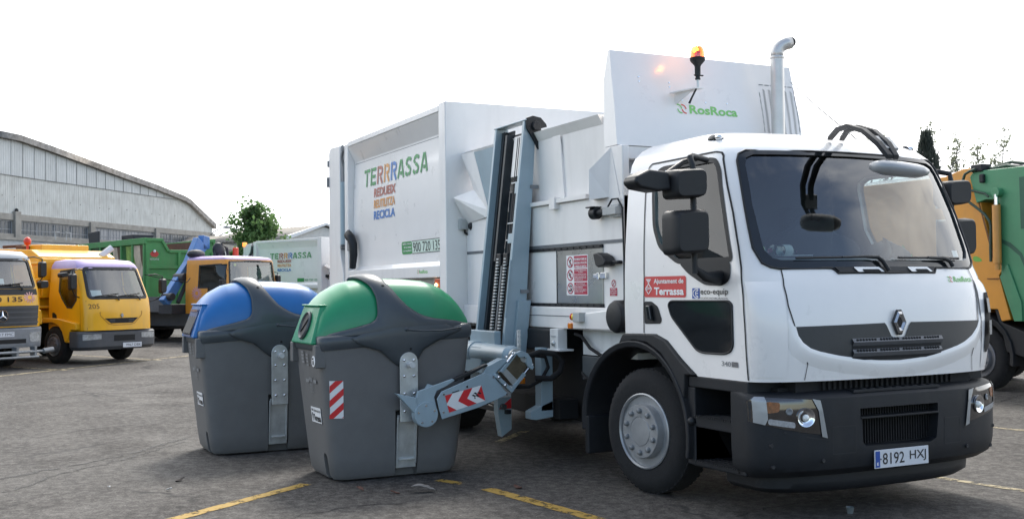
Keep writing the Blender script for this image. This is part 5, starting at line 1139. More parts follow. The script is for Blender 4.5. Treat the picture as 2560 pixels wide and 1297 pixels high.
# ================================================================ GROUND
def asphalt():
    m = bpy.data.materials.new('asphalt'); m.use_nodes = True; t = m.node_tree; p = t.nodes['Principled BSDF']
    c = N(t, 'ShaderNodeTexCoord'); L = t.links.new
    def noise(sc, det=6, ro=.6, vec=None, dist=0):
        n = N(t, 'ShaderNodeTexNoise'); n.inputs['Scale'].default_value = sc; n.inputs['Detail'].default_value = det; n.inputs['Roughness'].default_value = ro; n.inputs['Distortion'].default_value = dist
        L(vec or c.outputs['Object'], n.inputs['Vector']); return n.outputs['Fac']
    def rng(s, a, b, x, y):
        r = N(t, 'ShaderNodeMapRange'); r.inputs[1].default_value = a; r.inputs[2].default_value = b; r.inputs[3].default_value = x; r.inputs[4].default_value = y; L(s, r.inputs[0]); return r.outputs[0]
    def mix(f, a, b):
        n = N(t, 'ShaderNodeMix', data_type='RGBA')
        for k, v in ((0, f), (6, a), (7, b)):
            if isinstance(v, tuple): n.inputs[k].default_value = (*v, 1)
            elif isinstance(v, float): n.inputs[k].default_value = v
            else: L(v, n.inputs[k])
        return n.outputs[2]
    big = rng(noise(.16, 5, .6), .32, .68, 0, 1); med = rng(noise(.9, 8, .65, dist=.6), .35, .7, 0, 1); fine = noise(60, 4, .7); grain = noise(230, 2, .6)
    col = mix(big, (.042, .037, .033), (.074, .067, .060)); col = mix(rng(med, 0, 1, 0., .8), col, (.030, .026, .024))
    # tyre-polished streaks along the driving direction and dark drips
    mp_ = N(t, 'ShaderNodeMapping'); mp_.inputs['Rotation'].default_value = (0, 0, R_(-38)); mp_.inputs['Scale'].default_value = (.25, 1.6, 1); L(c.outputs['Object'], mp_.inputs[0])
    col = mix(rng(noise(1.1, 7, .6, mp_.outputs[0], .8), .50, .70, 0., .7), col, (.040, .036, .034))
    col = mix(rng(noise(.5, 6, .7, mp_.outputs[0], .3), .58, .74, 0, .45), col, (.145, .132, .118))
    col = mix(rng(noise(2.6, 3, .5), .66, .73, 0, .6), col, (.028, .024, .023))
    col = mix(rng(fine, .48, .75, 0, .6), col, (.21, .195, .175)); col = mix(rng(fine, .50, .30, 0, .65), col, (.016, .014, .013)); f2 = noise(11, 8, .78); col = mix(rng(f2, .48, .64, 0, .6), col, (.16, .15, .135)); col = mix(rng(f2, .50, .36, 0, .75), col, (.022, .020, .019))
    # cracks: warped cell borders, broken by noise
    mpc = N(t, 'ShaderNodeMapping'); mpc.inputs['Rotation'].default_value = (0, 0, R_(25)); mpc.inputs['Scale'].default_value = (.42, .85, 1)
    wn = N(t, 'ShaderNodeTexNoise'); wn.inputs['Scale'].default_value = 1.6; wn.inputs['Detail'].default_value = 8; L(c.outputs['Object'], wn.inputs['Vector'])
    ad = N(t, 'ShaderNodeVectorMath', operation='MULTIPLY_ADD'); ad.inputs[1].default_value = (.9, .9, 0); L(wn.outputs['Color'], ad.inputs[0]); L(c.outputs['Object'], ad.inputs[2]); L(ad.outputs[0], mpc.inputs[0])
    v = N(t, 'ShaderNodeTexVoronoi', feature='DISTANCE_TO_EDGE'); v.inputs['Scale'].default_value = .55; L(mpc.outputs[0], v.inputs['Vector'])
    cr = rng(v.outputs['Distance'], .004, .016, 1, 0); cm = rng(noise(.35, 4, .6), .50, .60, 0, 1)
    mu = N(t, 'ShaderNodeMath', operation='MULTIPLY'); L(cr, mu.inputs[0]); L(cm, mu.inputs[1])
    mu2 = N(t, 'ShaderNodeMath', operation='MULTIPLY'); L(mu.outputs[0], mu2.inputs[0]); mu2.inputs[1].default_value = .85
    col = mix(mu2.outputs[0], col, (.016, .015, .015))
    sp = rng(noise(38, 1, .5), .76, .80, 0, .7); col = mix(sp, col, (.34, .32, .30))
    L(col, p.inputs['Base Color'])
    L(rng(med, 0, 1, .70, .92), p.inputs['Roughness']); p.inputs['Specular IOR Level'].default_value = .25
    b = N(t, 'ShaderNodeBump'); b.inputs['Strength'].default_value = .35; b.inputs['Distance'].default_value = .012
    h = N(t, 'ShaderNodeMath', operation='SUBTRACT'); L(grain, h.inputs[0]); L(mu.outputs[0], h.inputs[1]); L(h.outputs[0], b.inputs['Height'])
    b2 = N(t, 'ShaderNodeBump'); b2.inputs['Strength'].default_value = .25; b2.inputs['Distance'].default_value = .05; L(med, b2.inputs['Height']); L(b.outputs[0], b2.inputs['Normal']); L(b2.outputs[0], p.inputs['Normal'])
    return m
g = Mb(); n = 24; rows = []
for i in range(n + 1):
    rows.append([(-300 + 600 * i / n, -300 + 600 * j / n, 0) for j in range(n + 1)])
g.grid(rows); tagit(g.build('ground', asphalt()), kind='structure')
def worn_paint(name, col, keep):
    m = bpy.data.materials.new(name); m.use_nodes = True; t = m.node_tree; p = t.nodes['Principled BSDF']; L = t.links.new
    p.inputs['Roughness'].default_value = .75
    c = N(t, 'ShaderNodeTexCoord'); n = N(t, 'ShaderNodeTexNoise'); n.inputs['Scale'].default_value = 7; n.inputs['Detail'].default_value = 9; n.inputs['Roughness'].default_value = .72; L(c.outputs['Object'], n.inputs['Vector'])
    r = N(t, 'ShaderNodeMapRange'); r.inputs[1].default_value = keep - .05; r.inputs[2].default_value = keep + .05; L(n.outputs['Fac'], r.inputs[0])
    n2 = N(t, 'ShaderNodeTexNoise'); n2.inputs['Scale'].default_value = 25; n2.inputs['Detail'].default_value = 5; L(c.outputs['Object'], n2.inputs['Vector'])
    m_ = N(t, 'ShaderNodeMix', data_type='RGBA'); m_.inputs[6].default_value = (*[q * .55 for q in col], 1); m_.inputs[7].default_value = (*col, 1); L(n2.outputs['Fac'], m_.inputs[0]); L(m_.outputs[2], p.inputs['Base Color'])
    L(r.outputs[0], p.inputs['Alpha']); return m
yel = worn_paint('worn_yellow_paint', (.42, .26, .04), .44); yel2 = worn_paint('faded_yellow_paint', (.40, .33, .19), .47)
random.seed(11)
def line(a, b, wd, m, n=40):
    a = Vector((*a, .004)); b = Vector((*b, .004)); d = (b - a).normalized(); nn = Vector((-d.y, d.x, 0)); L = []; Rr = []
    for i in range(n + 1):
        p = a + (b - a) * i / n; L.append(p + nn * wd * (.5 + random.uniform(-.05, .05))); Rr.append(p - nn * wd * (.5 + random.uniform(-.05, .05)))
    g = Mb(); g.grid([L, Rr]); tagit(g.build('parking_line', m), kind='structure')
line((-1.9, -5.48), (-3.44, -3.43), .12, yel); line((-3.93, -2.85), (-4.35, -2.3), .10, yel2); line((-2.46, -2.16), (-.75, -1.94), .12, yel)
line((-3.05, -2.36), (-2.78, -2.24), .10, yel)
line((-1.5, 1.38), (.45, 1.65), .09, yel2); line((-3.2, 4.56), (-2.2, 4.68), .10, yel2)
line((-17.2, -6.9), (-23.5, -.9), .14, yel2, 60); line((-19.6, -4.2), (-21.8, -5.4), .12, yel2); line((-21.9, -1.9), (-26.5, -4.0), .12, yel2); line((-4.9, -.9), (-5.6, -.2), .10, yel2)
# open joints and dirty seams in the asphalt
tar = worn_paint('crack_dirt', (.020, .018, .017), .46)
def crack(pts, wd, seed):
    rnd = random.Random(seed); P = [Vector((*p, .003)) for p in pts]; Q = []
    for a, b in zip(P, P[1:]):
        k = max(2, int((b - a).length / .09)); d = (b - a).normalized(); nn = Vector((-d.y, d.x, 0))
        for i in range(k): Q.append((a.lerp(b, i / k) + nn * rnd.gauss(0, .022), nn, wd * rnd.uniform(.35, 1.4)))
    g = Mb(); g.grid([[p + n * w_ for p, n, w_ in Q], [p - n * w_ for p, n, w_ in Q]]); tagit(g.build('asphalt_crack', tar), kind='structure')
crack([(-11.896, -5.978), (-12.328, -5.653), (-13.175, -4.762), (-13.905, -3.765), (-15.665, -2.483), (-17.606, -1.264)], 0.03, 0)
crack([(-4.86, -6.115), (-5.089, -5.795), (-5.466, -5.267), (-5.974, -4.666), (-6.608, -4.179), (-7.097, -3.753)], 0.035, 1)
crack([(-4.329, -5.748), (-5.116, -5.29), (-5.693, -4.698), (-6.843, -3.841)], 0.02, 2)
crack([(-7.83, -5.493), (-8.457, -4.846), (-8.662, -4.217)], 0.012, 3)
crack([(-4.869, 6.366), (-4.91, 6.887), (-5.452, 8.046)], 0.02, 4)
crack([(-0.59, -1.065), (-0.725, -0.472), (-0.714, -0.007), (-0.605, 0.383)], 0.012, 5)
crack([(-2.12, -3.991), (-2.328, -3.31), (-2.157, -2.911)], 0.01, 6)
# litter on the ground
def leaf(name, label, cat, p, sz, rz, m, seed):
    rnd = random.Random(seed); k = 9; g = Mb(); rows = []
    for i in range(k + 1):
        t = i / k; w_ = .5 * math.sin(math.pi * min(1, t * 1.02 + .02)) ** .7 * (1 + rnd.uniform(-.2, .2)); z = .012 + .02 * math.sin(3 * t + seed) + rnd.uniform(0, .006)
        rows.append([((t - .5) * sz, q * w_ * sz * .55, z * sz / .08 * .6 + abs(q) * .008) for q in (-1, -.5, 0, .5, 1)])
    g.grid(rows); o = g.build(name, m, None, sharp=60, solid=.003); o.location = (*p, .006); o.rotation_euler = (0, 0, rz); tagit(o, label, cat); return o
lb = mat('dead_leaf_brown', (.11, .05, .035), .8, var=.4, scale=30); lg_ = mat('litter_grey', (.20, .19, .18), .7, var=.3, scale=30); lw = mat('litter_white', (.55, .54, .52), .7, var=.2, scale=30)
leaf('dead_leaf', 'curled reddish dead leaf on the asphalt left of the tiny pair', 'leaf', (-2.90, -3.12), .085, .4, lb, 1)
leaf('dead_leaf', 'small reddish dead leaf on the asphalt just beyond the end of a yellow line', 'leaf', (-2.63, -2.91), .075, 1.2, lb, 2)
leaf('dead_leaf', 'brown dead leaf lying at the head of the short yellow line before the truck', 'leaf', (-2.36, -1.92), .10, .2, lb, 3)
leaf('dead_leaf', 'dark dead leaf on the asphalt at the left, below the blue-lidded bin', 'leaf', (-4.15, -4.37), .09, 2.0, mat('dead_leaf_dark', (.03, .022, .018), .8, var=.4, scale=30), 4)
leaf('paper_scrap', 'white paper scrap on the asphalt nearest the photographer on the left', 'litter', (-3.72, -4.53), .055, .9, lw, 5)
leaf('paper_scrap', 'tiny white paper scrap left of the larger white scrap on the asphalt', 'litter', (-4.08, -4.97), .04, .3, lw, 6)
leaf('twig_litter', 'grey crushed twig litter on the asphalt in front of the green-lidded bin', 'litter', (-2.58, -2.68), .20, 1.1, lg_, 7)
leaf('dead_leaf', 'dark flat dead leaf at the far lower right edge of the asphalt', 'leaf', (.05, -.55), .09, .6, lb, 8)
b = thing('plastic_cup', 'pale translucent plastic cup standing on the asphalt in front of the bumper', 'cup', (-.08, -.56, 0))
b.location = (-.26, -.25, .0)
g = Mb(); g.lathe([(.022, 0), (.030, .045), (.032, .048), (.028, .044), (.02, .004)], (0, 0, 0), (0, 0, 1), 20, cap=False); g.lathe([(.021, .0), (.021, .003)], (0, 0, 0), (0, 0, 1), 20); g.build('cup_body', mat('cup_plastic', (.16, .18, .18), .25, var=.2, coat=.4), b, sharp=60)

# ================================================================ BACKGROUND, row of parked lorries (heading turned 28 degrees from the white truck)
ROW = R_(29)
yellow = mat('municipal_yellow', (.80, .40, .004), .35, var=.07, scale=2.5, coat=.25, dirt=.12)
orange = mat('municipal_orange', (.66, .28, .03), .4, var=.07, scale=2.5, coat=.15, dirt=.14)
lilac = mat('lilac_paint', (.44, .34, .56), .42, var=.10, scale=3, dirt=.10)
bumpgrey = mat('bumper_grey', (.06, .064, .072), .55, var=.15, dirt=.12)
green_c = mat('container_green', (.07, .27, .08), .5, var=.18, scale=2.2, dirt=.24)
rust = mat('rust_brown', (.12, .055, .035), .85, var=.4, scale=5)
bglass = glass('lorry_glass', (.22, .26, .26), 1.0, .06)
def small_wheel(p, x, y, z, R, s_): return wheel(p, x, y, z, R=R, side=s_, rim=mat('wheel_dull_grey', (.20, .20, .21), .5, .4, var=.25), wd=.28, nut=False)
def lorry_cab(T, paint, roofp, W, L, zb, zw0, zw1, zrf, rake, swin, zsplit=None, wsy=.86, D=.22):
    no = Nose([(zb, 0), (zw0 - .25, -.01), (zw0, -.06), (zw1, -.06 - rake), (zw1 + .10, -.12 - rake), (zrf - .04, -.24 - rake), (zrf, -.55 - rake)],
              [(zb, W), (zw0, W), (zw1, W - .07), (zw1 + .10, W - .10), (zrf - .04, W - .17), (zrf, W - .42)], D, 2.8, -L)
    wi = rounded([(-wsy * W, zw0 + .04), (wsy * W, zw0 + .04), (wsy * W - .07, zw1), (-wsy * W + .07, zw1)], .08)
    zsL = [zb, zb + .05] + [zb + .05 + (zw0 - zb - .05) * i / 5 for i in range(1, 6)] + [zw0 + (zw1 - zw0) * i / 6 for i in range(1, 7)] + [zw1 + .05, zw1 + .1, zrf - .06, zrf - .04, zrf - .02, zrf]
    c = shell('cab', no, zsL, [prismx(wi, -1.2, .4), prismy(swin, -W - .3, -W + .3), prismy(swin, W - .3, W + .3)], [paint, lining, roofp], T, .05, zsplit=zsplit)
    g = Mb(); drape(g, inset(wi, -.012), no.F(-.012), step=.2); g.build('windscreen', wglass, c, sharp=60)
    g = Mb(); drape(g, inset(wi, -.035), no.F(.004), [inset(wi, .03)], step=.2); g.build('windscreen_surround', blackp, c, sharp=60)
    for s_ in (-1, 1):
        g = Mb(); drape(g, inset(swin, -.012), no.S(-.012, s_), step=.3); g.build('side_window', bglass, c, sharp=60)
        g = Mb(); drape(g, inset(swin, -.025), no.S(.004, s_), [inset(swin, .018)], step=.3); g.build('window_frame', blackp, c, sharp=60)
    g = Mb(); g.box(-.75, -.25, -W * .9, W * .9, zw0 - .35, zw0 + .03); g.box(-L + .25, -L + .5, -W * .8, -.1, zw0 - .4, zw0 + .5); g.box(-L + .25, -L + .5, .1, W * .8, zw0 - .4, zw0 + .5); g.build('cab_interior', mat('lorry_interior', (.06, .065, .065), .8, var=.3), T, bev=.03)
    g = Mb(); g.tube([(-.72 + .10 * math.sin(2 * math.pi * i / 20), .45 + .22 * math.cos(2 * math.pi * i / 20), zw0 + .12 + .19 * math.sin(2 * math.pi * i / 20)) for i in range(21)], .018, 6, cap=False); g.build('steering_wheel', blackp, T, sharp=60)
    for y0 in (-.05, .55):
        g = Mb(); g.tube([(no.fx(y0 - .6 + .6 * i / 6, zw0 + .07) + .02, y0 - .6 + .6 * i / 6, zw0 + .075 + .01 * i) for i in range(7)], .014, 5); g.tube([(no.fx(y0, zw0) + .03, y0, zw0 - .02), (no.fx(y0 - .1, zw0) + .03, y0 - .1, zw0 + .08), (no.fx(y0 - .3, zw0) + .02, y0 - .3, zw0 + .10)], .016, 5); g.build('wiper', blackp, c)
    return c, no
def lorry_mirror(T, s_, x, y, z0, z1, wd=.17):
    g = Mb(); mbox(g, x - .12, x, *sorted((y, y + s_ * wd)), z0, z1); g.build('mirror', blackp, T, sharp=40)
    g = Mb(); g.tube([(x - .07, y + s_ * wd * .5, z0), (x - .07, y + s_ * wd * .5, z1 + .05), (x - .12, y - s_ * .1, z1 + .10), (x - .2, y - s_ * .25, z1 + .08)], .016, 6); g.tube([(x - .07, y + s_ * wd * .5, z0), (x - .1, y, z0 - .12), (x - .2, y - s_ * .25, z0 - .2)], .014, 6); g.build('mirror_arm', blackp, T, sharp=60)

# --- yellow sweeper lorry with the lilac roof, fleet number 205
T = thing('yellow_lorry', 'yellow municipal lorry with a lilac cab roof and fleet number 205', 'truck', (-21.62, -2.84, 0), ROW)
c, no = lorry_cab(T, yellow, lilac, .92, 1.55, .78, 1.50, 2.24, 2.47, .34, [(-.44, 1.50), (-.62, 1.32), (-.80, 1.33), (-1.02, 1.55), (-1.15, 1.72), (-1.16, 2.17), (-.62, 2.21), (-.50, 1.9)], zsplit=2.23)
g = Mb(); GRl = [(-.58, 1.20), (.58, 1.20), (.56, 1.12), (.36, .93), (.22, .90), (-.22, .90), (-.36, .93), (-.56, 1.12)]
for i in range(len(GRl)): stroke(g, [GRl[i], GRl[(i + 1) % len(GRl)]], .018, no.F(.004))
g.build('grille_moulding', mat('yellow_shadow_line', (.40, .17, .006), .5, var=.1), c, sharp=60)
g = Mb(); drape(g, [(-.46, 1.06), (.46, 1.06), (.30, .94), (-.30, .94)], no.F(.006), step=.1); g.build('grille', dark, c)
g = Mb()
for z in (.98, 1.02): stroke(g, [(-.34, z), (.34, z)], .014, no.F(.010))
g.build('grille_bar', bumpgrey, c)
g = Mb(); g.prism([(no.fx(0, 1.12) + .004, y, z) for y, z in ((0, 1.18), (.045, 1.12), (0, 1.06), (-.045, 1.12))], (.02, 0, 0)); g.build('badge', silver, c, bev=.008)
g = Mb(); text(g, '205', -.83, -.58, 1.29, 1.40, no.F(.005), bold=-.005); g.build('fleet_number', mat('number_brown', (.05, .02, .01), .6, var=.1), c)
g = Mb(); stroke(g, [(-.86, 1.48), (-.86, .80)], .012, no.F(.003)); stroke(g, [(-.30, 1.48), (-.28, 1.1), (-.28, .80)], .012, no.S(.003)); g.build('panel_seam', mat('yellow_shadow_line', (1, 1, 1)), c)
g = Mb(); drape(g, rounded([(-1.40, 1.02), (-1.22, 1.02), (-1.22, 1.14), (-1.32, 1.20), (-1.40, 1.20)], .02), no.S(.004)); g.build('door_handle', blackp, c)
g = Mb(); drape(g, [(-.70, 1.58), (-.45, 1.58), (-.45, 1.72), (-.70, 1.72)], no.F(-.02)); g.build('windscreen_paper', signwhite, c)
g = Mb(); drape(g, [(-.76, 2.11), (-.68, 2.11), (-.68, 2.17), (-.76, 2.17)], no.F(-.02)); g.build('windscreen_sticker', mat('sticker_yellow', (.6, .65, .08), .5, var=.05), c)
b2 = Nose([(.32, -.06), (.40, 0), (.72, 0), (.76, -.05)], [(.32, 1.0), (.4, 1.06), (.76, 1.06)], .28, 3.0, -.50)
B2 = b2.solid([.32, .36, .40, .5, .6, .68, .72, .76]).build('bumper', bumpgrey, T); g = Mb(); drape(g, [(-.22, .52), (.36, .52), (.36, .66), (-.22, .66)], b2.F(.004), step=.2); g.build('bumper_opening', dark, B2)
for s_ in (-1, 1):
    g = Mb(); drape(g, [(s_ * .98, .56), (s_ * .55, .58), (s_ * .55, .70), (s_ * .98, .70)], b2.F(.006), step=.05); h = g.build('headlight', mat('lamp_clear', (.45, .46, .46), .12, .3, var=.4, scale=14, coat=.8), T, sharp=60)
    g = Mb(); g.prism([(-.30, s_ * 1.03, .80), (-.50, s_ * 1.03, .80), (-.56, s_ * 1.03, .70), (-.62, s_ * 1.03, .55), (-.74, s_ * 1.03, .50), (-.85, s_ * 1.03, .75), (-1.0, s_ * 1.03, .90), (-1.25, s_ * 1.03, .97), (-1.6, s_ * 1.03, .95), (-1.7, s_ * 1.03, 1.02), (-1.6, s_ * 1.03, 1.08), (-1.0, s_ * 1.03, 1.06), (-.3, s_ * 1.03, .95)], (0, -s_ * .35, 0)); g.box(-.75, -.3, *sorted((s_ * 1.02, s_ * .7)), .50, .56); g.build('mudguard', yellow, T, bev=.02)
    small_wheel(T, -1.25, s_ * .98, .44, .44, s_); small_wheel(T, -4.4, s_ * .98, .44, .44, s_)
g = Mb(); g.box(.003, .012, .02, .54, .36, .47); pl = g.build('number_plate', mat('plate_white', (1, 1, 1)), T); g = Mb(); text(g, '9967 DBK', .10, .52, .385, .445, lambda a, b_: (.0135, a, b_)); g.build('plate_digits', black, pl)
lorry_mirror(T, -1, -.18, -1.06, 1.72, 2.12); lorry_mirror(T, 1, -.12, 1.22, 1.62, 2.0)
g = Mb(); mbox(g, -.6, -.45, -1.30, -1.10, 2.02, 2.15); g.build('wide_angle_mirror', blackp, T, sharp=40)
g = Mb(); g.tube([(-.5, 1.0, 2.1), (-.1, 1.5, 1.95), (0, 1.9, 1.9), (0, 2.0, 2.0)], .012, 5); g.tube([(-.1, 1.3, 1.6), (-.3, 1.1, 1.45)], .012, 5); g.build('mirror_stay', blackp, T)
g = Mb(); g.box(-5.6, -1.75, -1.05, 1.05, .95, 1.28); g.prism([(-5.6, -1.05, 1.28), (-1.75, -1.05, 1.28), (-1.75, -1.05, 2.55), (-2.1, -1.05, 2.72), (-3.6, -1.05, 2.78), (-5.6, -1.05, 2.5)], (0, 2.1, 0))
for z in (1.30, 1.55, 1.95, 2.35): g.box(-5.5, -1.7, -1.12, 1.12, z, z + .06)
g.box(-1.76, -1.70, -1.0, -.2, 1.6, 2.5); g.box(-3.2, -2.2, -.7, .6, 2.7, 2.86); SB = g.build('sweeper_body', yellow, T, bev=.02)
g = Mb(); g.tube([(-1.9, .75, 2.3), (-1.9, .75, 2.60), (-1.8, 1.0, 2.80)], .085, 12); g.build('suction_pipe', white3, SB, sharp=60)
g = Mb(); g.cyl((-2.4, -.95, 2.6), (-2.4, -.95, 2.85), .03, 8); g.ball((-2.4, -.95, 2.93), .09, 12, 0, (1, 1, 1.2)); g.build('beacon', mat('beacon_red', (1, 1, 1)), SB, sharp=60)
g = Mb(); g.box(-3.0, -2.7, -.9, -.6, 2.74, 2.84); g.tube([(-3.4, -1.0, 2.82), (-3.0, -.5, 2.86), (-2.5, 0, 2.84)], .04, 8); g.build('body_hatch', rust, SB, bev=.03)
g = Mb(); g.box(-5.6, -.4, -.45, .45, .4, .95); g.build('chassis', dark, T)

# --- grey and yellow lorry at the left edge
T = thing('yellow_lorry', 'large yellow and grey lorry with a star badge, cut off by the left edge', 'truck', (-20.40, -5.46, 0), ROW)
T.scale = (.95, .95, .95)
c, no = lorry_cab(T, yellow, mat('roof_grey_blue', (.22, .25, .29), .35, var=.12, coat=.3), 1.04, 1.8, .98, 1.86, 2.54, 2.78, .22, [(-.36, 1.9), (-1.2, 1.9), (-1.25, 2.45), (-.6, 2.48)], zsplit=2.56)
g = Mb(); drape(g, [(-.92, 1.0), (.92, 1.0), (.98, 1.47), (-.98, 1.47)], no.F(.006), step=.08); GG = g.build('grille', mat('grille_dark', (.03, .033, .038), .45, var=.15), c, sharp=60)
g = Mb()
for z in (1.08, 1.2, 1.32, 1.43): stroke(g, [(-.95 + .1 * i, z) for i in range(20)], .035, no.F(.018))
g.build('grille_bar', bumpgrey, c, sharp=60)
g = Mb(); cz = 1.24
g.tube([(no.fx(.0, cz) + .035, .13 * math.cos(2 * math.pi * i / 24), cz + .13 * math.sin(2 * math.pi * i / 24)) for i in range(25)], .014, 6, cap=False)
for a in (90, 210, 330): g.tube([(.035, 0, cz), (.035, .125 * math.cos(R_(a)), cz + .125 * math.sin(R_(a)))], [.03, .006], 6)
g.build('badge', chrome, c, sharp=60)
g = Mb(); text(g, '900 720 135', -.95, .52, 1.56, 1.68, no.F(.005), bold=.01); g.build('phone_lettering', mat('number_brown', (1, 1, 1)), c)
g = Mb()
for a in range(12): stroke(g, [(.72 + .06 * math.cos(R_(30 * a)), 1.66 + .05 * math.sin(R_(30 * a))), (.72 + .16 * math.cos(R_(30 * a)), 1.66 + .13 * math.sin(R_(30 * a)))], .028, no.F(.005))
g.build('sun_decal', mat('decal_pink', (.66, .34, .34), .5, var=.2), c)
g = Mb(); drape(g, [(-.95, 1.72), (.95, 1.72), (.93, 1.86), (-.93, 1.86)], no.F(.004), step=.1); g.build('wiper_cowl', blackp, c)
g = Mb(); drape(g, [(.02, 1.98), (.13, 1.98), (.13, 2.10), (.02, 2.10)], no.F(-.02)); g.build('windscreen_paper', signwhite, c)
g = Mb(); g.hexa([(-.25, .90, 1.02), (-.12, 1.08, 1.02), (-.5, 1.10, 1.02), (-.5, .90, 1.02)], [(-.20, .90, 1.36), (-.14, 1.07, 1.36), (-.5, 1.09, 1.40), (-.5, .90, 1.40)]); g.build('corner_deflector', yellow, c, bev=.02)
b2 = Nose([(.50, -.02), (.55, 0), (.92, 0), (.97, -.04)], [(.5, 1.06), (.97, 1.09)], .22, 3.2, -.7)
B2 = b2.solid([.5, .53, .6, .7, .8, .88, .92, .97]).build('bumper', mat('bumper_silver_grey', (.20, .21, .225), .45, var=.15, dirt=.12), T)
g = Mb(); drape(g, [(-.6, .60), (.6, .60), (.6, .70), (-.6, .70)], b2.F(.004), step=.2); g.build('bumper_opening', dark, B2)
for s_ in (-1, 1):
    g = Mb(); drape(g, rounded([(s_ * 1.02, .62), (s_ * .70, .62), (s_ * .68, .84), (s_ * 1.02, .86)], .04), b2.F(.008), step=.05); h = g.build('headlight', mat('lamp_clear', (1, 1, 1)), T, sharp=60)
    small_wheel(T, -1.4, s_ * 1.0, .5, .5, s_)
g = Mb(); g.box(.003, .012, -.22, .30, .76, .87); pl = g.build('number_plate', mat('plate_white', (1, 1, 1)), T); g = Mb(); text(g, '5417 FMC', -.18, .28, .785, .845, lambda a, b_: (.0135, a, b_)); g.build('plate_digits', black, pl)
g = Mb(); g.cyl((.12, -1.1, .40), (.12, 1.05, .40), .035, 10); g.cyl((.12, .95, .40), (.12, 1.2, .43), .065, 12); g.cyl((.18, -1.0, .28), (.18, .8, .28), .03, 10)
for y in (-.8, .3, .75): g.box(-.05, .15, y - .03, y + .03, .30, .52)
g.build('wash_bar', mat('bar_grey', (.25, .26, .27), .45, .5, var=.2), T, bev=.004)
lorry_mirror(T, 1, -.25, 1.12, 2.12, 2.52); g = Mb(); mbox(g, -.38, -.22, 1.10, 1.32, 1.86, 2.06); g.build('wide_angle_mirror', blackp, T, sharp=40)
g = Mb(); g.box(-6.5, -1.9, -1.15, 1.15, 1.2, 2.5); g.build('tank_body', yellow, T, bev=.25, segs=5); g = Mb(); g.box(-6.5, -.5, -.45, .45, .45, 1.2); g.build('chassis', dark, T)
g = Mb(); g.cyl((-.9, .0, 2.76), (-.9, 0, 2.80), .08, 12); g.ball((-.9, 0, 2.83), .075, 12, 0, (1, 1, .9)); g.build('beacon', amber, T, sharp=60)

# --- orange lorry carrying a blue folding crane
T = thing('crane_lorry', 'orange lorry with a pale lilac roof and blue folding crane behind the cab', 'truck', (-29.65, 2.2, 0), R_(34))
c, no = lorry_cab(T, orange, lilac, 1.16, 1.95, .95, 1.72, 2.62, 2.80, .10, [(-.22, 1.62), (-.95, 1.62), (-.95, 1.78), (-1.38, 1.78), (-1.38, 2.48), (-.22, 2.52)], zsplit=2.66, wsy=.90, D=.14)
g = Mb(); drape(g, [(-.62, 1.86), (-.32, 1.86), (-.32, 2.0), (-.62, 2.0)], no.F(-.02)); g.build('windscreen_paper', signwhite, c)
g = Mb(); drape(g, [(-.80, 2.46), (-.70, 2.46), (-.70, 2.53), (-.80, 2.53)], no.F(-.02)); g.build('windscreen_sticker', mat('sticker_yellow', (1, 1, 1)), c)
g = Mb()
for a in range(14): stroke(g, [(-1.45 + .07 * math.cos(R_(26 * a)), 1.60 + .07 * math.sin(R_(26 * a))), (-1.45 + .22 * math.cos(R_(26 * a)), 1.60 + .22 * math.sin(R_(26 * a)))], .03, no.S(.004))
text(g, 'AJUNTAMENT', -1.25, -.85, 1.36, 1.43, no.S(.004)); g.build('sun_decal', mat('decal_lilac', (.45, .25, .38), .5, var=.2), c)
lorry_mirror(T, -1, -.15, -1.16, 1.62, 2.05, .22); lorry_mirror(T, 1, -.15, 1.2, 1.7, 2.2)
g = Mb(); g.box(-.25, .02, -1.12, 1.12, .45, .95); g.box(-7.0, -.4, -.45, .45, .5, 1.0); g.build('bumper', bumpgrey, T, bev=.03)
for s_ in (-1, 1): small_wheel(T, -1.3, s_ * 1.0, .5, .5, s_); small_wheel(T, -5.2, s_ * 1.0, .5, .5, s_)
cb = mat('crane_blue', (.07, .20, .46), .45, var=.12, dirt=.15)
g = Mb()
def boom(a, b, w0, w1):
    a = Vector(a); b = Vector(b); d = (b - a).normalized(); s = d.cross(Vector((1, 0, 0))).normalized(); q = Vector((1, 0, 0)) * .12
    g.hexa([a + s * w0 - q, a - s * w0 - q, a - s * w0 + q, a + s * w0 + q], [b + s * w1 - q, b - s * w1 - q, b - s * w1 + q, b + s * w1 + q])
boom((-2.3, -1.75, 1.30), (-2.3, -.55, 2.75), .16, .14); boom((-2.3, -.75, 2.5), (-2.3, -.15, 3.28), .14, .28); boom((-2.3, -.15, 3.28), (-2.3, .15, 3.28), .25, .2)
CRN = g.build('crane_boom', cb, T, bev=.02)
g = Mb(); g.box(-2.55, -2.05, -.2, .5, 1.0, 2.6); g.box(-2.6, -2.0, -1.7, .3, .95, 1.25); g.tube([(-2.15, -1.3, 1.3), (-2.15, -.9, 2.0), (-2.15, -.6, 2.4)], .07, 10); g.cyl((-2.45, -1.65, 1.5), (-2.0, -1.65, 1.5), .12, 14); g.cyl((-2.45, -1.1, 2.1), (-2.0, -1.1, 2.1), .16, 14)
g.tube([(-2.0, .1, 2.6), (-2.0, .25, 3.1), (-2.0, .45, 3.22), (-2.0, .6, 2.9), (-2.0, .5, 2.6)], .06, 8); g.tube([(-1.9, .2, 2.7), (-1.9, .4, 3.25), (-1.9, .65, 3.1), (-1.9, .7, 2.8)], .05, 8); g.ball((-1.9, -.75, 2.88), .22, 12, 0, (1, 1.6, .7)); g.ball((-2.0, .35, 3.05), .2, 10, 0, (1, 1, 1.3)); g.build('crane_base', mat('crane_dark', (.03, .032, .036), .6, var=.3), T, bev=.01)
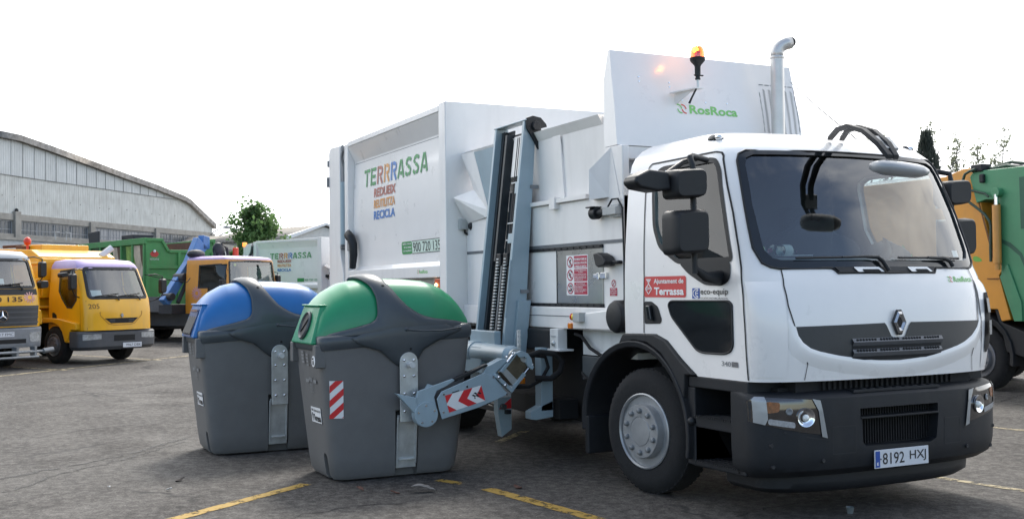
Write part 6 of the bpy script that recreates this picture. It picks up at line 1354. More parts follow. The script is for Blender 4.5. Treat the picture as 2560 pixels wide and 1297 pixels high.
g = Mb(); g.cyl((-1.6, .75, 2.78), (-1.6, .75, 3.12), .10, 12); g.build('beacon', mat('beacon_red', (1, 1, 1)), T, bev=.02)
g = Mb(); g.box(-7.2, -2.8, -1.2, 1.2, 1.0, 1.15); g.box(-7.2, -2.9, -1.2, -1.15, 1.15, 1.5); g.build('flatbed', mat('flatbed_grey', (.12, .12, .12), .7, var=.2), T)

# --- green open skip standing on a dark hook-lift chassis
T = thing('skip_container', 'long green open-topped skip with a notched end, its inside rusty brown', 'container', (-33.8, .51, 1.05), R_(15))
T.scale = (1, 1.02, 1.156)
Lc, Wc, Hc = 6.4, 1.22, 2.12
end = [(-Wc, 0), (Wc, 0), (Wc, Hc), (.83, Hc), (.66, Hc - .34), (-.42, Hc - .34), (-.66, Hc), (-Wc, Hc)]
g = Mb(); g.prism([(0, y, z) for y, z in end], (-.06, 0, 0)); g.box(-Lc, -Lc + .06, -Wc, Wc, 0, Hc); g.box(-Lc + .06, -.06, -Wc, -Wc + .05, 0, Hc); g.box(-Lc + .06, -.06, Wc - .05, Wc, 0, Hc); g.box(-Lc + .06, -.06, -Wc + .05, Wc - .05, 0, .06)
SK = g.build('skip_shell', green_c, T)
g = Mb(); g.box(-Lc, .05, -Wc - .06, -Wc + .02, Hc - .16, Hc + .02); g.box(-Lc, .05, Wc - .02, Wc + .06, Hc - .16, Hc + .02)
rim_ = [(-Wc, Hc), (-.66, Hc), (-.42, Hc - .34), (.66, Hc - .34), (.83, Hc), (Wc, Hc)]
for a, b_ in zip(rim_, rim_[1:]):
    d = Vector((b_[0] - a[0], b_[1] - a[1])).normalized(); n_ = Vector((-d.y, d.x)) * .06
    g.hexa([(-.07, a[0] - n_.x, a[1] - n_.y - .02), (.06, a[0] - n_.x, a[1] - n_.y - .02), (.06, a[0] + n_.x * .2, a[1] + n_.y * .2), (-.07, a[0] + n_.x * .2, a[1] + n_.y * .2)], [(-.07, b_[0] - n_.x, b_[1] - n_.y - .02), (.06, b_[0] - n_.x, b_[1] - n_.y - .02), (.06, b_[0] + n_.x * .2, b_[1] + n_.y * .2), (-.07, b_[0] + n_.x * .2, b_[1] + n_.y * .2)])
g.box(0, .05, -Wc, .0, 1.22, 1.32)
for y in (-Wc + .05, -.05, .3, Wc - .05): g.box(0, .07, y - .05, y + .05, .0, Hc - .40)
for i in range(8): x = -.1 - i * 1.0; g.box(x - .06, x + .06, -Wc - .05, -Wc, 0, Hc - .16); g.box(x - .06, x + .06, Wc, Wc + .05, 0, Hc - .16)
g.build('skip_ribs', green_c, T, bev=.008)
g = Mb(); g.box(-Lc + .061, -.061, -Wc + .051, -Wc + .06, .07, Hc - .02); g.box(-Lc + .061, -.061, Wc - .06, Wc - .051, .07, Hc - .02); g.box(-Lc + .061, -Lc + .07, -Wc + .06, Wc - .06, .07, Hc - .02); g.box(-.07, -.061, -Wc + .06, Wc - .06, .07, Hc - .36); g.build('skip_lining', rust, T)
g = Mb(); mm_ = [mat('mural_beige', (.50, .42, .32), .6, var=.35, scale=3), mat('mural_green', (.20, .34, .06), .6, var=.5, scale=5), mat('mural_brown', (.10, .06, .03), .6, var=.5, scale=4)]
yy = -Wc - .004
for pts, mi in (([(-3.0, 1.93), (-2.55, 1.93), (-2.20, .95), (-2.0, .45), (-2.45, .55), (-2.75, 1.2)], 0), ([(-2.55, 1.93), (-2.12, 1.93), (-2.0, 1.1), (-2.2, .95), (-2.4, 1.5)], 2), ([(-1.75, 1.93), (-1.25, 1.93), (-.85, 1.35), (-.4, .75), (-.7, .7), (-1.2, 1.0), (-1.6, 1.1)], 1), ([(-1.25, 1.93), (-.2, 1.93), (-.2, 1.2), (-.4, .75), (-.85, 1.35)], 0), ([(-.5, 1.93), (-.2, 1.93), (-.2, 1.2), (-.42, 1.5)], 2), ([(-.2, .9), (-.2, .2), (-.5, .3), (-.6, .75)], 1)):
    g.add([(x, yy - .002 * mi, z) for x, z in pts], [tuple(range(len(pts)))], mi)
g.build('mural_panels', mm_, T)
g = Mb(); g.add([(.004, -.92 + .16 * math.cos(R_(60 * i)) , 1.66 + .10 * math.sin(R_(60 * i))) for i in range(6)], [tuple(range(6))]); g.build('emblem', mat('emblem_red', (.5, .05, .04), .5, var=.1), T); g = Mb(); g.ball((.012, -.92, 1.74), .05, 8); text(g, 'RECICLATGE', -1.08, -.76, 1.48, 1.53, lambda a, b_: (.006, a, b_)); g.build('emblem_lettering', signwhite, T)
T2 = thing('skip_chassis', 'dark wheeled lorry chassis carrying the green skip', 'truck', (-33.8, .51, 0), R_(15))
g = Mb(); g.box(-6.4, 0, -.5, .5, .55, 1.045); g.box(-6.2, -.2, -1.1, 1.1, .75, .95); g.box(-.6, .05, -1.15, 1.15, .35, 1.0); g.build('chassis_frame', mat('chassis_black', (.018, .018, .02), .7, var=.3), T2, bev=.02)
for x in (-1.3, -4.4, -5.6):
    for s_ in (-1, 1): small_wheel(T2, x, s_ * 1.05, .5, .5, s_)
g = Mb(); g.hexa([(-6.0, -1.0, 3.2), (-5.0, -1.0, 3.2), (-5.0, -.94, 3.2), (-6.0, -.94, 3.2)], [(-6.1, -1.0, 3.72), (-5.0, -1.0, 3.75), (-5.0, -.94, 3.75), (-6.1, -.94, 3.72)]); g.box(-4.3, -3.2, -.4, .4, 3.0, 3.55); g.box(-5.9, -5.4, -1.0, 1.0, 1.2, 3.2); tagit(g.build('load_sheet', mat('dark_sheet', (.03, .033, .04), .6, var=.3), None, bev=.02), 'dark folded sheets standing up out of the far part of the green skip', 'sheet')
o = bpy.data.objects['load_sheet']; o.location = (-33.8, .51, .25); o.rotation_euler = (0, 0, R_(15))

# --- second white refuse truck
T = thing('refuse_truck', 'second white refuse truck, parked far behind the orange crane lorry, lettered side towards us', 'truck', (-33.3, 5.45, 0), R_(24))
g = Mb(); g.box(-3.45, -.20, .10, 2.3, 1.2, 3.52); g.box(-.20, 0, 0, 2.4, 1.1, 3.60); g.box(-3.62, -3.45, 0, 2.4, 1.1, 3.56); g.box(-3.45, -.2, 0, .12, 1.72, 1.86); g.box(-3.45, -.2, 0, .16, 3.49, 3.585); B3 = g.build('container_body', white2, T, bev=.012)
g = Mb(); rows = [[(-3.45 + 3.25 * i / 4, y, z) for i in range(5)] for z, y in ((3.49, .01), (3.28, .09), (3.25, .095), (2.5, .07), (1.95, .08), (1.862, .05))]; g.grid(rows); g.build('body_panel', white, B3, sharp=12)
F3 = lambda a, b_: (a, .062 if b_ < 3.0 else .066, b_)
stencil_block(B3, -2.75, -.55, 2.86, 3.08, F3, [('REDUEIX', -2.35, -1.60, 2.71, 2.82), ('REUTILITZA', -2.35, -1.62, 2.55, 2.66), ('RECICLA', -2.35, -1.62, 2.38, 2.49)])
g = Mb(); g.add([F3(-1.30, 1.98), F3(-.95, 1.98), F3(-.95, 2.11), F3(-1.30, 2.11)], [(0, 1, 2, 3)]); g.build('phone_sticker', mat('sticker_green', (1, 1, 1)), B3); g = Mb(); text(g, '900 720 135', -.92, -.28, 2.0, 2.08, F3); g.build('phone_lettering', green_t, B3)
g = Mb(); g.prism([(-4.2, .02, 3.45), (-3.75, .02, 3.52), (-3.72, .02, 1.2), (-4.2, .02, 1.3)], (0, 2.3, 0)); g.build('tailgate', white2, T); g = Mb(); g.hexa([(-3.70, .05, 2.9), (-3.64, .05, 2.9), (-3.64, 2.2, 2.9), (-3.70, 2.2, 2.9)], [(-3.72, .05, 3.5), (-3.64, .05, 3.5), (-3.64, 2.2, 3.5), (-3.72, 2.2, 3.5)]); g.box(-3.95, -3.68, -.06, .05, 2.70, 2.95); g.tube([(-3.85, 0, 3.0), (-3.7, -.02, 3.15), (-3.64, -.02, 3.42)], .05, 6); g.build('tailgate_ram', bumpgrey, T)
g = Mb(); g.box(-4.22, -4.08, -.02, .1, 3.40, 3.56); g.build('rear_marker', emis('marker_orange', (.9, .25, .05), 1.2), T, bev=.02)
g = Mb(); g.add([(.0, .25, 2.62), (.20, -.05, 2.55), (.62, .25, 2.28), (.3, .3, 2.22)], [(0, 1, 2, 3)]); g.box(.0, 3.0, .3, 2.2, 1.2, 2.5); g.box(.6, 2.6, .2, 2.2, 2.4, 3.1); g.build('hopper', white2, T, solid=.0)
g = Mb(); g.cyl((.12, .45, 2.27), (.12, .30, 2.27), .05, 10); g.box(.02, .08, .18, .3, 2.12, 2.22); g.tube([(.05, .24, 2.12), (.05, .35, 2.02), (.05, .42, 2.0), (.05, .44, 1.3)], .014, 6); g.build('rear_view_camera', blackp, T); g = Mb(); g.hexa([(.75, .0, 1.6), (.85, .0, 1.6), (.85, .1, 1.6), (.75, .1, 1.6)], [(.78, .0, 2.5), (.82, .0, 2.6), (.82, .1, 2.6), (.78, .1, 2.5)]); g.build('red_pole', redsafe, T)
g = Mb(); g.box(-4.0, 4.5, .7, 1.7, .5, 1.15); g.build('chassis', dark, T)
g = Mb(); g.box(3.2, 4.8, .1, 2.3, 1.0, 2.85); g.build('cab', white, T, bev=.15, segs=4)
for x in (-2.6, -1.3, 3.6):
    for y, s_ in ((.15, -1), (2.25, 1)): small_wheel(T, x, y, .5, .5, s_)

for ch in T.children_recursive:                           # the rear of this body is a little longer
    for v in ch.data.vertices:
        if v.co.x < 0: v.co.x *= 1.12
# --- orange and green refuse truck on the right (tail towards the street, parked the other way round)
T = thing('refuse_truck', 'orange refuse truck with a big green tailgate at the right edge behind the white cab', 'truck', (-6.3, 9.2, 0), 0)
OX, OY = -6.3, 9.2
def L_(pts, y): return [(x - OX, y - OY, z) for x, z in pts]
g = Mb(); g.prism(L_([(-13.0, 1.10), (-13.0, 3.30), (-12.5, 3.40), (-6.8, 3.37), (-6.45, 3.46), (-6.24, 3.46), (-6.20, 3.2), (-5.87, 1.986), (-5.735, 1.93), (-5.737, 1.863), (-5.811, 1.774), (-5.615, 1.105), (-5.784, 1.078), (-5.846, 1.26), (-5.942, 1.259), (-6.9, 1.26), (-7.0, 1.10)], 8.0), (0, 2.4, 0)); OB = g.build('orange_body', orange, T, bev=.012)
g = Mb(); g.prism(L_([(-6.285, 3.34), (-6.27, 3.34), (-5.86, 1.99), (-5.90, 1.99)], 7.997), (0, .006, 0)); g.box(-6.02 - OX, -5.75 - OX, 7.985 - OY, 8.0 - OY, 1.72, 1.735); g.build('body_seam', mat('orange_shadow', (.16, .06, .01), .6, var=.2), OB)
g = Mb(); secs = []
for x in (-13.0, -10, -8, -6.6, -5.8, -4.6, -3.6): secs.append([(x - OX, 9.2 - OY + 1.18 * math.cos(a), (3.36 if x < -6.5 else 3.33) + (.16 if x < -6.5 else .22) * math.sin(a)) for a in [math.pi * i / 10 for i in range(11)]])
g.loft(secs); g.build('roof_cover', mat('roof_lilac_grey', (.16, .13, .17), .5, var=.2), T, sharp=60)
tgreen = mat('tailgate_green', (.06, .24, .115), .42, var=.10, scale=2.5, dirt=.12)
g = Mb(); tg = [(-6.283, 3.32), (-6.206, 3.40), (-3.7, 3.36), (-3.2, 3.0), (-3.2, 1.1), (-5.386, 1.087), (-5.504, 1.084), (-5.738, 1.754), (-5.73, 2.85), (-5.80, 2.93), (-6.0, 2.94), (-6.164, 2.90)]
g.prism(L_(tg, 7.96), (0, 2.48, 0)); TGo = g.build('green_tailgate', tgreen, T, bev=.012)
g = Mb(); g.prism(L_([(-5.37, 2.46), (-4.4, 2.46), (-4.4, 3.24), (-5.38, 3.23)], 7.957), (0, .002, 0)); g.prism(L_([(-5.70, 2.32), (-5.55, 2.26), (-5.36, 2.10), (-5.05, 1.4), (-5.08, 1.38), (-5.40, 2.06), (-5.58, 2.2), (-5.70, 2.26)], 7.955), (0, .002, 0)); g.build('tailgate_recess', mat('tailgate_green_shaded', (.025, .10, .06), .5, var=.15), TGo)  # flat darker green sheets; the shade of the recess is in the colour
g = Mb(); g.prism(L_([(-5.74, 1.75), (-5.60, 1.95), (-5.37, 1.37), (-5.36, 1.09), (-5.50, 1.085)], 7.93), (0, .03, 0)); g.cyl((-5.735 - OX, 7.86 - OY, 3.03), (-5.735 - OX, 7.97 - OY, 3.03), .075, 16); split_loose(g.build('tailgate_frame', tgreen, TGo, bev=.006))
g = Mb(); g.cyl((-5.735 - OX, 7.885 - OY, 1.96), (-5.735 - OX, 7.885 - OY, 2.84), .062, 18); g.cyl((-5.735 - OX, 7.885 - OY, 1.86), (-5.735 - OX, 7.885 - OY, 1.97), .04, 12); RMo = g.build('tailgate_ram', mat('ram_orange', (.58, .27, .06), .4, var=.1, dirt=.15), T, sharp=40)
g = Mb(); g.cyl((-5.735 - OX, 7.885 - OY, 2.84), (-5.735 - OX, 7.885 - OY, 3.0), .032, 12); g.build('ram_rod', chrome, RMo, sharp=60)
g = Mb(); H = lambda L, y=7.90: [(x - OX, y - OY, z) for x, z in L]
g.tube(H([(-6.12, 3.42), (-6.23, 3.40), (-6.32, 3.36), (-6.37, 3.25), (-6.375, 3.15), (-6.34, 3.02), (-6.25, 2.92), (-6.147, 2.851), (-5.966, 2.717), (-5.87, 2.60), (-5.85, 2.50), (-5.868, 2.2), (-5.868, 1.986)]), .022, 8)
g.tube(H([(-6.36, 3.25), (-6.30, 3.16), (-6.2, 3.10), (-6.067, 3.06), (-5.95, 3.03), (-5.886, 2.977)]), .018, 8); g.tube(H([(-6.1, 3.45), (-5.95, 3.42), (-5.7, 3.44), (-5.4, 3.38), (-5.1, 3.33)], 8.1), .03, 8); g.tube(H([(-6.0, 3.46), (-5.7, 3.50), (-5.4, 3.44), (-5.0, 3.36)], 8.2), .025, 8)
g.build('hydraulic_hoses', mat('hose_green_black', (.03, .06, .04), .6, var=.3), T, sharp=60)
g = Mb(); g.box(-6.24 - OX, -6.02 - OX, 7.93 - OY, 8.15 - OY, 3.38, 3.50); g.box(-6.06 - OX, -5.98 - OX, 7.90 - OY, 7.96 - OY, 3.2, 3.34); g.build('valve_block', blackp, T, bev=.02)
g = Mb()
for cx, cz, a, s in ((-6.34, 2.58, 20, .10), (-6.20, 2.03, -15, .09), (-8.1, 2.28, 10, .14), (-7.85, 2.18, -40, .12), (-7.6, 2.02, 60, .16), (-7.7, 2.2, 100, .12), (-8.3, 2.2, -10, .12), (-9.0, 2.3, 30, .2), (-9.4, 2.0, 70, .2)):
    pts = []
    for i in range(10): t = 2 * math.pi * i / 10; x_, z_ = s * math.cos(t), .38 * s * math.sin(t) * (1.2 - .5 * math.cos(t)); pts.append((cx + x_ * math.cos(R_(a)) - z_ * math.sin(R_(a)), cz + x_ * math.sin(R_(a)) + z_ * math.cos(R_(a))))
    g.add(L_(pts, 7.997), [tuple(range(10))])
g.build('leaf_decals', mat('decal_green', (.16, .40, .06), .5, var=.1), OB)
g = Mb(); wa = []
for i in range(13):
    an = R_(-10 + 190 * i / 12); wa.append((-6.25 + .60 * math.cos(an), .52 + .58 * math.sin(an), -6.25 + .68 * math.cos(an), .52 + .68 * math.sin(an)))
g.loft([[(q[0] - OX, 8.0 - OY, q[1]), (q[0] - OX, 8.6 - OY, q[1]), (q[2] - OX, 8.6 - OY, q[3]), (q[2] - OX, 7.98 - OY, q[3])] for q in wa]); g.prism(L_([(-5.92, 1.26), (-5.85, 1.26), (-5.78, 1.06), (-5.2, .86), (-4.6, .80), (-4.6, .45), (-5.2, .5), (-5.72, .62), (-5.78, .85)], 8.02), (0, 2.2, 0)); g.build('mudguard', blackp, T, bev=.01)
g = Mb(); g.box(-13 - OX, -3.8 - OX, -.5, .5, .5, 1.1); g.build('chassis', dark, T)
for x in (-6.25, -7.6, -12.2):
    for s_ in (-1, 1): small_wheel(T, x - OX, s_ * 1.15, .5, .5, s_)
g = Mb(); g.box(-15.0 - OX, -13.2 - OX, -1.15, 1.15, 1.0, 2.95); g.build('cab', orange, T, bev=.18, segs=4)

# ================================================================ BUILDINGS, WALL, LAMPS, TREES
def site(X, Y):                                           # site plan axes (X along the fence, Y away from the gate) to scene axes
    a, b = X - 2.7928, Y - 7.9449; return (.44104 * a - .8975 * b, .8975 * a + .44104 * b)
# industrial hall: local x along the facade, y into the building
HA = thing('industrial_hall', 'long weathered industrial hall with a corrugated pale gable and concrete columns', 'building', (-57.03, -4.83, 0), math.atan2(.6252, -.7804))
# facade runs along local -x; s measured along the facade is -x
RT = [(-31, 6.2), (-26, 8.0), (-20, 9.0), (-10, 9.75), (-1.3, 10.09), (1.3, 10.09), (4.01, 9.83), (7.9, 9.40), (12.08, 8.94), (15.09, 8.63), (18.6, 8.18), (19.4, 8.0), (23.03, 6.50)]
clad = mat('fibre_cement_cladding', (.56, .565, .54), .8, var=.14, scale=1.2, dirt=.34); cladu = mat('fibre_cement_upper', (.56, .575, .57), .75, var=.12, scale=1.0, dirt=.14)
conc = mat('weathered_concrete', (.33, .31, .28), .85, var=.22, scale=2.5, dirt=.25, bump=.2, bscale=30); concd = mat('roof_verge_concrete', (.36, .335, .31), .9, var=.45, scale=3, dirt=.5)
roofm = mat('fibre_cement_roof', (.24, .22, .19), .85, var=.2, scale=1.5, dirt=.3)
def corr(g, s0, s1, zlo, zhi, y0, per=.177, amp=.022, sgn=-1):
    k = int((s1 - s0) / per * 4); rows = [[], []]
    for i in range(k + 1):
        s = s0 + (s1 - s0) * i / k; y = y0 - amp * (.5 + .5 * math.cos(2 * math.pi * s / per)); rows[0].append((sgn * s, y, zlo(s))); rows[1].append((sgn * s, y, zhi(s)))
    g.grid(rows)
hall_top = lambda s: itp(s, RT) - .28
g = Mb(); corr(g, -31, 22.95, lambda s: 5.85, lambda s: min(7.93, hall_top(s)), 0); g.build('cladding', clad, HA, sharp=70)
g = Mb(); corr(g, -26, 18.3, lambda s: min(7.88, hall_top(s) - .01), lambda s: max(7.9, hall_top(s)), -.03); g.build('upper_cladding', cladu, HA, sharp=70)
g = Mb()
for i in range(46):
    s = -26 + i * .96
    if hall_top(s) > 8.1: g.box(-s - .010, -s + .010, -.062, -.03, 7.86, hall_top(s))
for i in range(44): g.box(26 - i - 1.0, 26 - i + .0, -.06, -.02, 7.87 + .006 * (i % 3), 7.905)
g.build('sheet_joints', mat('joint_shadow_grey', (.24, .24, .23), .9, var=.3), HA)
g = Mb()
for i in range(50):
    s = -26 + i * .97
    for z in (6.75,):
        if z < hall_top(s) - .2 and (i * 7 + int(z * 10)) % 3: g.ball((-s, -.05, z + .04 * math.sin(i)), .022, 6)
g.build('fixings', mat('fixing_rust', (.12, .09, .075), .8, var=.3), HA)
g = Mb()
for (a, za), (b_, zb_) in zip(RT, RT[1:]): g.hexa([(-a, -.30, za - .33), (-b_, -.30, zb_ - .33), (-b_, .3, zb_ - .33), (-a, .3, za - .33)], [(-a, -.30, za), (-b_, -.30, zb_), (-b_, .3, zb_), (-a, .3, za)])
g.build('roof_verge', concd, HA)
g = Mb(); g.grid([[(-a, -.1, z - .02) for a, z in RT], [(-a, 34, z - .02) for a, z in RT]]); g.build('roof', roofm, HA, sharp=20)
g = Mb(); g.box(-23.0, 31, .06, .3, 4.0, 5.86); g.box(-22.98, -22.7, .06, 34, 0, 6.2); g.box(30.7, 31, .06, 34, 0, 6.2); g.box(-23, 31, .06, .3, 0, 4.46); g.build('hall_wall', mat('hall_wall_render', (.42, .41, .38), .85, var=.15, dirt=.3), HA)
g = Mb(); g.box(-22.9, 31, -.10, .06, 5.52, 5.87); g.build('concrete_beam', conc, HA, bev=.02)
g = Mb(); g.box(-22.9, 31, -.14, .06, 4.46, 4.80); g.build('window_sill', conc, HA, bev=.02)
for s in (-26.5, -19.5, -12.5, -5.6, 1.27, 8.02, 15.22, 22.75): 
    g = Mb(); g.box(-s - .24, -s + .24, -.22, .06, 0, 5.80 if s != 1.27 else 6.0); g.build('concrete_column', conc, HA, bev=.02)
pane = mat('dusty_window', (.09, .10, .11), .25, var=.35, scale=1.2, spec=.5); panew = mat('pale_window_sheet', (.32, .32, .33), .6, var=.2, scale=1.0)
for i, (a, b_) in enumerate([(-26.2, -19.8), (-19.2, -12.8), (-12.2, -5.9), (-5.3, 1.0), (1.53, 7.76), (8.28, 14.96), (15.48, 22.5)]):
    g = Mb(); g.box(-b_, -a, .03, .055, 4.80, 5.52); W_ = g.build('window', panew if i == 5 else pane, HA)
    g = Mb(); n = 4
    for k in range(n + 1): x = a + (b_ - a) * k / n; g.box(-x - .03, -x + .03, -.0, .05, 4.80, 5.52)
    g.box(-b_, -a, -.0, .05, 5.46, 5.52); g.box(-b_, -a, .005, .05, 5.02, 5.05)
    for k in range(n * 5): x = a + (b_ - a) * (k + .5) / (n * 5); g.box(-x - .008, -x + .008, .01, .05, 4.80, 5.46)
    g.build('window_frame', mat('window_steel', (.30, .31, .33), .6, var=.15), W_)
g = Mb(); g.ball((-1.27, -.1, 6.06), .10, 8, 0, (1, 1, 1.2)); g.build('column_lamp', blackp, HA)
AN = thing('boundary_wall', 'low grey-white rendered wall in front of the hall windows at the left', 'wall', (-57.03, -4.83, 0), math.atan2(.6252, -.7804))
g = Mb(); g.box(-4.5, 30, -1.4, -1.1, 0, 4.38); g.build('wall_panel', mat('annex_white', (.44, .46, .48), .7, var=.12, dirt=.2), AN); g = Mb(); g.box(-4.5, 30, -1.5, -1.0, 4.38, 4.52); g.build('wall_coping', conc, AN)
g = Mb()
for x in (-3.9, -2.95): g.cyl((x, -1.25, 4.5), (x, -1.25, 4.98), .025, 6); g.box(x - .25, x + .2, -1.35, -1.15, 4.96, 4.99)
for x in (-4.3,): g.cyl((x, -1.25, 4.4), (x, -1.25, 5.0), .03, 6)
g.build('pipe_stubs', mat('pipe_pale', (.5, .5, .5), .5, var=.1), AN)
for root in (HA, AN):                                     # built with x pointing back along the facade: turn it round
    for ch in root.children_recursive:
        for v in ch.data.vertices: v.co.x = -v.co.x
        ch.data.flip_normals()
# perimeter wall running away behind the crane lorry
p0 = site(-16.0, 55); p1 = site(-15.6, 82); dx, dy = p1[0] - p0[0], p1[1] - p0[1]; L = math.hypot(dx, dy)
PW = thing('perimeter_wall', 'tall pale panel wall with a dark concrete coping behind the crane lorry', 'wall', (*p0, 0), math.atan2(dy, dx))
g = Mb(); g.box(0, L, -.1, .1, 0, 3.85); g.build('wall_panel', mat('panel_pale', (.55, .56, .56), .75, var=.1, dirt=.2), PW)
g = Mb(); g.box(-.1, L, -.16, .16, 3.95, 4.22); g.build('wall_coping', conc, PW); g = Mb(); g.box(0, L, -.13, .13, 3.85, 3.96); 
for i in range(9): g.box(i * 3.0, i * 3.0 + .12, .09, .115, 0, 3.85); g.box(i * 3.0, i * 3.0 + .12, -.115, -.09, 0, 3.85)
g.build('wall_posts', mat('post_grey', (.2, .2, .2), .8, var=.2), PW)
# houses beyond
def house(label, A, B, zr_, ze, half, wall_c):
    a = site(*A); b = site(*B); dx, dy = b[0] - a[0], b[1] - a[1]; L = math.hypot(dx, dy); Hh = thing('low_house', label, 'house', (*a, 0), math.atan2(dy, dx))
    g = Mb(); g.prism([(0, -half, 0), (0, half, 0), (0, half, ze), (0, 0, zr_ - .06), (0, -half, ze)], (L, 0, 0)); g.build('wall', wall_c, Hh)
    for s_ in (-1, 1):
        g = Mb(); rows = [[], []]; k = int(L / .09)
        for i in range(k + 1):
            x = -.15 + (L + .2) * i / k; o = .025 * math.cos(2 * math.pi * i / 4); rows[0].append((x, 0, zr_ + .03 + o)); rows[1].append((x, s_ * (half + .35), ze - .10 + o))
        g.grid(rows); g.build('roof', roofm, Hh, sharp=80, solid=.03)
    g = Mb(); g.hexa([(L, -half - .3, ze - .12), (L + .25, -half - .3, ze - .12), (L + .25, 0, zr_ + .04), (L, 0, zr_ + .04)], [(L, -half - .3, ze + .1), (L + .25, -half - .3, ze + .1), (L + .25, 0, zr_ + .16), (L, 0, zr_ + .16)]); g.hexa([(L, half + .3, ze - .12), (L + .25, half + .3, ze - .12), (L + .25, 0, zr_ + .04), (L, 0, zr_ + .04)], [(L, half + .3, ze + .1), (L + .25, half + .3, ze + .1), (L + .25, 0, zr_ + .16), (L, 0, zr_ + .16)]); g.build('verge', signwhite, Hh)
    return Hh
wr = mat('house_render', (.66, .65, .62), .8, var=.08, dirt=.12)
house('low white-gabled house with a brown corrugated roof right of the leafy tree', (-17.6, 71.5), (-11.35, 66.3), 5.52, 4.75, 2.6, wr)
house('low house whose brown roof shows left of the leafy tree beside the hall', (-23.5, 77), (-18.6, 73.5), 5.35, 4.5, 2.6, wr)
# street lamps behind the hall corner
for i, (lab, X, Y, hz, a) in enumerate((('lower and nearer of the two street lamps past the hall corner', -22.6, 84, 6.30, (1.2, 0)), ('upper and thinner of the two street lamps past the hall corner', -24.2, 88, 6.75, (1.05, .2)))):
    SL = thing('street_lamp', lab, 'street lamp', (*site(X, Y), 0)); d = Vector((*site(X + a[0], Y + a[1]), 0)) - Vector((*site(X, Y), 0))
    g = Mb(); g.tube([(0, 0, 0), (0, 0, hz - .65), (d.x * .1, d.y * .1, hz - .45), (d.x * .5, d.y * .5, hz - .2), (d.x, d.y, hz)], [.09, .06, .05, .04, .035], 8); g.build('pole', mat('lamp_pole_grey', (.32, .33, .34), .5, .5, var=.1), SL, sharp=60)
    g = Mb(); e = d.normalized(); g.tube([(d.x - e.x * .1, d.y - e.y * .1, hz), (d.x + e.x * .15, d.y + e.y * .15, hz + .03), (d.x + e.x * .5, d.y + e.y * .5, hz - .02)], [.05, .12, .06], 8); g.build('lamp_head', mat('lamp_head_grey', (.22, .23, .24), .5, var=.1), SL, sharp=60)

# ---- trees
leafm = {}
def leafmat(name, col):
    if name in leafm: return leafm[name]
    m = mat(name, col, .6, var=.45, scale=1.3); t = m.node_tree; p = t.nodes['Principled BSDF']; o = t.nodes['Material Output']
    tl = N(t, 'ShaderNodeBsdfTranslucent'); tl.inputs[0].default_value = (col[0] * 1.5, col[1] * 1.35, col[2] * 1.5, 1)
    ms = N(t, 'ShaderNodeMixShader'); ms.inputs[0].default_value = .5; t.links.new(p.outputs[0], ms.inputs[1]); t.links.new(tl.outputs[0], ms.inputs[2]); t.links.new(ms.outputs[0], o.inputs[0]); leafm[name] = m; return m
def tree(label, cat, loc, h, limbs, lm, leaf, seed, name='broadleaf_tree', trunk_r=.12, per=60, spread=.5, bark=None):
    """limbs: list of polylines (local points); leaves cluster along them"""
    rnd = random.Random(seed); T = thing(name, label, cat, (*loc, 0))
    g = Mb()
    for P in limbs:
        k = len(P); r0 = trunk_r if P[0][2] < .1 else trunk_r * .45
        g.tube(P, [max(.012, r0 * (1 - .85 * i / (k - 1))) for i in range(k)], 6)
    g.build('trunk', bark or mat('bark', (.10, .08, .06), .9, var=.3), T, sharp=70)
    vs = []; fs = []
    def lf(c, s):
        n = Vector((rnd.gauss(0, 1), rnd.gauss(0, 1), rnd.gauss(.4, 1))).normalized(); u = n.orthogonal().normalized(); a = rnd.uniform(0, 6.3); u = (u * math.cos(a) + n.cross(u) * math.sin(a)); v = n.cross(u); b = len(vs)
        vs.extend([c - u * s * .5, c + v * s * .32, c + u * s * .5, c - v * s * .32]); fs.append((b, b + 1, b + 2, b + 3))
    for P in limbs:
        for i in range(len(P) - 1):
            a, b = Vector(P[i]), Vector(P[i + 1])
            if b.z < h * .34: continue
            m = max(1, int((b - a).length / .32))
            for q in range(m):
                c0 = a.lerp(b, (q + rnd.random()) / m); sp = spread * rnd.uniform(.55, 1.15)
                if rnd.random() < .12: continue
                off = Vector((rnd.gauss(0, 1), rnd.gauss(0, 1), rnd.gauss(0, .8))) * sp * .5
                for _ in range(int(per * rnd.uniform(.5, 1.3))):
                    d = Vector((rnd.gauss(0, 1), rnd.gauss(0, 1), rnd.gauss(0, .75))) * sp * .42; lf(c0 + off + d, leaf * rnd.uniform(.6, 1.3))
    me = bpy.data.meshes.new('crown'); me.from_pydata([tuple(v) for v in vs], [], fs); me.materials.append(lm); o = bpy.data.objects.new('crown', me); COL.objects.link(o); o.parent = T
    return T
def limbset(rnd, h, wid, n, base=.3, up=.9):
    L = [[(0, 0, 0), (.03 * h * rnd.uniform(-1, 1), 0, h * .3), (rnd.uniform(-.1, .1), rnd.uniform(-.1, .1), h * .6), (rnd.uniform(-.2, .2), rnd.uniform(-.2, .2), h * .97)]]
    for i in range(n):
        z = h * (base + (.92 - base) * rnd.random() ** .9); a = rnd.uniform(0, 2 * math.pi); e = wid * (1 - ((z / h - base) / (1.12 - base)) ** 1.6) * rnd.uniform(.6, 1.1)
        L.append([(0, 0, z * .86), (math.cos(a) * e * .5, math.sin(a) * e * .5, z * .97), (math.cos(a) * e, math.sin(a) * e, z * .97 + up * e * .5)])
    return L
r1 = random.Random(21)
tree('bushy leafy green tree rising behind the wall beside the hall', 'tree', site(-12.35, 52.5), 6.2, limbset(r1, 6.2, 1.15, 46, .46, .8), leafmat('leaf_green', (.10, .19, .06)), .20, 3, per=60, spread=.46)
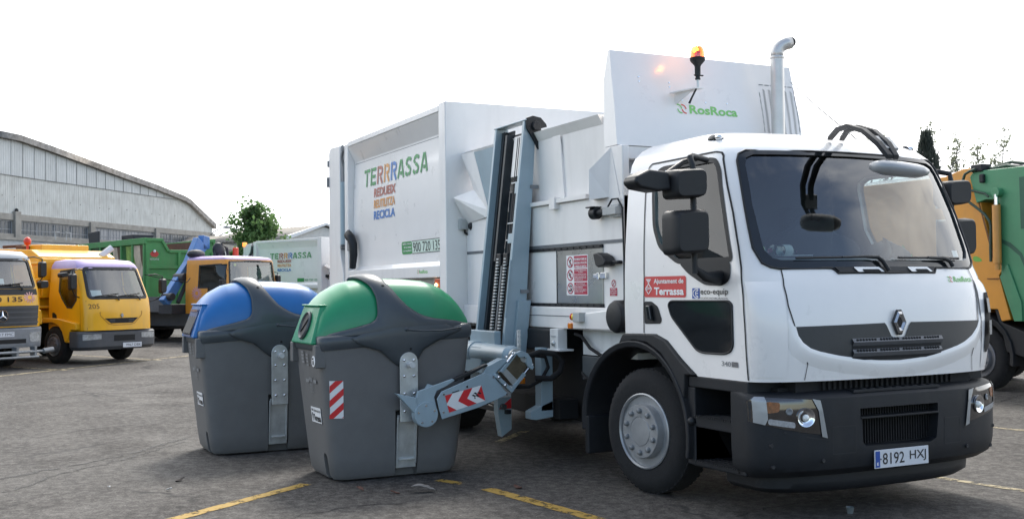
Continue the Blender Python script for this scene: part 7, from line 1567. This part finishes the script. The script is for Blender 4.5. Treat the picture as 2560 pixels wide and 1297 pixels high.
tree('small low green tree right of the bushy leafy one, before the low house', 'tree', site(-11.1, 54), 4.75, limbset(r1, 4.6, .75, 14, .5, .5), leafmat('leaf_green_mid', (.10, .18, .06)), .15, 4, per=34, spread=.34)
# columnar and sparse trees beyond the right-hand truck
def cypress(label, X, Y, h, wd, seed):
    rnd = random.Random(seed); T = thing('cypress_tree', label, 'tree', (*site(X, Y), 0)); g = Mb(); g.tube([(0, 0, 0), (0, 0, h * .5), (0, 0, h * .9)], [.16, .1, .03], 8); g.build('trunk', mat('bark', (1, 1, 1)), T)
    vs = []; fs = []
    for i in range(5200):
        z = h * (.1 + .9 * rnd.random()); e = wd * min(1, 2.8 * (1 - z / h) ** .75 + .10) * rnd.uniform(.45, 1.05) * (1 + .22 * math.sin(5 * z + rnd.uniform(-1, 1))); a = rnd.uniform(0, 6.283); c = Vector((e * math.cos(a), e * math.sin(a), z)); s = rnd.uniform(.10, .22); d = Vector((math.cos(a) * .35, math.sin(a) * .35, 1)).normalized(); q = d.orthogonal().normalized(); th = rnd.uniform(0, 6.3); q = q * math.cos(th) + d.cross(q) * math.sin(th); b = len(vs)
        vs.extend([c - q * s * .3, c + d * s * .4, c + q * s * .3, c + d * s * 1.6]); fs.append((b, b + 1, b + 3)); fs.append((b + 1, b + 2, b + 3))
    me = bpy.data.meshes.new('crown'); me.from_pydata([tuple(v) for v in vs], [], fs); me.materials.append(leafmat('cypress_green', (.055, .07, .055))); o = bpy.data.objects.new('crown', me); COL.objects.link(o); o.parent = T
cypress('dark dense cypress beside the roof of the white cab', 17.1, 45, 7.75, .55, 5)
pg = leafmat('poplar_leaf', (.20, .235, .15)); gb_ = mat('bark_pale', (.24, .22, .19), .9, var=.3)
def poplar(label, X, Y, h, stems, seed, per=12, leaf=.17, name='poplar_tree', m=pg):
    rnd = random.Random(seed); L = []
    for dx, hh, lean in stems:
        P = [(dx * .3, 0, 0)] + [(dx + lean * t + rnd.uniform(-.1, .1), rnd.uniform(-.15, .15), hh * t) for t in (.3, .5, .62, .72, .82, .9, 1.0)]; L.append(P)
        for _ in range(16):
            t = rnd.uniform(.42, .95); x = dx + lean * t; e = rnd.uniform(.2, .75) * (1.25 - t); s_ = rnd.choice((-1, 1)); L.append([(x, 0, hh * t), (x + s_ * e * .5, rnd.uniform(-.3, .3), hh * t + e * .8), (x + s_ * e * .8, rnd.uniform(-.4, .4), hh * t + e * 1.9)])
    d = site(X, Y); T = tree(label, 'tree', d, h, L, m, leaf, seed, name, .07, per, .30, gb_); T.rotation_euler = (0, 0, R_(63.83))
poplar('sparse tall poplar next to the dark cypress with thin upright branches', 24.1, 60, 10.7, [(-.55, 10.6, -.5), (.15, 10.2, .25), (-.1, 9.3, .3), (-1.1, 8.2, -.1), (.75, 7.9, .4)], 31)
poplar('sparse tall poplar standing second from the dark cypress', 26.4, 60, 10.3, [(-.35, 9.5, -.5), (.35, 10.2, .35), (-1.2, 8.4, -.5), (.0, 8.8, .1), (-.9, 7.4, .1)], 32)
poplar('low loose green tree at the far right edge over the green tailgate', 27.2, 58, 8.9, [(.2, 8.0, .5), (.9, 8.7, .8), (-.2, 7.6, -.3), (1.3, 8.3, .4)], 33, 16, .2, 'broadleaf_tree', leafmat('leaf_green_loose', (.10, .17, .06)))
poplar('feathery pale tree whose top shows over the cab roof', 24.0, 72, 12.1, [(-.35, 11.9, 0), (.30, 11.7, .35), (-1.0, 11.2, -.1), (.9, 11.3, .2)], 34, 12)

GROUPS = {'recycling_bin': 'recycling bins with coloured lids', 'refuse_truck': 'refuse trucks in the yard', 'yellow_lorry': 'yellow lorries parked in a row', 'dead_leaf': 'dead leaves on the asphalt', 'paper_scrap': 'paper scraps on the asphalt', 'street_lamp': 'street lamps past the hall corner', 'poplar_tree': 'sparse poplars behind the right-hand truck', 'broadleaf_tree': 'leafy green trees', 'low_house': 'low roofs beyond the wall', 'water_bottle': 'water bottles behind the windscreen'}
for o in bpy.data.objects:
    if o.parent is None and o.name.split('.')[0] in GROUPS: o['group'] = GROUPS[o.name.split('.')[0]]
